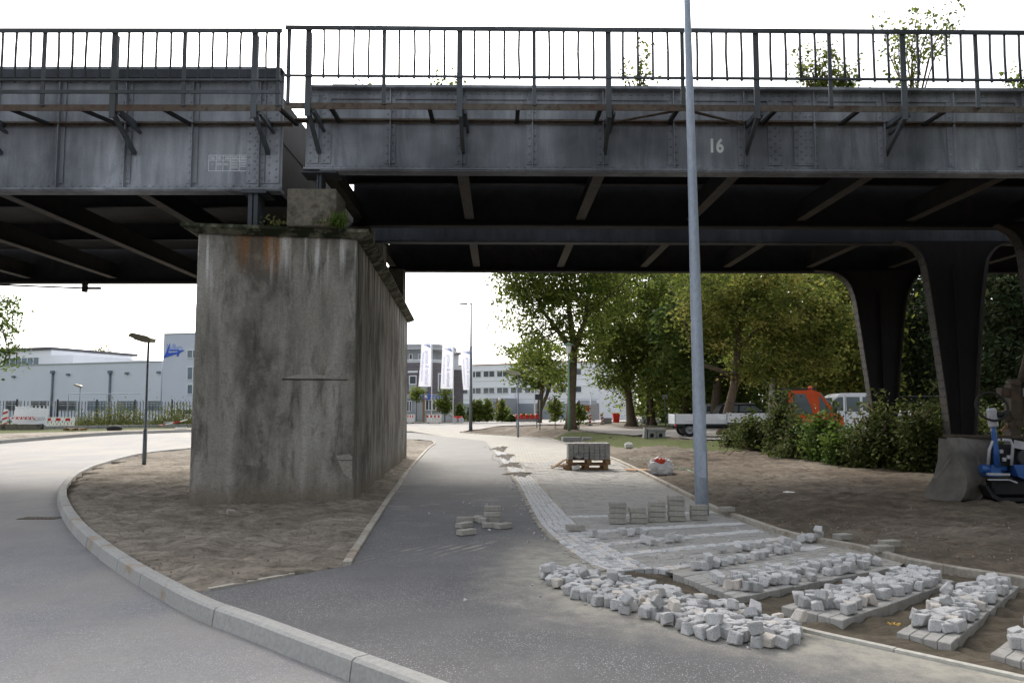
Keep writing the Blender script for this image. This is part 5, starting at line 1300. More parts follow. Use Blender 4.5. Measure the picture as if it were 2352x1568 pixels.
tree('maple_tree', 'thick-trunked maple with lichen bark beside the bicycle', B2, [(B2 + Vector((0, 0, -.2)), .75), (B2 + Vector((0, 0, .4)), .42)] + tp(Y2, (1446, 930, 0.308), (1438, 860, 0.280), (1428, 800, 0.202), (1420, 720, 0.134), (1415, 600, 0.056)),
     [tp(Y2, (1442, 868, 0.190), (1478, 820, 0.146), (1515, 770, 0.112), (1545, 700, 0.056)), tp(Y2, (1436, 850, 0.134), (1400, 800, 0.078), (1375, 750, 0.028))],
     el(Y2, (1425, 700, 3.6, 3.6), (1395, 810, 2.4, 1.6), (1460, 620, 4.2, 3.6), (1440, 870, 1.8, 1.0), (1385, 870, 1.4, .7), (1480, 780, 2.2, 2), (1390, 740, 2.4, 2.2), (1440, 800, 2.4, 1.6)), 560, 40, .15, 'leaf', seed=4, crad=.55)
B3 = gz(1500, 976); Y3 = B3.y
tree('maple_tree', 'slender-trunked maple between the bicycle and the small sign', B3, [(B3 + Vector((0, 0, -.2)), .5), (B3 + Vector((0, 0, .4)), .27)] + tp(Y3, (1496, 930, 0.202), (1494, 850, 0.190), (1496, 750, 0.157), (1500, 620, 0.090)),
     [tp(Y3, (1495, 870, 0.112), (1525, 845, 0.084), (1560, 825, 0.034)), tp(Y3, (1496, 830, 0.112), (1522, 790, 0.078), (1550, 740, 0.034))],
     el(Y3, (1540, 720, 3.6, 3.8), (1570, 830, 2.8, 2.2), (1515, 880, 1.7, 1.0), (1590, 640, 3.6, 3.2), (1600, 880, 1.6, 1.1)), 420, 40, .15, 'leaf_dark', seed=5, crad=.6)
B4 = gz(1660, 1001); Y4 = B4.y
tree('locust_tree', 'leaning tree with yellow-green leaves behind the parked trailer', B4, [(B4 + Vector((0, 0, -.2)), .45), (B4 + Vector((.02, 0, .3)), .29)] + tp(Y4, (1671, 950, 0.240), (1686, 890, 0.216), (1692, 830, 0.192), (1698, 760, 0.136), (1715, 680, 0.080)),
     [tp(Y4, (1688, 868, 0.160), (1655, 850, 0.128), (1615, 838, 0.112), (1592, 800, 0.096), (1575, 750, 0.080), (1572, 690, 0.040)), tp(Y4, (1696, 800, 0.112), (1750, 745, 0.080), (1815, 690, 0.040)), tp(Y4, (1700, 740, 0.080), (1660, 690, 0.056), (1700, 640, 0.024))],
     el(Y4, (1770, 745, 3.5, 2.1), (1650, 705, 2.4, 2.0), (1855, 770, 1.9, 1.7), (1720, 650, 4.2, 1.9), (1895, 710, 1.6, 1.6), (1800, 850, 1.7, .7), (1605, 760, 1.3, 1.4), (1720, 850, 1.2, .6), (1640, 790, 1.2, .7), (1880, 830, 1.1, .7)), 560, 44, .11, 'leaf_yellow', seed=6, crad=.38, shell=.35)
B5 = gz(1640, 990); Y5 = B5.y + 7
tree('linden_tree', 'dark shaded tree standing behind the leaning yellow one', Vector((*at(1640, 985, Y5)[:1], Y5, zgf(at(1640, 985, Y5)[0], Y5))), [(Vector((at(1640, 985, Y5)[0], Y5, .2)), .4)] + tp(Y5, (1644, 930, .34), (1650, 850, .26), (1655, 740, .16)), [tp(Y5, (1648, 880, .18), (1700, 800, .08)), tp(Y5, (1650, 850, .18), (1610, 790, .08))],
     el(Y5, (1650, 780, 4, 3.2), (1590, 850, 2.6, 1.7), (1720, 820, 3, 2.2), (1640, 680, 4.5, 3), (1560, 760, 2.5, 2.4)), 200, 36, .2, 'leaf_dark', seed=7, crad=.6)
B6 = Vector((at(1773, 980, 50)[0], 50, .36))
tree('birch_tree', 'pale-barked birch behind the orange truck', B6, [(B6, .2)] + tp(50, (1772, 930, .17), (1775, 850, .14), (1780, 720, .07)), [tp(50, (1774, 850, .08), (1820, 770, .04))],
     el(50, (1800, 740, 3.6, 3.4), (1880, 800, 2.8, 2.2), (1900, 690, 3.2, 3), (1740, 830, 2, 1.4)), 210, 36, .17, 'leaf', bark='bark_light', seed=8, crad=.55)
def dark_tree(i, u, Y, Htop, w, kind='leaf_dark', lab=''):
    x = at(u, 900, Y)[0]; z = zgf(x, Y); b = Vector((x, Y, z)); rr = random.Random(i)
    tr = [(b, .3), (b + Vector((.1, 0, 3)), .24), (b + Vector((rr.uniform(-.4, .4), .2, Htop * .6)), .16), (b + Vector((rr.uniform(-.5, .5), 0, Htop - .8)), .04)]
    es = [(x + rr.uniform(-.5, .5), Y, z + Htop * f, w * g, w * g, Htop * .16) for f, g in ((.22, .75), (.38, 1.0), (.55, 1.0), (.72, .8), (.88, .45))]
    return tree('dark_tree' if kind != 'needles' else 'pine_tree', lab, b, tr, [], es, 230, 40, .18, kind, seed=60 + i, crad=.65, group=None, twigs=30)
DT = [(0, 1985, 58, 13, 3.4, 'leaf_dark', 'dark leafy tree seen between the birch and the flared columns'), (1, 2105, 60, 15, 3.2, 'needles', 'dark pine seen between two flared steel columns'), (2, 2190, 66, 16, 3.6, 'needles', 'dark pine directly behind the middle flared column'), (3, 2285, 54, 14, 3.4, 'leaf_dark', 'dark leafy tree right of the middle flared column'), (4, 2350, 48, 14, 3.2, 'needles', 'dark pine behind the digger arm'), (5, 1905, 70, 16, 4, 'leaf_dark', 'tall dark tree behind the white van'), (6, 2440, 50, 15, 3.8, 'needles', 'dark pine beyond the digger at the frame edge'), (7, 1700, 72, 15, 4.2, 'leaf_dark', 'tall dark tree far behind the trailer'), (8, 1800, 76, 16, 4.2, 'leaf_dark', 'tall dark tree far behind the orange truck'), (9, 1490, 76, 14, 4.2, 'leaf', 'leafy tree far behind the thick-trunked maple'), (10, 1575, 70, 15, 4.2, 'leaf', 'leafy tree far behind the slender maple'), (11, 1640, 64, 14, 3.8, 'leaf', 'leafy tree behind the shaded dark one'), (12, 1950, 50, 12, 3.0, 'leaf_yellow', 'yellowish tree beside the farthest flared column')]
for a in DT: dark_tree(*a)
# the wood behind reads as one mass
rg = np.random.default_rng(99); n = 26000; u = rg.uniform(1470, 2700, n); Yw = rg.uniform(84, 104, n); zz_ = rg.random(n) ** .8 * 15 * (.8 + .25 * np.sin(u * .03))
Xw = (u - CX) / F * Yw; V_, Q_, v_ = leaf_np(np.c_[Xw, Yw, zz_ + .2], .5, rg, .3, .6); tag(link_mesh('far_wood', np_mesh('far_wood', V_, Q_, {'var': ('FLOAT', v_ * .7)}), M['leaf_dark']), kind='stuff', label='dark wood closing the view behind the parked vehicles')
# two-stemmed young tree by the white office
Ys = 92; bs = Vector((at(1238, 955, Ys)[0], Ys, .32))
tree('young_tree', 'two-stemmed leafy tree in front of the white office', bs, [(bs, .34)] + tp(Ys, (1240, 925, .3), (1248, 880, .22), (1235, 830, .1)), [tp(Ys, (1238, 948, .26), (1255, 910, .2), (1268, 870, .12))], el(Ys, (1225, 850, 2.4, 1.9), (1265, 870, 2.1, 1.5), (1200, 870, 1.4, .9), (1240, 810, 3, 2)), 130, 30, .22, 'leaf', seed=21, crad=.6)
# tree reaching in from the left edge
Yl = 33; bl = Vector((at(-150, 1000, Yl)[0], Yl, 0))
tree('lime_tree', 'tree whose leafy branches reach in over the left road', bl, [(bl, .3), (bl + Vector((.2, 0, 3)), .24), (bl + Vector((.4, 0, 7)), .14)], [tp(Yl, (-110, 820, .1), (-40, 800, .06), (20, 810, .03)), tp(Yl, (-110, 740, .1), (-30, 700, .05), (20, 690, .02))], el(Yl, (-2, 830, .85, .62), (2, 715, .75, .8), (-90, 760, 2.2, 2.4), (-30, 790, .8, .9)), 95, 32, .085, 'leaf_bright', seed=23, crad=.24)
for i, (u, v, r) in enumerate([(208, 829, 2.0), (236, 824, 2.6)]):
    Yp = 150; p = V3(u, v + 6, Yp); bb = Vector((p.x, Yp, .4)); tree('poplar_tree', 'distant round treetop just above the grey shed roof', bb, [(bb, .3), (p, .1)], [], [(p.x, Yp, p.z - 1, r * .8, r * .8, r * 1.3)], 50, 26, .3, 'leaf', seed=30 + i, crad=.6, group='treetops above the shed roof')

# bushes in front of the vehicles
def bush(i, u, vb, vt, wpx, leaf, label):
    b = gz(u, vb); H = (vb - vt) / F * b.y; w = wpx / F * b.y; rg_ = np.random.default_rng(300 + i)
    es = [(b.x + rg_.uniform(-.5, .5) * w, b.y + .35 * w, b.z + H * f, w * g * rg_.uniform(.8, 1.15), w * g * .8, H * .3) for f, g in ((.2, 1.0), (.42, .9), (.62, .55), (.8, .3), (.95, .16))]
    st_ = [[(b + Vector((0, .3 * w, 0)), .03), (b + Vector((rg_.uniform(-.4, .4) * w, .3 * w, H * .5)), .02), (b + Vector((rg_.uniform(-.7, .7) * w, .3 * w, H * .95)), .006)] for _ in range(6)]
    return tree('leafy_bush', label, b, st_[0], st_[1:], es, 190, 26, .042 + .0009 * b.y, leaf, bark='drywood', seed=330 + i, crad=.24, cat='bush', group='bushes in front of the parked vehicles', twigs=16, sides=5)
BU = [(1705, 1026, 985, 36, 'leaf_bush', 'low outermost bush beside the lawn'), (1752, 1034, 968, 50, 'leaf_bush', 'bush in front of the white flatbed'), (1800, 1044, 925, 30, 'leaf_bush', 'tall bush in front of the orange cab door'), (1852, 1054, 978, 54, 'leaf_bush', 'bush in front of the orange truck bonnet'), (1905, 1062, 955, 40, 'leaf_bright', 'bright green bush in front of the white van'), (1960, 1070, 985, 52, 'leaf_bright', 'light green bush at the foot of the first column'), (2015, 1076, 956, 38, 'leaf_bush', 'bush right of the first flared column'), (2070, 1080, 980, 54, 'leaf_bush', 'bush between the two flared columns'), (2125, 1086, 948, 44, 'leaf_bush', 'broad bush behind the digger bucket edge'), (2180, 1076, 932, 40, 'leaf_dark', 'dark bush climbing up the middle column'), (2245, 1068, 965, 54, 'leaf_bush', 'bush behind the blue compactor'), (2310, 1064, 952, 44, 'leaf_bush', 'bush behind the digger arm')]
for i, a in enumerate(BU): bush(i, *a[:5], a[5])
for i, (u, v, H, nl) in enumerate([(1275, 968, 2.2, 14), (1330, 968, 1.8, 12)]):       # shoots at the maple's foot
    b = gz(u, 985); b.z = zgf(b.x, b.y); tree('maple_shoot', 'leafy shoot at the foot of the large maple', b, [(b, .03), (b + Vector((0, 0, H)), .01)], [], [(b.x, b.y, b.z + H * .6, .5, .5, H * .45)], 26, 18, .14, 'leaf', seed=50 + i, crad=.25, group='shoots at the maple foot', twigs=10, sides=5)

for i, (u, vb, vt) in enumerate([(1735, 1030, 940), (1790, 1040, 905), (1838, 1052, 930), (1930, 1066, 925), (2040, 1078, 900), (2100, 1084, 925), (2160, 1080, 880), (2215, 1074, 895)]):       # long sprigs standing out of the bushes
    b = gz(u, vb); b.y += .3; H = (vb - vt) / F * b.y; rr = random.Random(640 + i); q = [b, b + Vector((rr.uniform(-.1, .1), 0, H * .5)), b + Vector((rr.uniform(-.25, .25), 0, H))]; rg_ = np.random.default_rng(640 + i)
    C2 = np.array([tuple(q[1].lerp(q[2], t) + Vector((rr.gauss(0, .11), rr.gauss(0, .1), rr.gauss(0, .05)))) for t in rg_.random(150)]); V_, Q_, v_ = leaf_np(C2, .065, rg_, .2, .55)
    r_ = thing('bush_shoot', ('thin shoot above the bush before the flatbed', 'tall thin shoot beside the orange cab door', 'thin shoot before the orange bonnet', 'thin shoot before the white van', 'tall shoot right of the first flared column', 'thin shoot between the two flared columns', 'tall shoot climbing before the middle column', 'tall shoot right of the middle column')[i], 'shoot', tuple(b)); MB().tube(q, [.015, .01, .004], 5).build('stem', M['drywood'], r_); link_mesh('leaves', np_mesh('leaves', V_ - np.array(tuple(b)), Q_, {'var': ('FLOAT', v_)}), M['leaf_bush'], r_)
# weeds and birch saplings growing on the bridge deck
def weed(i, u, vb, vt, wpx, n, size, label, Y=16.6, leaf='leaf'):
    p0 = V3(u, vb, Y); p0.z = zt + .01 + 0 * Y; H = (vb - vt) / F * Y + (V3(u, vb, Y).z - p0.z); w = wpx / F * Y; rr = random.Random(500 + i); rg_ = np.random.default_rng(500 + i)
    r_ = thing('weed_sapling', label, 'sapling', tuple(p0), group='saplings growing on the bridge deck'); st = MB(); pts = []
    for k in range(max(2, n // 28)):
        e = p0 + Vector((rr.uniform(-1, 1) * w, rr.uniform(-.2, .2), H * rr.uniform(.45, 1))); m = p0.lerp(e, .5) + Vector((rr.uniform(-.1, .1) * w, 0, H * .05)); st.tube([p0, m, e], [.012, .008, .003], 5)
        for q in range(28): t = rr.random() ** .8; c = (p0.lerp(m, t * 2) if t < .5 else m.lerp(e, t * 2 - 1)); pts.append(c + Vector((rr.gauss(0, .07), rr.gauss(0, .06), rr.gauss(0, .05))))
    tag(st.build('stems', M['drywood'], r_), kind='stuff'); C = np.array([tuple(p) for p in pts]); V_, Q_, v_ = leaf_np(C, size, rg_, .3, .6); link_mesh('leaves', np_mesh('leaves', V_ - np.array(ORG[r_.name]), Q_, {'var': ('FLOAT', v_)}), M[leaf], r_)
WE = [(840, 200, 150, 12, 60, 'thin weed on the bridge by its left end'), (1000, 200, 130, 26, 120, 'loose weed clump on the bridge near a tall post'), (1050, 200, 128, 26, 110, 'weed clump behind a main railing post'), (1462, 200, 82, 62, 330, 'spreading sapling behind the railing left of the tall pole'), (1885, 205, 78, 62, 900, 'dense leafy sapling clump behind the railing right of the pole'), (1945, 206, 120, 50, 500, 'lower leafy clump beside the dense sapling'), (2085, 210, 30, 60, 240, 'slim birch sapling rising above the handrail'), (2340, 212, 140, 36, 260, 'leafy sapling at the right end of the railing')]
for i, a in enumerate(WE): weed(i, *a[:4], int(a[4] * 1.4), .046, a[5])
# arching birch crown above the handrail
p0 = V3(2100, 208, 16.8); p0.z = zt; r_ = thing('birch_sapling', 'arching birch sapling spreading well above the handrail', 'sapling', tuple(p0)); st = MB(); pts = []; rr = random.Random(77)
for (ue, ve) in [(2195, 12), (2150, 20), (2090, 35), (2060, 60), (2180, 60), (2110, 15), (2210, 40), (2140, 70), (2020, 40)]:
    e = V3(ue, ve, 16.8); m = p0.lerp(e, .55) + Vector((-.12, 0, .15)); st.tube([p0, m, e], [.02, .013, .005], 5)
    for q in range(64): t = .3 + .6 * rr.random(); pts.append(m.lerp(e, (t - .3) / .6) + Vector((rr.gauss(0, .13), rr.gauss(0, .1), rr.gauss(0, .09))))
st.build('stems', M['drywood'], r_); V_, Q_, v_ = leaf_np(np.array([tuple(p) for p in pts]), .05, np.random.default_rng(5), .3, .6); link_mesh('leaves', np_mesh('leaves', V_ - np.array(ORG[r_.name]), Q_, {'var': ('FLOAT', v_)}), M['leaf'], r_)
for i, (u, w) in enumerate([(632, .3), (745, .28), (775, .18)]):       # moss and weeds on the pier cap
    p = V3(u, 505, 14.75); p.z = zc1; rg_ = np.random.default_rng(80 + i); C = np.array([[p.x + rg_.normal(0, w * .45), p.y + rg_.uniform(.0, .25), p.z + abs(rg_.normal(0, .07))] for _ in range(120)]); V_, Q_, v_ = leaf_np(C, .025, rg_, .2, .6)
    o = thing('cap_weed', ('tuft of weeds on the pier cap beside the twin steel post', 'tuft of weeds on the pier cap before the bearing block', 'tuft of weeds at the cap corner by the bearing block')[i], 'weed', tuple(p)); tag(link_mesh('leaves', np_mesh('leaves', V_ - np.array(tuple(p)), Q_, {'var': ('FLOAT', v_)}), M['weed'], o), kind='stuff')

V_, Q_, v_ = leaf_np(C, .09, np.random.default_rng(3), .1, .22, up=True); tag(link_mesh('lawn_grass', np_mesh('lawn_grass', V_, Q_, {'var': ('FLOAT', v_)}), M['leaf_bright']), kind='stuff', label='short green grass of the small lawn')
mb = MB(); rr = random.Random(12)
for _ in range(420):
    u, v = rr.choice([(rr.uniform(1440, 1700), rr.uniform(1030, 1075)), (rr.uniform(1690, 2120), rr.uniform(1065, 1130)), (rr.uniform(1660, 2340), rr.uniform(1100, 1300))]); p = gz(u, v)
    if not pip(ZB, p.x, p.y): continue
    a = rr.uniform(0, 3.1); l = rr.uniform(.04, .22); d = Vector((math.cos(a), math.sin(a), rr.uniform(-.05, .15))) * l; mb.tube([p + Vector((0, 0, .02)), p + d * .5 + Vector((0, 0, .035)), p + d + Vector((0, 0, .02))], [.005, .004, .003], 4)
tag(mb.build('soil_twigs', M['drywood']), kind='stuff', label='small twigs and sticks strewn over the bare soil')

# unseen trees, added right and behind the viewer to darken the bridge's right half
for i, (x, y, Hh, w) in enumerate([(13.2, 7.0, 14, 4.6), (9.5, -3.5, 15, 5.0), (18.0, 1.0, 15, 5.0)]):
    b = Vector((x, y, 0)); tree('added_shade_tree', ('unseen tree added for shade right of the sand trenches', 'unseen tree added for shade behind the viewer on the bare soil', 'unseen tree added for shade farthest right behind the viewer')[i], b, [(b, .4), (b + Vector((0, 0, 3)), .3), (b + Vector((.3, 0, Hh * .7)), .15)], [], [(x, y, 5.5, w * .8, w * .8, 2.2), (x, y, 8, w, w, 2.6), (x, y, 11, w * .75, w * .75, 2.5)], 420, 40, .22, 'leaf_dark', seed=950 + i, crad=.7)
# ================================================================= far buildings
class Wall:
    """a vertical wall plane through two pixels at given depths; w(u, v) gives the point on it"""
    def __init__(s, u0, Y0, u1, Y1):
        s.a = np.array([at(u0, 900, Y0)[0], Y0]); s.b = np.array([at(u1, 900, Y1)[0], Y1]); d = s.b - s.a; s.d = d / np.hypot(*d); s.n = np.array([s.d[1], -s.d[0]])      # n points to the camera
    def hit(s, u, v):
        a, c, k = ray(u, v); M_ = np.array([[a, -s.d[0]], [c, -s.d[1]]]); t, q = np.linalg.solve(M_, s.a); return q, EYE + k * t
    def P(s, q, z, out=0.0): p = s.a + s.d * q + s.n * out; return (p[0], p[1], z)
    def slab(s, mb, q0, q1, z0, z1, o0, o1):
        mb.hexa([s.P(q0, z0, o1), s.P(q1, z0, o1), s.P(q1, z0, o0), s.P(q0, z0, o0)], [s.P(q0, z1, o1), s.P(q1, z1, o1), s.P(q1, z1, o0), s.P(q0, z1, o0)]); return mb
    def px(s, u0, v0, u1, v1):
        q0, za = s.hit(u0, v1); q1, zb_ = s.hit(u1, v1); _, zt_ = s.hit((u0 + u1) / 2, v0); return q0, q1, min(za, zb_), zt_
def window(w, root, q0, q1, z0, z1, panes=2, fm=None, gm=None, depth=.0, fr=.07, nm='window', trans=False):
    f_ = MB(); o = depth
    w.slab(f_, q0, q1, z1 - fr, z1, o, o + .1); w.slab(f_, q0, q1, z0, z0 + fr, o, o + .1); w.slab(f_, q0, q0 + fr, z0 + fr, z1 - fr, o, o + .1); w.slab(f_, q1 - fr, q1, z0 + fr, z1 - fr, o, o + .1)
    for k in range(1, panes): c = lerp(q0, q1, k / panes); w.slab(f_, c - fr * .6, c + fr * .6, z0 + fr, z1 - fr, o, o + .1)
    fo = f_.build(nm, fm or M['white_metal'], root)
    for k in range(panes):
        a, b = lerp(q0, q1, k / panes) + fr * .6, lerp(q0, q1, (k + 1) / panes) - fr * .6
        g = MB(); w.slab(g, a, b, z0 + fr, z1 - fr, o + .01, o + .04); g.build('pane', gm or M['glass'], fo)
    return fo
# ---- grey shed
w = Wall(372, 92, 45, 100); w.d = -w.d; w.n = np.array([w.d[1], -w.d[0]])
base = .38
if w.n[1] > 0: w.n = -w.n
qr, zr_ = w.hit(372, 830.6); ql, _ = w.hit(-140, 852)
r_ = thing('grey_shed', 'long grey clad shed behind the picket fence', 'building', w.P((qr + ql) / 2, base))
m = MB(); q0, q1 = min(qr, ql), max(qr, ql); w.slab(m, q0, q1, base - .3, zr_, -28, 0); m.build('wall', M['shed'], r_)
m = MB(); w.slab(m, q0, q1, zr_, zr_ + .12, -28.1, .08); m.build('roof_edge', M['facade_grey'], r_)
for (ua, ub) in [(13, 44), (73, 108), (135, 176), (201, 244), (269, 315), (336, 368)]:
    qa, qb, za, zb_ = w.px(ua, 920, ub, 943); window(w, r_, min(qa, qb), max(qa, qb), za, zb_, 2, M['facade_grey'], M['glass_blue'] if ua > 190 else M['glass'])
for u in (121, 253):
    q, _ = w.hit(u, 900); _, z = w.hit(u, 858); m = MB(); m.tube([w.P(q, base, .12), w.P(q, z, .12)], .12, 10); m.build('downpipe', M['pole_grey'], r_); m = MB(); w.slab(m, q - .22, q + .22, z, z + .35, .001, .3); m.build('gutter_box', M['pole_grey'], r_)
for (u, v) in [(33, 865), (158, 860), (293, 857), (366, 855)]:
    q, z = w.hit(u, v); m = MB(); w.slab(m, q - .2, q + .2, z - .12, z + .12, .001, .25); m.build('wall_lamp', M['pole_grey'], r_)
# ---- tower with the blue emblem
t_ = Wall(372, 90, 640, 86.5)
qa, qb = 0.0, t_.hit(640, 800)[0]; _, zt3 = t_.hit(372, 768)
r_ = thing('grey_tower', 'tall grey clad block with blue arrow emblem', 'building', t_.P(qb / 2, base))
m = MB(); t_.slab(m, 0, qb, base - .3, zt3, -14, 0); m.build('wall', M['tower'], r_)
m = MB(); t_.slab(m, -.05, qb + .05, zt3, zt3 + .1, -14.05, .06); m.build('roof_edge', M['facade_grey'], r_)
for (v0, v1) in [(803, 822), (842, 872), (882, 905)]:
    qA, qB, za, zb_ = t_.px(430, v0, 470, v1); window(t_, r_, qA, qB, za, zb_, 3, M['white_metal'], M['glass_blue'])
def z8(x, y): return (x / 3.135 / 1.4337, (950 + y / 3.135) / 1.4337)
lg = MB()
for poly in ([(1757, 566), (1746, 630), (1735, 664), (1836, 656), (1838, 670), (1690, 717)], [(1752, 631), (1850, 630), (1852, 643), (1751, 645)], [(1836, 650), (1856, 640), (1903, 634), (1896, 643), (1856, 662), (1840, 699), (1826, 699), (1834, 666)]):
    pts = [t_.hit(*z8(*p)) for p in poly]; lg.prism(pts, lambda p: t_.P(p[0], p[1], .02), lambda p: t_.P(p[0], p[1], .06))
lo_ = lg.build('emblem', M['blue_logo'], r_)
me = text_mesh('b&o', 1.1, .01, .025, 1.1); q, z = t_.hit(*z8(1800, 611)); place_text('lettering', me, M['paleblue'], lambda x, y, k: t_.P(q + x, z + y, .03 + k), r_)
# ---- white building behind the shed
w2 = Wall(-60, 125, 168, 118); qA, z2 = w2.hit(-60, 806); qB, z3 = w2.hit(168, 815); r_ = thing('white_building', 'white box building rising behind the grey shed', 'building', w2.P((qA + qB) / 2, base))
m = MB(); w2.slab(m, qA, qB, base - .3, z3, -18, 0); w2.slab(m, qA + .1, w2.hit(118, 803)[0], z3, w2.hit(120, 803)[1] - .01, -15, -.002); m.build('wall', M['facade_white'], r_)
qC, z4 = w2.hit(120, 803); m = MB(); w2.slab(m, qA - .5, qC, z4, z4 + .4, -16, .3); m.build('roof', M['roofdark'], r_)
qD, qE, za, zb_ = w2.px(10, 821, 90, 840); window(w2, r_, qD, qE, za, zb_, 6, M['white_metal'], M['glass_blue']); m = MB(); w2.slab(m, qD, qE, za - .55, za, .0, .12); m.build('parapet_band', M['roofdark'], r_)
# ---- brick office with rounded corner
def z1p(x, y): return ((1320 + x / 4.61) / 1.4337, (1080 + y / 4.61) / 1.4337)
pl = [(at(u, 900, Y)[0], Y) for u, Y in ((760, 112), (900, 110), (985, 109), (1003, 109.6), (1018, 110.8), (1030, 112.8), (1038, 115.5), (1041, 119))]
pl = [np.array(p) for p in pl]; bz = .32
r_ = thing('brick_office', 'dark brick office with rounded corner behind the flags', 'building', (pl[2][0], pl[2][1], bz))
def zat(v, Y=109): return at(CX, v, Y)[1]
def band(nm, mat, z0, z1, out0, out1, P=None):
    P = P or pl; m = MB()
    for i in range(len(P) - 1):
        a, b = P[i], P[i + 1]; d = (b - a) / np.hypot(*(b - a)); n = np.array([d[1], -d[0]]); 
        def off(k, o):
            dirs = []
            if k > 0: e = P[k] - P[k - 1]; dirs.append(np.array([e[1], -e[0]]) / np.hypot(*e))
            if k < len(P) - 1: e = P[k + 1] - P[k]; dirs.append(np.array([e[1], -e[0]]) / np.hypot(*e))
            nn = sum(dirs); return P[k] + nn / np.hypot(*nn) * o
        A0, B0, A1, B1 = off(i, out0), off(i + 1, out0), off(i, out1), off(i + 1, out1)
        m.hexa([(*A1, z0), (*B1, z0), (*B0, z0), (*A0, z0)], [(*A1, z1), (*B1, z1), (*B0, z1), (*A0, z1)])
    return m.build(nm, mat, r_)
band('ground_floor_wall', M['facade_grey'], bz - .3, zat(916), -.6, -.25); band('fascia', M['facade_grey'], zat(916), zat(905), -.6, .05)
band('brick_wall', M['brickwall'], zat(905) + .001, zat(832), -.6, 0); band('balcony_rail', M['white_metal'], zat(828), zat(825), -.15, -.02); band('balcony_slab', M['facade_white'], zat(832) + .001, zat(830), -3, .1)
band('top_floor_wall', M['facade_grey'], zat(830) + .001, zat(799), -3, -1.4); band('roof', M['facade_grey'], zat(799) + .001, zat(790), -6, .5); band('roof_edge', M['white_metal'], zat(799) - .12, zat(799), -5.9, .45)
bw = Wall(760, 112, 900, 110); bw.a = pl[1]; d = pl[2] - pl[1]; bw.d = d / np.hypot(*d); bw.n = np.array([bw.d[1], -bw.d[0]])
for (x0, x1, y0, y1, pn) in [(125, 240, 655, 960, 1), (-220, -100, 655, 960, 1), (300, 405, 655, 962, 1)]:
    A = z1p(x0, y0); Bq = z1p(x1, y1); q0, q1, za, zb_ = bw.px(A[0], A[1], Bq[0], Bq[1]); window(bw, r_, q0, q1, za + .9, zb_ - .55, pn, M['white_metal'], M['glass'], .0, .12)
    m = MB(); bw.slab(m, q0, q1, za, za + .9, .0, .1); m.build('sill_panel', M['facade_grey'], r_); m = MB(); bw.slab(m, q0 - .15, q1 + .15, zb_ - .2, zb_ + .05, .0, .2); m.build('shutter_box', M['white_metal'], r_)
for (x0, x1, y0, y1, pn) in [(80, 160, 1100, 1270, 2), (365, 530, 1085, 1250, 3), (-150, 20, 1100, 1270, 3)]:
    A = z1p(x0, y0); Bq = z1p(x1, y1); q0, q1, za, zb_ = bw.px(A[0], A[1], Bq[0], Bq[1]); window(bw, r_, q0, q1, za, zb_, pn, M['white_metal'], M['glass'], -.2, .1)
for (x0, x1) in [(75, 130), (215, 290)]:
    A = z1p(x0, 380); Bq = z1p(x1, 470); q0, q1, za, zb_ = bw.px(A[0], A[1], Bq[0], Bq[1]); window(bw, r_, q0, q1, za, zb_, 1, M['white_metal'], M['glass'], -1.38, .1)
for k, i in enumerate((3, 4, 5)):       # tall windows round the curve
    ww = Wall(900, 110, 950, 110); ww.a = pl[i]; d = pl[i + 1] - pl[i]; L = np.hypot(*d); ww.d = d / L; ww.n = np.array([ww.d[1], -ww.d[0]])
    window(ww, r_, L * .15, L * .8, zat(898), zat(856), 1, M['white_metal'], M['glass_blue'], .0, .12); window(ww, r_, L * .1, L * .9, zat(944), zat(919), 1, M['white_metal'], M['glass'], -.2, .1)
m = MB(); A = z1p(545, 1080); Bq = z1p(570, 1260); q0, q1, za, zb_ = bw.px(A[0], A[1], Bq[0], Bq[1]); bw.slab(m, q0, q1, za, zb_, -.2, .0); m.build('entrance_post', simple('dark_red', lin(110, 40, 44), lin(96, 34, 38), 3, .6), r_)
me = text_mesh('boschen & o', 1.15, .02, .03, .95); A = z1p(500, 1040); q, z = bw.hit(*A); place_text('lettering', me, M['blue_logo'], lambda x, y, k: bw.P(q + x, z + y, .1 + k), r_)
# side wing
w3 = Wall(1041, 118.9, 1065, 119.2); q1 = w3.hit(1064, 900)[0]; m = MB(); w3.slab(m, 0, q1, bz - .3, w3.hit(1050, 849)[1], -5, 0); m.build('side_wing', M['brickwall'], r_)
m = MB(); w3.slab(m, -.1, q1 + .1, w3.hit(1050, 849)[1], w3.hit(1050, 841)[1], -5, .15); m.build('wing_coping', M['facade_white'], r_)
m = MB(); w3.slab(m, -.6, q1 * .6, w3.hit(1050, 841)[1] + .01, w3.hit(1050, 813)[1], -4, -.4); m.build('penthouse', M['facade_white'], r_); m = MB(); w3.slab(m, -2, q1 * .85, w3.hit(1050, 813)[1] + .01, w3.hit(1050, 811)[1] + .1, -4, .3); m.build('penthouse_roof', M['roofdark'], r_)
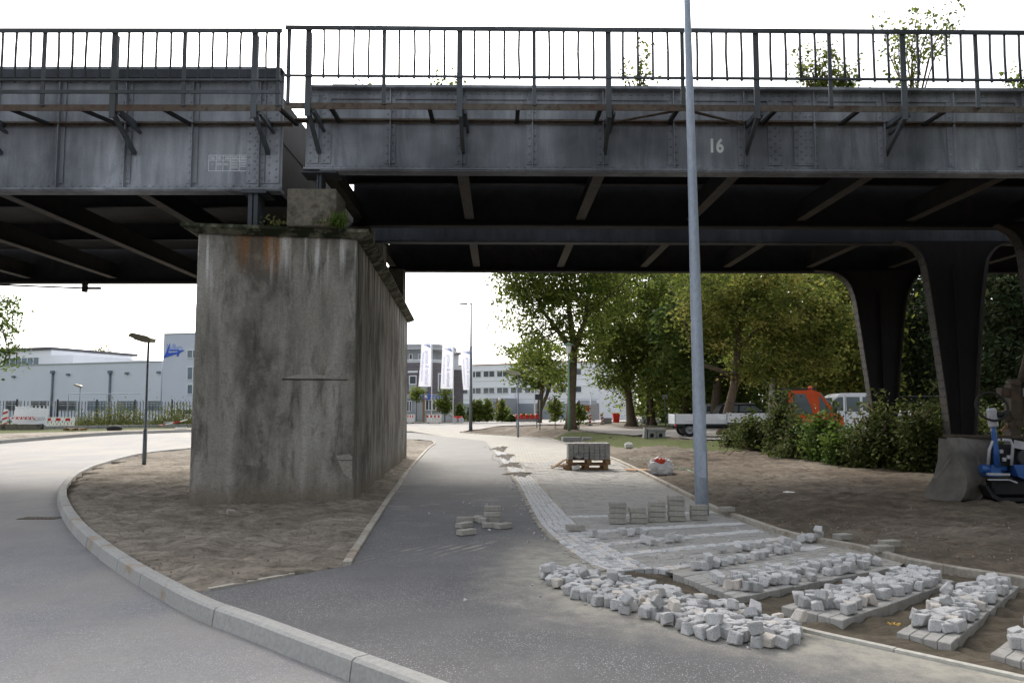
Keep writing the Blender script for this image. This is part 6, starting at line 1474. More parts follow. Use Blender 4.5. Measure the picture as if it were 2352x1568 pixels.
# ---- white office with window bands
w4 = Wall(1060, 152, 1376, 138)
r_ = thing('white_office', 'white two-band office block behind the young conifers', 'building', w4.P(12, .3))
q1 = w4.hit(1376, 900)[0]; zr4 = w4.hit(1084, 839.6)[1]; m = MB(); w4.slab(m, -6, q1, .0, zr4, -16, 0); m.build('wall', M['facade_white'], r_); m = MB(); w4.slab(m, -6.05, q1 + .05, zr4, zr4 + .2, -16.1, .1); m.build('roof_edge', simple('red_brown_trim', lin(170, 120, 112), lin(150, 104, 98), 3, .7), r_)
m = MB(); w4.slab(m, -6, q1, .0, w4.hit(1084, 927)[1], .001, .06); m.build('plinth', M['plinth'], r_)
zA, zB = w4.hit(1095, 867)[1], w4.hit(1095, 852)[1]; zC, zD = w4.hit(1095, 904.5)[1], w4.hit(1095, 890)[1]
qs = w4.hit(1078, 900)[0]; qstep = w4.hit(1108.5, 900)[0] - w4.hit(1078, 900)[0]
k = -1
while qs + (k + 1) * qstep < q1 - .6:
    a = qs + k * qstep + .15
    for (z0, z1) in ((zA, zB), (zC, zD)): window(w4, r_, a, a + qstep * .86, z0, z1, 2, M['white_metal'], M['glass'], .0, .1)
    k += 1
for (z0, z1) in ((zA, zB), (zC, zD)):
    m = MB(); w4.slab(m, -6, q1 - .4, z1 + .02, z1 + .12, .001, .12); m.build('cornice', M['white_metal'], r_)
for v in (876, 918): _, z = w4.hit(1100, v); m = MB(); w4.slab(m, -6, q1, z, z + .05, .001, .02); m.build('panel_joint', M['plinth'], r_)
a, b, z0, z1 = w4.px(1328, 932, 1370, 948); m = MB(); w4.slab(m, a, b, .3, w4.hit(1340, 919)[1], .0, .08); m.build('gate', M['facade_grey'], r_)
w5 = Wall(1376, 138, 1445, 141); q1 = w5.hit(1445, 900)[0]; m = MB(); w5.slab(m, .01, q1, 0, w5.hit(1380, 838)[1], -14, 0); m.build('side_wall', M['facade_white'], r_)
m = MB(); a, b, z0, z1 = w4.px(1160, 915, 1188, 944); w4.slab(m, a, b, .3, z1, .07, 5); m.build('porch', M['facade_grey'], r_); m = MB(); w4.slab(m, a + .5, a + 2.2, z1 - 2.4, z1 - .6, 5.001, 5.05); m.build('porch_window', M['glass'], r_)
for u in (1183, 1357): q, _ = w4.hit(u, 900); m = MB(); m.tube([w4.P(q, .3, .15), w4.P(q, w4.hit(u, 905)[1], .15)], .12, 8); m.build('downpipe', M['white_metal'], r_)

# ================================================================= flags
def flag(u_pole, Y, utl, utr, vt, ubl, ubr, vb, label, seed):
    x = at(u_pole, 900, Y)[0]; z0 = zgf(x, Y); top = at(u_pole, vt - 3, Y)[1]
    r_ = thing('banner_flag', label, 'flag', (x, Y, z0), group='white banner flags on poles')
    MB().tube([(x, Y, z0), (x, Y, top)], [.075, .045], 10).build('pole', M['white_metal'], r_); MB().tube([(x, Y, top - .1), (at(utl, vt, Y)[0], Y, at(utl, vt, Y)[1] + .05)], .025, 6).build('top_arm', M['white_metal'], r_)
    nu, nv = 8, 24; vs = []; rr = random.Random(seed)
    def S(s, t, o=0.0):      # s across from the pole's far edge, t from top to bottom
        u = lerp(lerp(utl, utr, s), lerp(ubl, ubr, s), t ** 1.3); v = lerp(vt, vb, t); X_, Z_ = at(u, v, Y)
        return (X_, Y - .02 + .10 * math.sin(s * 5 + t * 4 + seed) * (1 - s) * (.3 + t) - o, Z_)
    for j in range(nv + 1):
        for i in range(nu + 1): vs.append(S(i / nu, j / nv))
    m = MB(); m.add(vs, [(j * (nu + 1) + i, j * (nu + 1) + i + 1, (j + 1) * (nu + 1) + i + 1, (j + 1) * (nu + 1) + i) for j in range(nv) for i in range(nu)], True); fo = m.build('cloth', M['flag'], r_, fixn=False)
    Wd = (utr - utl) / F * Y; Hd = (vb - vt) / F * Y
    # seen from the back: lettering runs upwards and is mirrored
    def put_t(txt, size, s0, t0, mat, nm):
        me = text_mesh(txt, size, 0, .0); org = ORG[r_.name]
        bm = bmesh.new(); bm.from_mesh(me); bmesh.ops.triangulate(bm, faces=bm.faces[:]); bm.to_mesh(me); bm.free()
        place_text(nm, me, mat, lambda x_, y_, k: S(s0 + y_ / Wd, t0 - x_ / Hd, .03), r_)
    put_t('boschen & oetting', Hd * .098, .62, .595, M['paleblue'], 'lettering'); put_t('Automatisierungs-Bau GmbH', Hd * .052, .24, .58, M['paleblue'], 'small_lettering')
    e = MB(); e.add([S(s, t, .03) for s, t in ((.15, .09), (.98, .175), (.78, .06), (.74, .125), (.68, .06), (.64, .11), (.56, .06), (.55, .105))], [(0, 1, 3, 5, 7), (1, 2, 3), (3, 4, 5), (5, 6, 7)]); e.build('emblem', M['paleblue'], r_)
flag(991.5, 96, 968, 990.5, 781, 961.5, 990, 887.5, 'banner flag nearest the concrete pier, bottom corner blown out', 1)
flag(1041, 99, 1016, 1040, 791, 1012, 1040, 892.5, 'middle banner flag between its two neighbours', 2)
flag(1085, 102, 1058, 1083.5, 798.5, 1064, 1083.5, 895, 'banner flag partly hidden by the very tall lamp', 3)
x = at(1228, 950, 104)[0]; r_ = thing('flag_pole', 'bare white flag pole in front of the white office', 'pole', (x, 104, .32)); MB().tube([(x, 104, .32), (x, 104, at(1228, 818, 104)[1])], [.1, .06], 8).build('shaft', M['white_metal'], r_); MB().lathe((x, 104, at(1228, 818, 104)[1]), [(.08, 0), (.1, .06), (.03, .14)], 8).build('finial', M['white_metal'], r_)

# ================================================================= building-site furniture
def stripes(root, x0, x1, z0, z1, y, n, slope, mat, nm='stripe', t=.006):
    """slanted stripes clipped to a rectangle"""
    m = MB(); wd = (x1 - x0); h = z1 - z0; P = (wd + abs(slope) * h) / n
    for k in range(n):
        a = x0 - (slope * h if slope > 0 else 0) + k * P; pts = [(a, z0), (a + P / 2, z0), (a + P / 2 + slope * h, z1), (a + slope * h, z1)]
        poly = pts
        for (side, lim) in ((1, x0), (-1, x1)):
            out = []
            for i in range(len(poly)):
                p, q = poly[i], poly[(i + 1) % len(poly)]; ip, iq = side * (p[0] - lim) >= 0, side * (q[0] - lim) >= 0
                if ip: out.append(p)
                if ip != iq: tt = (lim - p[0]) / (q[0] - p[0]); out.append((lim, p[1] + tt * (q[1] - p[1])))
            poly = out
            if len(poly) < 3: break
        if len(poly) >= 3: MB().xzprism(poly, y - t, y).build(nm, mat, root)
    return None
def barrier(u0, u1, v0, v1, Y, label, nred=4):
    x0, x1 = at(u0, 950, Y)[0], at(u1, 950, Y)[0]; z0 = zgf((x0 + x1) / 2, Y); H = (v1 - v0) / F * Y
    r_ = thing('site_barrier', label, 'barrier', ((x0 + x1) / 2, Y, z0), group='red and white site barriers')
    n = max(6, int((x1 - x0) / .13)); m = MB()
    for k in range(n): x = lerp(x0, x1, (k + .5) / n); m.box(x - .03, x + .03, Y - .015, Y + .015, z0 + H * .08, z0 + H)
    m.box(x0, x1, Y - .02, Y + .02, z0 + H * .62, z0 + H * .88); m.box(x0, x1, Y - .02, Y + .02, z0 + H * .1, z0 + H * .2); m.build('lattice', M['white_plastic'], r_)
    stripes(r_, x0, x1, z0 + H * .63, z0 + H * .87, Y - .022, nred, 0, M['redfoil'], 'red_field'); stripes(r_, x0, x1, z0 + H * .22, z0 + H * .6, Y - .016, nred * 3, .6, M['white_plastic'], 'slanted_bar')
    for x in (x0 + .2, x1 - .2): MB().box(x - .08, x + .08, Y - .3, Y + .3, z0, z0 + .1).build('foot', M['black'], r_)
    return r_
barrier(930, 952.5, 949, 970, 89, 'red white site barrier half hidden behind the pier')
barrier(980, 1014, 949, 970, 89, 'red white site barrier standing below the flags')
def beacon(u, v0, v1, Y, tilt, label):
    x = at(u, 950, Y)[0]; z0 = zgf(x, Y); H = (v1 - v0) / F * Y; r_ = thing('warning_beacon', label, 'beacon', (x, Y, z0), group='red and white warning beacons')
    MB().cbox((x, Y, z0 + H * .5 + .06), (H * .25, .06, H), (0, tilt, 0), .02).build('board', M['white_plastic'], r_)
    for k in range(3):
        zc = z0 + .06 + H * (.2 + .3 * k); sx = math.sin(tilt) * (zc - z0 - H / 2); m = MB(); a = H * .125
        m.xzprism([(x + sx - a, zc - .11), (x + sx + a, zc + .02), (x + sx + a, zc + .16), (x + sx - a, zc + .03)], Y - .036, Y - .031); m.build('red_stripe', M['redfoil'], r_)
    MB().box(x - .2, x + .2, Y - .35, Y + .35, z0, z0 + .1).build('foot', M['black'], r_)
    return r_
beacon(1355, 951, 976, 74, .05, 'red white beacon before the others, beside the maple'); beacon(1383, 946, 970, 80, -.14, 'red white beacon leaning beside a grey box'); beacon(1363, 941, 957, 105, .1, 'small red white beacon across the street'); beacon(1461, 950, 967, 86, -.35, 'red white beacon tipping over behind the bicycle'); beacon(1520, 946, 966, 88, .02, 'red white beacon behind the small sign pole'); beacon(1543, 937, 960, 88, .05, 'red white beacon by the end of the trailer')
# lantern barrier
Y = 62; r_ = thing('lantern_barrier', 'barrier plank carrying five red lanterns on the street', 'barrier', (at(1210, 960, Y)[0], Y, zgf(at(1210, 960, Y)[0], Y))); xa, xb = at(1185, 960, Y)[0], at(1236, 960, Y)[0]; zp, zq = at(1200, 968, Y)[1], at(1200, 957, Y)[1]
MB().box(xa, xb, Y - .02, Y + .02, zp, zq).build('plank', M['facade_grey'], r_)
for x in (xa + .05, xb - .1): z0 = zgf(x, Y); MB().bar((x, Y - .4, z0), (x, Y, zq), .05, .05).bar((x, Y + .4, z0), (x, Y, zq), .05, .05).build('leg', M['pole_grey'], r_)
for u in (1187, 1198, 1209.5, 1221, 1232.5):
    x, z = at(u, 959, Y); lt = MB(); lt.cbox((x + .05, Y - .1, z), (.3, .16, .16), b=.02).build('lantern_box', M['red'], r_) ; MB().lathe((x, Y - .05, z + .06), [(.10, 0), (.115, .06), (.115, .16), (.07, .22)], 12).build('lantern', M['red'], r_)
# signs
def sign(u, v0, v1, vb, Y, w, label, mat, off=0):
    x = at(u, 950, Y)[0]; z0 = zgf(x, Y); r_ = thing('street_sign', label, 'sign', (x, Y, z0)); za, zb_ = at(u, v1, Y)[1], at(u, v0, Y)[1]
    MB().tube([(x, Y, z0), (x, Y, zb_)], .035, 8).build('post', M['pole_grey'], r_); MB().cbox((x + off, Y - .05, (za + zb_) / 2), (w, .02, zb_ - za), b=.008).build('panel', mat, r_)
b = gz(1528, 979); sign(1528, 906, 917, 979, b.y, .42, 'small pale blank sign board on a pole beside the tree', M['lightgrey'])
b = gz(1240, 987); sign(1240, 905, 918, 987, b.y, .45, 'back of a dark rectangular sign on a slim pole', M['grey_plastic'], -.1)
# lamps on wooden posts, mounds, conifers, machine
for i, (u, v0, vb, Y, lab) in enumerate([(973, 909, 962, 100, 'low wooden lamp post in front of the brick office'), (1142, 915, 962, 104, 'low wooden lamp post among the young conifers'), (1268, 918, 955, 110, 'low wooden lamp post near the white office gate')]):
    x = at(u, 940, Y)[0]; r_ = thing('garden_lamp', lab, 'lamp', (x, Y, .32)); z = at(u, v0, Y)[1]; MB().box(x - .12, x + .12, Y - .12, Y + .12, .3, z - .2).build('post', M['wood'], r_); MB().lathe((x + .25, Y, z - .35), [(.1, 0), (.16, .1), (.16, .3), (.05, .4)], 10).build('lamp_globe', M['opal'], r_); MB().box(x - .1, x + .3, Y - .05, Y + .05, z - .12, z).build('arm', M['wood'], r_)
def conifer(i, u, v0, vb, Y, w, lab, leaf='needles'):
    x = at(u, 940, Y)[0]; z0 = .32; H = (vb - v0) / F * Y; b = Vector((x, Y, z0)); es = [(x, Y, z0 + H * f, w * g, w * g, H * .17) for f, g in ((.2, 1), (.45, .8), (.68, .5), (.88, .22))]
    return tree('young_conifer', lab, b, [(b, .08), (b + Vector((0, 0, H)), .02)], [], es, 60, 24, .16, leaf, seed=700 + i, crad=.22, group='young conifers before the white office', twigs=8, sides=5, shell=.3)
for i, (u, v0, vb, w, lab) in enumerate([(1089, 905, 958, .95, 'bushy young conifer right beside the very tall lamp'), (1101, 903, 952, .45, 'thinnest young conifer of the row'), (1119, 904, 959, .9, 'broad young conifer between the thin one and the wooden post'), (1154, 904, 958, .85, 'young conifer right of the wooden lamp post'), (1056, 915, 956, .6, 'young conifer against the brick side wing')]): conifer(i, u, v0, vb, 100, w, lab, 'leaf')
for i, u in enumerate((1175, 1202, 1218)): conifer(10 + i, u, 945, 962, 98, .45, 'tiny dark conifer planted in the office lawn', 'leaf_dark')
tree('young_tree', 'young tree between two flags before the brick office', Vector((at(1022, 950, 100)[0], 100, .32)), [(Vector((at(1022, 950, 100)[0], 100, .32)), .07), (V3(1022, 900, 100), .03)], [], el(100, (1022, 915, 1.0, 1.5), (1024, 935, .8, .8)), 60, 24, .16, 'leaf', seed=41, crad=.3, twigs=10, sides=5)
tree('young_tree', 'staked sapling behind the site barrier', Vector((at(957, 950, 98)[0], 98, .32)), [(Vector((at(957, 950, 98)[0], 98, .32)), .05), (V3(957, 900, 98), .03)], [], el(98, (957, 905, .7, 1.0)), 30, 20, .15, 'leaf', seed=42, crad=.3, twigs=10, sides=5)
for i, (u, w, h) in enumerate([(1176, 1.9, .9), (1196, 1.7, .8), (1212, 1.5, .75)]):
    x = at(u, 950, 108)[0]; m = MB(); m.lathe((x, 108 + i, .3), [(w, 0), (w * .95, h * .3), (w * .75, h * .7), (w * .4, h * .93), (.02, h)], 18); tag(m.build('covered_mound', M['lightgrey'], loc=(x, 108, .3)), 'pale rounded mound on the lawn before the white office', 'mound', 'pale mounds before the office')
p = Vector((at(1052, 958, 92)[0], 92, .32)); r_ = thing('roller_machine', 'small red and white hand roller parked by the flags', 'machine', tuple(p)); MB().cbox((p.x, p.y, p.z + .55), (1.0, .5, .35), b=.05).build('body', M['red'], r_); MB().lathe((p.x - .35, p.y - .3, p.z + .3), [(.3, 0), (.3, .6)], 14, axis=(0, 1, 0)).build('drum', M['lightgrey'], r_); MB().lathe((p.x + .35, p.y - .3, p.z + .3), [(.3, 0), (.3, .6)], 14, axis=(0, 1, 0)).build('drum', M['lightgrey'], r_); MB().bar((p.x - .4, p.y, p.z + .7), (p.x - .9, p.y, p.z + 1.1), .05, .05).build('handle', M['white_plastic'], r_)
# boxes across the street
for i, (u, v0, v1, wpx, Y, mat, lab) in enumerate([(1393, 956, 968, 22, 84, 'cement', 'grey concrete box behind the leaning beacon'), (1453, 962, 971, 20, 82, 'cement', 'low grey concrete block behind the thick trunk'), (1481, 962, 971, 14, 83, 'cement', 'low grey concrete block behind the bicycle'), (1505, 957, 969, 16, 86, 'white_plastic', 'whitish cabinet behind the slender tree trunk')]):
    x = at(u, 950, Y)[0]; z0 = zgf(x, Y); H = (v1 - v0) / F * Y; wd = wpx / F * Y; r_ = thing('site_box', lab, 'box', (x, Y, z0)); MB().cbox((x, Y, z0 + H * .5 + .05), (wd, .8, H), b=.03).build('body', M[mat], r_); MB().box(x - wd * .4, x + wd * .4, Y - .35, Y + .35, z0, z0 + .06).build('skid', M['black'], r_)
x = at(1415, 945, 92)[0]; z0 = zgf(x, 92); r_ = thing('red_bin', 'red plastic bin across the street', 'bin', (x, 92, z0)); MB().hexa([(x - .3, 91.7, z0), (x + .3, 91.7, z0), (x + .3, 92.3, z0), (x - .3, 92.3, z0)], [(x - .38, 91.6, z0 + .95), (x + .38, 91.6, z0 + .95), (x + .38, 92.4, z0 + .95), (x - .38, 92.4, z0 + .95)]).build('body', M['red'], r_); MB().cbox((x, 92, z0 + 1.0), (.8, .86, .1), b=.03).build('lid', M['red'], r_)
x = at(1346, 945, 104)[0]; r_ = thing('notice_board', 'site board with two red notices on a fence', 'notice', (x, 104, .32)); MB().box(x - 1.6, x + 1.6, 104, 104.05, .5, 2.4).build('board', M['lightgrey'], r_); MB().box(x - .3, x + .4, 103.98, 103.995, 1.5, 2.3).build('red_notice', M['redfoil'], r_); MB().box(x - .25, x + .35, 103.98, 103.995, .6, 1.2).build('small_notice', M['white_plastic'], r_)
# ---- bicycle by the tree, seen end-on
bp = gz(1477, 980); r_ = thing('bicycle', 'parked bicycle seen end-on between two tree trunks', 'bicycle', tuple(bp)); d = Vector((.42, -.9, 0)).normalized()
for k, nm in ((-.52, 'wheel'), (.52, 'wheel')): MB().torus(bp + d * k + Vector((0, 0, .34)), .32, .022, axis=Vector((d.y, -d.x, 0)), n=20, m=6).build(nm, M['black'], r_)
f_ = MB(); hub = bp + d * -.52 + Vector((0, 0, .34)); bbk = bp + d * -.05 + Vector((0, 0, .3)); st_ = bp + d * -.2 + Vector((0, 0, .85)); hd = bp + d * .38 + Vector((0, 0, .85)); fw = bp + d * .52 + Vector((0, 0, .34))
for a, b in ((hub, bbk), (hub, st_), (bbk, st_), (bbk, hd), (st_, hd), (hd, fw)): f_.tube([a, b], .018, 6)
f_.build('frame', M['lightgrey'], r_); s_ = Vector((d.y, -d.x, 0)); MB().tube([hd + Vector((0, 0, .18)) + s_ * -.3, hd + Vector((0, 0, .2)), hd + Vector((0, 0, .18)) + s_ * .3], .014, 6).tube([hd, hd + Vector((0, 0, .2))], .015, 6).build('handlebar', M['engine'], r_); MB().cbox(st_ + Vector((0, 0, .1)), (.14, .24, .06), (0, 0, .4), .02).build('saddle', M['black'], r_)

# ================================================================= left roadside
fa, fb = gz(-60, 978), gz(470, 972); fa = Vector((at(-60, 978, 73)[0], 73, .38)); fb = Vector((at(470, 972, 80)[0], 80, .38)); L = (fb - fa).length; d = (fb - fa) / L
r_ = thing('picket_fence', 'dark metal picket fence in front of the grey shed', 'fence', tuple(fa)); Hf = 2.15; k = 0.0
while k < L:
    c = fa + d * k; c.z = zgf(c.x, c.y); MB().tube([c + Vector((0, 0, .1)), c + Vector((0, 0, Hf))], .036, 5).build('picket', M['grey_plastic'], r_); k += .27
for zz in (Hf - .16, Hf - .38, .35): MB().bar(fa + Vector((0, 0, zz)), fb + Vector((0, 0, zz)), .05, .05).build('rail', M['lightgrey'] if zz > 1 else M['grey_plastic'], r_)
k = 0.0
while k < L:
    c = fa + d * k; c.z = zgf(c.x, c.y) - .05; MB().box(c.x - .06, c.x + .06, c.y - .06, c.y + .06, c.z, c.z + Hf + .2).build('post', M['grey_plastic'], r_); k += 3.2
for i, (u0, u1, lab) in enumerate([(158, 325, 'temporary mesh fence panel in front of the picket fence'), (489, 700, 'temporary mesh fence panel running behind the pier')]):
    Y = 69; x0, x1 = at(u0, 900, Y)[0], at(u1, 900, Y)[0]; z0, z1 = .38, at(200, 904, Y)[1] if i == 0 else at(200, 910, Y)[1]; r_ = thing('mesh_fence_panel', lab, 'fence', (x0, Y, z0)); m = MB(); m.tube([(x0, Y, z0), (x0, Y, z1), (x1, Y, z1), (x1, Y, z0)], .035, 6).build('frame', M['galv'], r_); m = MB()
    for k in range(26): x = lerp(x0, x1, k / 25); m.bar((x, Y, z0 + .15), (x, Y, z1), .006, .006)
    for k in range(8): z = lerp(z0 + .15, z1, k / 8); m.bar((x0, Y, z), (x1, Y, z), .006, .006)
    tag(m.build('wire_mesh', M['galv'], r_), kind='stuff')
Y = 58; x0, x1 = at(27, 950, Y)[0], at(108, 950, Y)[0]; z0 = at(60, 977, Y)[1]; H = 40 / F * Y
r_ = thing('site_barrier', 'big tilted white board barrier with tape beside the left road', 'barrier', ((x0 + x1) / 2, Y, zgf((x0 + x1) / 2, Y))); zf = zgf((x0 + x1) / 2, Y); m = MB(); m.hexa([(x0, Y, z0 + .1), (x1, Y, z0), (x1, Y + .05, z0), (x0, Y + .05, z0 + .1)], [(x0 + .25, Y, z0 + H + .1), (x1 + .1, Y, z0 + H - .05), (x1 + .1, Y + .05, z0 + H - .05), (x0 + .25, Y + .05, z0 + H + .1)]); m.build('board', M['white_metal'], r_)
for k in range(9): x = lerp(x0 + .2, x1, k / 8.0); MB().box(x, x + .06, Y, Y + .05, z0 + H - .02, z0 + H + .14).build('tooth', M['white_metal'], r_)
stripes(r_, lerp(x0, x1, .08), lerp(x0, x1, .62), z0 + .42, z0 + .62, Y - .003, 9, .5, M['redfoil'], 'red_chevrons'); stripes(r_, lerp(x0, x1, .66), lerp(x0, x1, .95), z0 + .35, z0 + .6, Y - .003, 5, .7, M['lightgrey'], 'pale_chevrons')
for x in (x0 + .3, x1 - .3): MB().box(x - .1, x + .1, Y - .2, Y + .3, zf - .05, z0 + .12).build('foot', M['grey_plastic'], r_)
barrier(107, 173, 946, 970, 64, 'white and red site barrier behind the tilted board', 3)
beacon(12, 930, 974, 57, .05, 'red white beacon at the left edge with barrier tape'); 
def tape(label, pts, n):
    P = resample3(pts, n); r_ = thing('barrier_tape', label, 'tape', tuple(P[0]))
    for k in range(n): MB().bar(P[k], P[k + 1], .01, .09).build('red_section' if k % 2 == 0 else 'white_section', M['redfoil'] if k % 2 == 0 else M['white_plastic'], r_)
def resample3(pts, n):
    d = [0.0]
    for a, b in zip(pts[:-1], pts[1:]): d.append(d[-1] + (b - a).length)
    out = []
    for k in range(n + 1):
        s = d[-1] * k / n; i = max(j for j in range(len(d)) if d[j] <= s + 1e-9); i = min(i, len(pts) - 2); out.append(pts[i].lerp(pts[i + 1], (s - d[i]) / (d[i + 1] - d[i])))
    return out
tape('red and white tape stretched across the tilted board', [V3(-25, 955, 56.7), V3(30, 960, 57.4), V3(86, 962, 57.8)], 22)
tpts = [gz(352, 980) + Vector((0, 0, .1)), V3(375, 975, 61), V3(412, 968, 61), V3(430, 963, 61)]; tape('slack red and white tape sagging between lamp and pier', tpts, 14)
a, b = Vector((at(-40, 982, 56)[0], 56, .33)), Vector((at(92, 984, 56)[0], 56, .33)); r_ = thing('low_wall', 'low dark concrete wall at the left roadside', 'wall', tuple(a))
for k in range(5): p, q = a.lerp(b, k / 5 + .003), a.lerp(b, (k + 1) / 5 - .003); MB().box(p.x, q.x, 55.9, 56.2, .25, .33 + .42).build('wall_block', M['block'], r_)
a, b = Vector((at(98, 984, 58)[0], 58, .35)), Vector((at(470, 977, 66)[0], 66, .36)); r_ = thing('low_wall', 'long pale concrete kerb wall below the fence', 'wall', tuple(a))
for k in range(16): p, q = a.lerp(b, k / 16 + .002), a.lerp(b, (k + 1) / 16 - .002); MB().bar(p + Vector((0, 0, .06)), q + Vector((0, 0, .06)), .3, .36).build('wall_block', M['cement'], r_)
b = gz(163, 989); pallet((b.x, b.y + .5, b.z + .02), .15, 'pallet lying on the sand strip beside the left road')
b = gz(256, 988); m = MB(); m.lathe((b.x, b.y + .4, b.z), [(.42, 0), (.5, .1), (.44, .24), (.25, .32), (.02, .34)], 14); tag(m.build('bin_bag', M['black'], loc=tuple(b)), 'black bag slumped on the sand strip', 'bag')
b = gz(383, 982); m = MB(); m.cbox((b.x, b.y + .4, b.z + .22), (.65, .5, .46), b=.03); tag(m.build('concrete_cube', M['cement'], loc=tuple(b)), 'grey concrete cube on the verge near the pier', 'concrete block')
x = at(184, 900, 76)[0]; shoebox_lamp((x, 76, .38), (970 - 884) / F * 76, 'distant small lamp behind the picket fence', -1, hw=.45)
def weeds(i, u, vb, H, w, n, Y, lab):
    x = at(u, vb, Y)[0]; z0 = zgf(x, Y); rg_ = np.random.default_rng(900 + i); C = np.c_[x + rg_.normal(0, w, n), Y + rg_.normal(0, .5, n), z0 + np.abs(rg_.normal(0, H * .5, n))]; V_, Q_, v_ = leaf_np(C, .12, rg_, .1, .3, up=True)
    r_ = thing('weed_clump', lab, 'weeds', (x, Y, z0)); link_mesh('leaves', np_mesh('leaves', V_ - np.array((x, Y, z0)), Q_, {'var': ('FLOAT', v_)}), M['weed'], r_); m = MB()
    for k in range(8): a = Vector((x + rg_.normal(0, w), Y + rg_.normal(0, .4), z0)); m.tube([a, a + Vector((.05, 0, H * rg_.uniform(.6, 1.2)))], .012, 4)
    tag(m.build('stems', M['weed'], r_), kind='stuff')
for i, (u, H, w, n, lab) in enumerate([(205, .9, .9, 700, 'tall weeds below the first mesh fence panel'), (275, 1.5, 1.2, 1500, 'high weed clump in front of the picket fence'), (408, 1.6, 1.0, 1500, 'high weed clump behind the slack tape'), (360, .7, 1.2, 500, 'low weeds between two high clumps'), (505, 1.2, 1.4, 900, 'weeds hidden in part by the pier')]): weeds(i, u, 975, H, w, n, 67.5, lab)
tag(MB().box(at(405, 988, 58)[0], at(430, 988, 58)[0], 57.8, 58, .36, .5).build('plastic_sheet', M['white_plastic'], loc=(at(415, 988, 58)[0], 58, .36)), 'white plastic offcut on the sand near the pier', 'offcut')
# chain link fence behind the vehicles
p0, p1 = Vector((at(1690, 930, 66)[0], 66, .36)), Vector((at(2500, 930, 50)[0], 50, .36)); r_ = thing('chain_fence', 'tall chain link fence behind the parked vehicles', 'fence', tuple(p0)); L = (p1 - p0).length
for k in range(int(L / 3) + 1): c = p0.lerp(p1, k * 3 / L); MB().tube([c, c + Vector((0, 0, 2.3))], .035, 6).build('post', M['pole_grey'], r_)
MB().tube([p0 + Vector((0, 0, 2.28)), p1 + Vector((0, 0, 2.28))], .02, 5).build('top_rail', M['galv'], r_)
m = MB(); dd = (p1 - p0) / L; s = 0.0
while s < L:
    for sg in (1, -1):
        a = p0 + dd * (s + (0 if sg > 0 else 2.25)); b = p0 + dd * (s + (2.25 if sg > 0 else 0)); m.bar(a + Vector((0, 0, .03)), b + Vector((0, 0, 2.27)), .005, .005)
    s += .16
tag(m.build('wire_mesh', M['pole_grey'], r_, fixn=False), kind='stuff')
# ================================================================= vehicles
def wheel(root, c, Rr=.33, w=.2, axis=(0, 1, 0)):
    t = MB(); t.lathe(Vector(c) - Vector(axis) * w / 2, [(Rr * .62, 0), (Rr * .92, .0), (Rr, .03), (Rr, w - .03), (Rr * .92, w), (Rr * .62, w)], 22, axis=axis, cap=False); to = t.build('wheel', M['black'], root)
    h = MB(); h.lathe(Vector(c) - Vector(axis) * (w / 2 + .004), [(Rr * .6, 0), (Rr * .55, .03), (Rr * .3, .05), (Rr * .12, .02), (.02, .015)], 18, axis=axis, cap=False); h.build('rim', M['rim'], to)
    return to
def dropside(root, x0, x1, y0, y1, z0, z1, mat):
    """flat bed with ribbed drop sides"""
    MB().box(x0, x1, y0, y1, z0 - .1, z0).build('bed', M['grey_plastic'], root)
    n = 4
    for (nm, ax, c, a, b) in (('side_panel', 0, y0, x0, x1), ('side_panel', 0, y1, x0, x1), ('end_panel', 1, x0, y0, y1), ('end_panel', 1, x1, y0, y1)):
        m = MB()
        for k in range(n):
            za, zb_ = lerp(z0, z1, k / n), lerp(z0, z1, (k + 1) / n) - .012
            if ax == 0: m.box(a, b, c - .015, c + .015, za, zb_); m.box(a, b, c - .022, c + .022, zb_ - .03, zb_)
            else: m.box(c - .015, c + .015, a + .03, b - .03, za, zb_)
        m.build(nm, mat, root)
    for (x, y) in ((x0, y0), (x1, y0), (x0, y1), (x1, y1)): MB().box(x - .03, x + .03, y - .03, y + .03, z0 - .02, z1 + .03).build('corner_post', M['lightgrey'], root)
# trailer
Y = 39.5; gzv = lambda x: zgf(x, Y) + .08
x0, x1 = at(1550, 970, Y)[0], at(1668, 970, Y)[0]; z0 = gzv(x0)
r_ = thing('flatbed_trailer', 'small white flatbed trailer parked on the driveway', 'trailer', ((x0 + x1) / 2, Y, z0)); zb_, zt_ = at(1600, 973, Y)[1], at(1600, 950, Y)[1]
dropside(r_, x0, x1, Y - .1, Y + 1.5, zb_, zt_, M['white_metal'])
wx = at(1583, 990, Y)[0]; wheel(r_, (wx, Y, z0 + .33)); wheel(r_, (wx, Y + 1.45, z0 + .33)); MB().torus((wx, Y, z0 + .33), .40, .03, n=12, m=6, rot0=.2, arc=2.7, axis=(0, -1, 0)).build('mudguard', M['black'], r_)
MB().box(x0 + .1, x1 + .3, Y + .2, Y + .3, zb_ - .22, zb_ - .1).box(x0 + .1, x1 + .3, Y + 1.1, Y + 1.2, zb_ - .22, zb_ - .1).build('chassis', M['grey_plastic'], r_); MB().bar((x1 + .2, Y + .7, zb_ - .15), (x1 + 1.0, Y + .7, zb_ - .3), .1, .1).build('drawbar', M['grey_plastic'], r_)
MB().box(x0 - .02, x0 + .05, Y - .12, Y - .02, zb_ - .12, zb_ - .04).build('tail_light', M['red'], r_); MB().tube([(x1 + .9, Y + .7, z0), (x1 + .9, Y + .7, zb_ - .2)], .03, 6).build('prop_stand', M['grey_plastic'], r_)
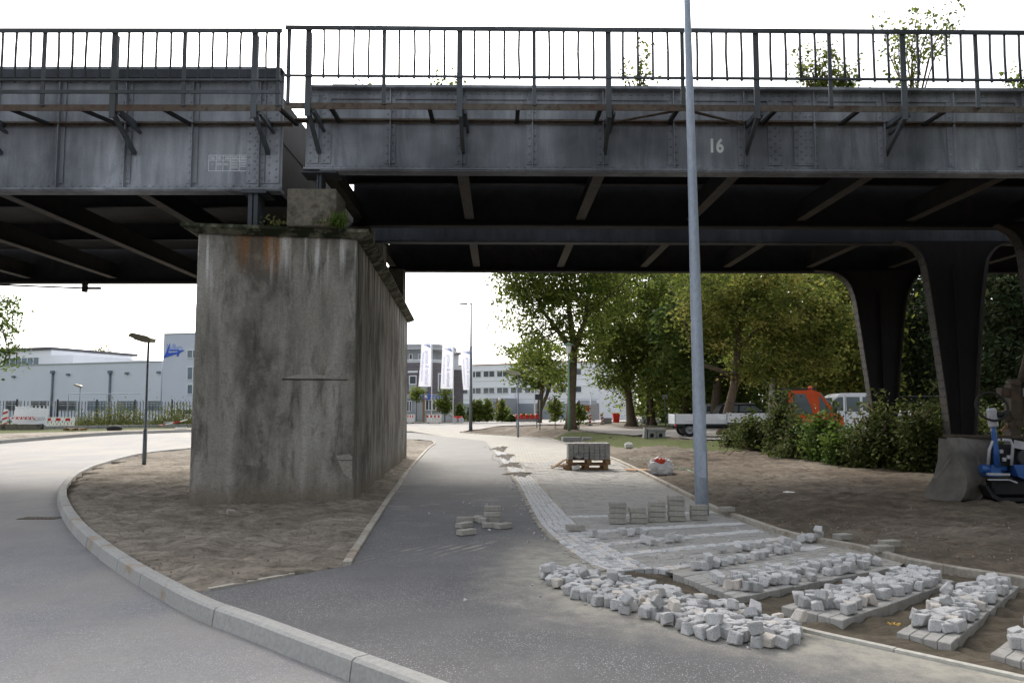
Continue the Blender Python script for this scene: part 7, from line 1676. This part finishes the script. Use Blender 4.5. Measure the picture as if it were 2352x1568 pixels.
# flatbed truck with orange cab
Y = 37.5; bx0, bx1 = at(1672, 960, Y)[0], at(1806, 960, Y)[0]; z0 = gzv(bx0); r_ = thing('flatbed_truck', 'small flatbed truck with orange cab behind the bushes', 'truck', ((bx0 + bx1) / 2, Y, z0)); zb_, zt_ = at(1700, 970, Y)[1], at(1700, 948, Y)[1]
dropside(r_, bx0, bx1, Y - .05, Y + 1.75, zb_, zt_, M['white_metal'])
for x in (bx0 + .7, bx1 + 1.2):
    for y in (Y + .1, Y + 1.6): wheel(r_, (x, y, z0 + .33))
MB().box(bx0 + .1, bx1 + .2, Y + .45, Y + 1.25, zb_ - .3, zb_ - .1).build('chassis', M['grey_plastic'], r_)
cx0 = at(1806, 900, Y)[0]; cz = at(1820, 897, Y)[1]; cf = at(1925, 960, Y)[0]
prof = [(cx0, z0 + .45), (cf - .1, z0 + .45), (cf, z0 + .6), (cf - .03, zb_ + .25), (cf - .28, zb_ + .42), (cf - 1.0, cz - .07), (cf - 1.25, cz), (cx0 + .12, cz), (cx0 + .02, cz - .1)]
MB().xzprism(prof, Y + .03, Y + 1.68).build('cab', M['orange'], r_)
qw = [(cf - .5, zb_ + .44), (cf - .98, zb_ + .42), (cf - 1.0, cz - .2)]
MB().xzprism(qw, Y + .012, Y + .028).build('quarter_window', M['carglass'], r_)
sidew = [(cx0 + .22, zb_ + .38), (cx0 + 1.0, zb_ + .38), (cx0 + .98, zb_ + .62), (cx0 + .72, cz - .16), (cx0 + .28, cz - .16), (cx0 + .2, cz - .3)]
MB().xzprism(sidew, Y + .012, Y + .028).build('side_window', M['carglass'], r_); MB().xzprism(sidew, Y + 1.682, Y + 1.7).build('side_window', M['carglass'], r_)
wsa, wsb = Vector((cf - .33, 0, zb_ + .48)), Vector((cf - .98, 0, cz - .1)); off = Vector((.03, 0, .035))
MB().hexa([(wsa.x, Y + .08, wsa.z), (wsa.x, Y + 1.63, wsa.z), (wsb.x, Y + 1.6, wsb.z), (wsb.x, Y + .11, wsb.z)], [tuple(Vector((wsa.x, Y + .08, wsa.z)) + off), tuple(Vector((wsa.x, Y + 1.63, wsa.z)) + off), tuple(Vector((wsb.x, Y + 1.6, wsb.z)) + off), tuple(Vector((wsb.x, Y + .11, wsb.z)) + off)]).build('windscreen', M['carglass'], r_)
MB().box(cx0 + .02, cx0 + 1.05, Y + .015, Y + .029, z0 + .55, zb_ + .3).build('door', M['orange'], r_); MB().box(cx0 - .35, cf - 1.1, Y + .1, Y + .18, cz + .05, cz + .1).box(cx0 - .35, cf - 1.1, Y + 1.5, Y + 1.58, cz + .05, cz + .1).box(cx0 - .3, cx0 - .24, Y + .1, Y + 1.58, zb_, cz + .06).build('ladder_rack', M['grey_plastic'], r_)
bx_ = at(1899, 890, Y)[0]; MB().lathe((cf - 1.35, Y + .8, cz), [(.09, 0), (.1, .05), (.09, .18), (.03, .22)], 12).build('beacon_light', M['orange'], r_); MB().cbox((cf - .35, Y - .12, zb_ + .55), (.12, .2, .26), b=.03).build('mirror', M['black'], r_)
for y in (Y + .3, Y + 1.4): MB().lathe((cf - .02, y, z0 + .75), [(.1, 0), (.1, .04), (.06, .06)], 12, axis=(1, 0, 0)).build('headlight', M['opal'], r_)
r_.rotation_euler = (0, 0, -.33)
# white van (rounded small van facing left)
Y = 42.5; z0 = gzv(at(1960, 960, Y)[0]); vx1 = at(2016, 950, Y)[0]; cz = at(1960, 902, Y)[1]; H = cz - z0; xf = vx1 - 3.9
r_ = thing('white_van', 'small white van facing left behind the bushes', 'van', ((vx1 + xf) / 2, Y, z0))
prof = [(xf + .05, z0 + .3), (vx1 - .05, z0 + .3), (vx1, z0 + .45), (vx1, z0 + .98), (vx1 - .06, cz - .12), (vx1 - .16, cz), (xf + 2.35, cz), (xf + 2.0, cz - .07), (xf + 1.72, cz - .24), (xf + 1.15, z0 + H * .56), (xf + .35, z0 + H * .47), (xf + .06, z0 + H * .4), (xf, z0 + .5)]
MB().xzprism(prof, Y, Y + 1.7).build('body', M['white_metal'], r_)
for nm, p in (('side_window', [(xf + 1.35, z0 + H * .57), (xf + 2.15, z0 + H * .57), (xf + 2.15, cz - .2), (xf + 1.9, cz - .22), (xf + 1.7, cz - .36)]), ('side_window', [(xf + 2.32, z0 + H * .55), (xf + 3.0, z0 + H * .55), (xf + 3.0, cz - .2), (xf + 2.32, cz - .2)]), ('side_window', [(xf + 3.15, z0 + H * .57), (xf + 3.72, z0 + H * .57), (xf + 3.7, cz - .2), (xf + 3.15, cz - .2)])):
    MB().xzprism(p, Y - .014, Y - .002).build(nm, M['carglass'], r_)
MB().box(xf + 2.26, xf + 2.28, Y - .006, Y - .001, z0 + .4, cz - .15).box(xf + 1.28, xf + 1.3, Y - .006, Y - .001, z0 + .4, z0 + H * .56).build('door_gap', M['grey_plastic'], r_)
MB().hexa([(xf + 1.17, Y + .12, z0 + H * .57), (xf + 1.17, Y + 1.58, z0 + H * .57), (xf + 1.7, Y + 1.5, cz - .27), (xf + 1.7, Y + .2, cz - .27)], [(xf + 1.14, Y + .12, z0 + H * .58), (xf + 1.14, Y + 1.58, z0 + H * .58), (xf + 1.67, Y + 1.5, cz - .24), (xf + 1.67, Y + .2, cz - .24)]).build('windscreen', M['carglass'], r_)
for x in (xf + .75, vx1 - .75):
    for y in (Y + .08, Y + 1.62): wheel(r_, (x, y, z0 + .31), .31)
MB().cbox((xf + 1.3, Y - .12, z0 + H * .58), (.2, .16, .16), b=.03).build('mirror', M['grey_plastic'], r_); MB().cbox((vx1 + .0, Y + .1, z0 + .8), (.06, .12, .4), b=.02).build('tail_light', M['red'], r_)
# estate cars behind
def car(name, label, xr, Y, z0, L, H, mat, flip=1):
    r_ = thing(name, label, 'car', (xr, Y, z0)); S = lambda pts: [(xr + flip * a * L, z0 + b * H) for a, b in pts]
    MB().xzprism(S([(-.5, .2), (.5, .2), (.5, .48), (.46, .58), (.24, .64), (.06, .97), (-.02, 1), (-.38, .99), (-.44, .93), (-.5, .6)]), Y, Y + 1.7).build('body', mat, r_)
    for a, b in ((-.42, -.2), (-.18, -.02), (.0, .18)):
        MB().xzprism(S([(a, .64), (b, .64), (min(b, .02 + .0 if b > .1 else b), .92), (a + .01, .92)]) if b < .1 else S([(a, .64), (b + .01, .64), (.045, .92), (a, .92)]), Y - .012, Y - .002).build('side_window', M['carglass'], r_)
    for a in (-.3, .31):
        for y in (Y + .08, Y + 1.6): wheel(r_, (xr + flip * a * L, y, z0 + .3), .3)
    MB().cbox((xr + flip * .49 * L, Y + .2, z0 + .5 * H), (.1, .25, .12), b=.02).build('headlight', M['opal'], r_); MB().box(xr - .4 * L, xr + .05 * L, Y + .1, Y + .14, z0 + H, z0 + H + .05).build('roof_rail', M['lightgrey'], r_)
    return r_
car('dark_car', 'black estate car behind the white flatbed', at(1742, 930, 56)[0] - .5, 56, zgf(at(1742, 930, 56)[0], 56) + .3, 4.4, 1.45, M['engine'])
car('silver_car', 'silver car behind the leaning tree trunk', at(1680, 930, 60)[0], 60, zgf(at(1680, 930, 60)[0], 60) + .3, 4.3, 1.45, M['lightgrey'])
car('white_car', 'white car parked behind the weeds by the picket fence', at(402, 950, 84)[0], 84, .38, 4.0, 1.5, M['white_metal'], -1)
# second flatbed behind the bushes
Y = 34; bx0, bx1 = at(2052, 975, Y)[0], at(2185, 975, Y)[0]; z0 = zgf(bx0, Y); r_ = thing('flatbed_trailer', 'white flatbed with loose tools behind the bushes and columns', 'trailer', ((bx0 + bx1) / 2, Y, z0)); zb_, zt_ = at(2100, 980, Y)[1], at(2100, 963, Y)[1]; dropside(r_, bx0, bx1, Y, Y + 1.6, zb_, zt_, M['white_metal'])
for x in (bx0 + .6, bx1 - .6):
    for y in (Y + .1, Y + 1.5): wheel(r_, (x, y, z0 + .3), .3)
MB().box(bx0, bx1, Y + .5, Y + 1.1, z0 + .3, zb_ - .1).build('chassis', M['grey_plastic'], r_)
for k in range(4): MB().bar((bx0 + .3 + k * .3, Y + .8, zb_ + .05), (bx0 + .9 + k * .25, Y + .8, zt_ + .45), .04, .04).build('tool_handle', M['wood'], r_)
MB().cbox((bx0 + .55, Y + .9, zt_ + .25), (.9, .8, .25), b=.05).build('cover', M['white_plastic'], r_)

# ================================================================= digger bucket, arm and plate compactor
def z3(x, y): return ((2850 + x / 2.85) / 1.4337, (1200 + y / 2.85) / 1.4337)
Yb = 15.1; prof = [at(*z3(*p), Yb) for p in [(685, 675), (775, 688), (832, 800), (900, 915), (945, 1010), (957, 1080), (948, 1160), (920, 1230), (880, 1278), (720, 1262), (545, 1238), (562, 1160), (640, 1030), (678, 880)]]
dz = -min(p[1] for p in prof) + .01; prof = [(p[0], p[1] + dz) for p in prof]
r_ = thing('digger_bucket', 'worn grey steel digger bucket lying on the bare soil', 'bucket', (prof[0][0], Yb, 0)); wv = Vector((.75, .55, 0))
MB().prism(prof, lambda p: (p[0], Yb, p[1]), lambda p: (p[0] + .03, Yb + .035, p[1])).build('side_plate', M['bucket'], r_)
MB().prism(prof, lambda p: (p[0] + 1.15, Yb + .55, p[1]), lambda p: (p[0] + 1.18, Yb + .585, p[1])).build('side_plate', M['bucket'], r_)
sh = MB(); bk = prof[1:11]; vs = []
for k in (0, 1):
    for p in bk: vs.append((p[0] + k * 1.15 + .02, Yb + .02 + k * .53, p[1]))
n = len(bk); sh.add(vs, [(i, i + 1, n + i + 1, n + i) for i in range(n - 1)], True); vs2 = [(v[0] - .04, v[1], v[2] + .03) for v in vs]; sh.add(vs2, [(i, n + i, n + i + 1, i + 1) for i in range(n - 1)], True); sh.build('curved_back', M['bucket'], r_, fixn=False)
rib = [at(*z3(*p), Yb + .12) for p in [(930, 690), (985, 700), (1040, 800), (1100, 840), (1090, 880), (1130, 1020), (1172, 1140), (1150, 1200), (1080, 1265), (1010, 1240), (960, 1100), (900, 930), (880, 800)]]
rib = [(p[0], max(.02, p[1] + dz)) for p in rib]
MB().prism(rib, lambda p: (p[0], Yb + .2, p[1]), lambda p: (p[0] + .02, Yb + .26, p[1])).build('hinge_rib', M['bucket'], r_)
l0, l1 = at(*z3(780, 653), Yb + .3), at(*z3(1600, 668), Yb + .6); MB().bar((l0[0], Yb + .3, l0[1] + dz), (l1[0], Yb + .75, l1[1] + dz), .3, .05).build('cutting_edge', M['armsteel'], r_)
hx, hz = at(*z3(1130, 1145), Yb + .1); MB().lathe((hx, Yb + .185, hz + dz), [(.05, 0), (.05, .012)], 12, axis=(0, 1, 0)).build('pin_hole', M['engine'], r_)
s0, s1 = at(*z3(815, 830), Yb), at(*z3(640, 1060), Yb); MB().bar((s0[0], Yb - .012, s0[1] + dz), (s1[0], Yb - .012, s1[1] + dz), .024, .05).build('weld_rib', M['bucket'], r_)
# arm
Ya = 16.3; P = lambda u, v: V3(*z3(u, v), Ya)
r_ = thing('excavator', 'rusty brown digger arm end rising above the bucket', 'excavator', (P(1385, 700).x, Ya, 0))
MB().hexa([tuple(P(1335, 690) + Vector((0, -.12, 0))), tuple(P(1428, 690) + Vector((0, -.12, 0))), tuple(P(1428, 690) + Vector((0, .12, 0))), tuple(P(1335, 690) + Vector((0, .12, 0)))], [tuple(P(1335, 190) + Vector((0, -.12, 0))), tuple(P(1425, 190) + Vector((0, -.12, 0))), tuple(P(1425, 190) + Vector((0, .12, 0))), tuple(P(1335, 190) + Vector((0, .12, 0)))]).build('arm_beam', M['armsteel'], r_)
MB().bar(P(1450, 580), P(1452, 160), .07, .1).build('hydraulic_cylinder', M['armsteel'], r_); MB().bar(P(1300, 220), P(1300, 300), .2, .18).build('lug', M['armsteel'], r_); MB().bar(P(1385, 480), P(1275, 480), .2, .2).build('lug', M['armsteel'], r_)
for (u, v) in ((1385, 170), (1410, 560), (1370, 480)): MB().lathe(P(u, v) + Vector((0, -.16, 0)), [(.07, 0), (.07, .3)], 14, axis=(0, 1, 0)).build('pin', M['armsteel'], r_)
MB().bar(P(1460, 260), P(1700, 260), .16, .16).build('boom_rod', M['lightgrey'], r_); MB().bar(P(1390, 690), P(1395, 1180), .25, .22).bar(P(1395, 1180), Vector((P(1395, 1180).x, Ya, 0.0)), .4, .3).build('quick_hitch', M['engine'], r_); MB().bar(P(1340, 560), P(1275, 630), .05, .05).build('hose_guard', M['wood'], r_)
MB().tube([P(1500, 200), P(1600, -150), P(2000, -500), P(2500, -560)], [.16, .2, .24, .26], 8).build('boom', M['armsteel'], r_)
# compactor
Yc = 15.0; P = lambda u, v, o=0.0: V3(*z3(u, v), Yc + o)
zb0 = P(1300, 1085).z
r_ = thing('plate_compactor', 'blue plate compactor with ring handle beside the digger bucket', 'compactor', (P(1400, 1085).x, Yc, 0))
xl, xr = P(1130, 1000).x, P(1750, 1000).x; pp_ = [(xl - .02, .30), (xl + .1, .1), (xl + .22, .04), (xr - .2, .04), (xr - .05, .14), (xr + .05, .34), (xr, .34), (xr - .1, .2), (xr - .25, .1), (xl + .25, .1), (xl + .12, .17), (xl + .03, .32)]
MB().xzprism(pp_, Yc + .0, Yc + .5).build('base_plate', M['engine'], r_)
MB().cbox(((xl + xr) / 2, Yc + .28, .27), (xr - xl - .35, .36, .3), b=.04).build('exciter_housing', M['engine'], r_)
bz0, bz1 = P(1300, 1050).z, P(1300, 940).z
MB().hexa([(P(1120, 0).x, Yc - .02, bz0), (P(1240, 0).x, Yc - .02, bz0), (P(1240, 0).x, Yc + .4, bz0), (P(1120, 0).x, Yc + .4, bz0)], [(P(1135, 0).x, Yc - .02, bz1), (P(1200, 0).x, Yc - .02, bz1 - .03), (P(1200, 0).x, Yc + .4, bz1 - .03), (P(1135, 0).x, Yc + .4, bz1)]).build('mount', M['blue'], r_)
hp = [(P(1330, 0).x, P(0, 940).z), (P(1640, 0).x, P(0, 930).z), (P(1640, 0).x, P(0, 1060).z), (P(1430, 0).x, P(0, 1075).z), (P(1370, 0).x, P(0, 1050).z)]
MB().xzprism(hp, Yc - .05, Yc + .45).build('side_cover', M['blue'], r_)
MB().bar(P(1140, 1025, -.02), P(1350, 1030, -.02), .05, .04).bar(P(1150, 1078, -.02), P(1350, 1080, -.02), .05, .025).bar(P(1350, 1080, -.02), P(1420, 1108, -.02), .05, .025).build('skid_frame', M['lightgrey'], r_)
MB().tube([P(1150, 940), P(1165, 790), P(1200, 715), P(1260, 705)], .028, 10).build('guard_hoop', M['lightgrey'], r_)
MB().tube([P(1370, 945), P(1382, 760), P(1360, 712), P(1290, 705)], .028, 10).tube([P(1370, 945, .45), P(1382, 760, .45), P(1360, 712, .45), P(1290, 705, .45)], .028, 10).build('guard_hoop', M['lightgrey'], r_)
MB().tube([P(1235, 960), P(1222, 800), P(1205, 640), P(1195, 560)], [.06, .052, .045, .042], 12).build('guide_bar', M['blue'], r_); MB().lathe(P(1195, 970) + Vector((0, .1, -.02)), [(.07, -.16), (.07, .28)], 14, axis=(1, 0, 0)).build('bar_foot', M['blue'], r_)
MB().cbox(P(1190, 500), (.15, .13, .35), (0, -.1, 0), .03).build('bar_head', M['lightgrey'], r_); MB().lathe(P(1245, 470), [(.05, -.1), (.06, .0), (.05, .1)], 12, axis=(1, 0, 0)).build('control_knob', M['black'], r_)
c = P(1185, 392); MB().torus(c, .27, .022, axis=(-.12, -.93, .35), n=28, m=8).build('ring_handle', M['black'], r_)
MB().cbox(P(1290, 860, .2), (.42, .3, .42), b=.05).build('engine', M['engine'], r_); MB().lathe(P(1470, 870, .15) + Vector((0, -.2, 0)), [(.16, 0), (.16, .2), (.1, .24)], 18, axis=(0, 1, 0)).build('starter_cover', M['grey_plastic'], r_); MB().hexa([tuple(P(1390, 780, -.02)), tuple(P(1650, 830, -.02)), tuple(P(1650, 830, .45)), tuple(P(1390, 780, .45))], [tuple(P(1395, 705, -.02)), tuple(P(1650, 760, -.02)), tuple(P(1650, 760, .45)), tuple(P(1395, 705, .45))]).build('hood', M['lightgrey'], r_)
for (u, v) in ((1272, 815), (1345, 868), (1300, 890)): MB().cbox(P(u, v, .02), (.07, .05, .07), b=.01).build('fitting', M['lightgrey'], r_)
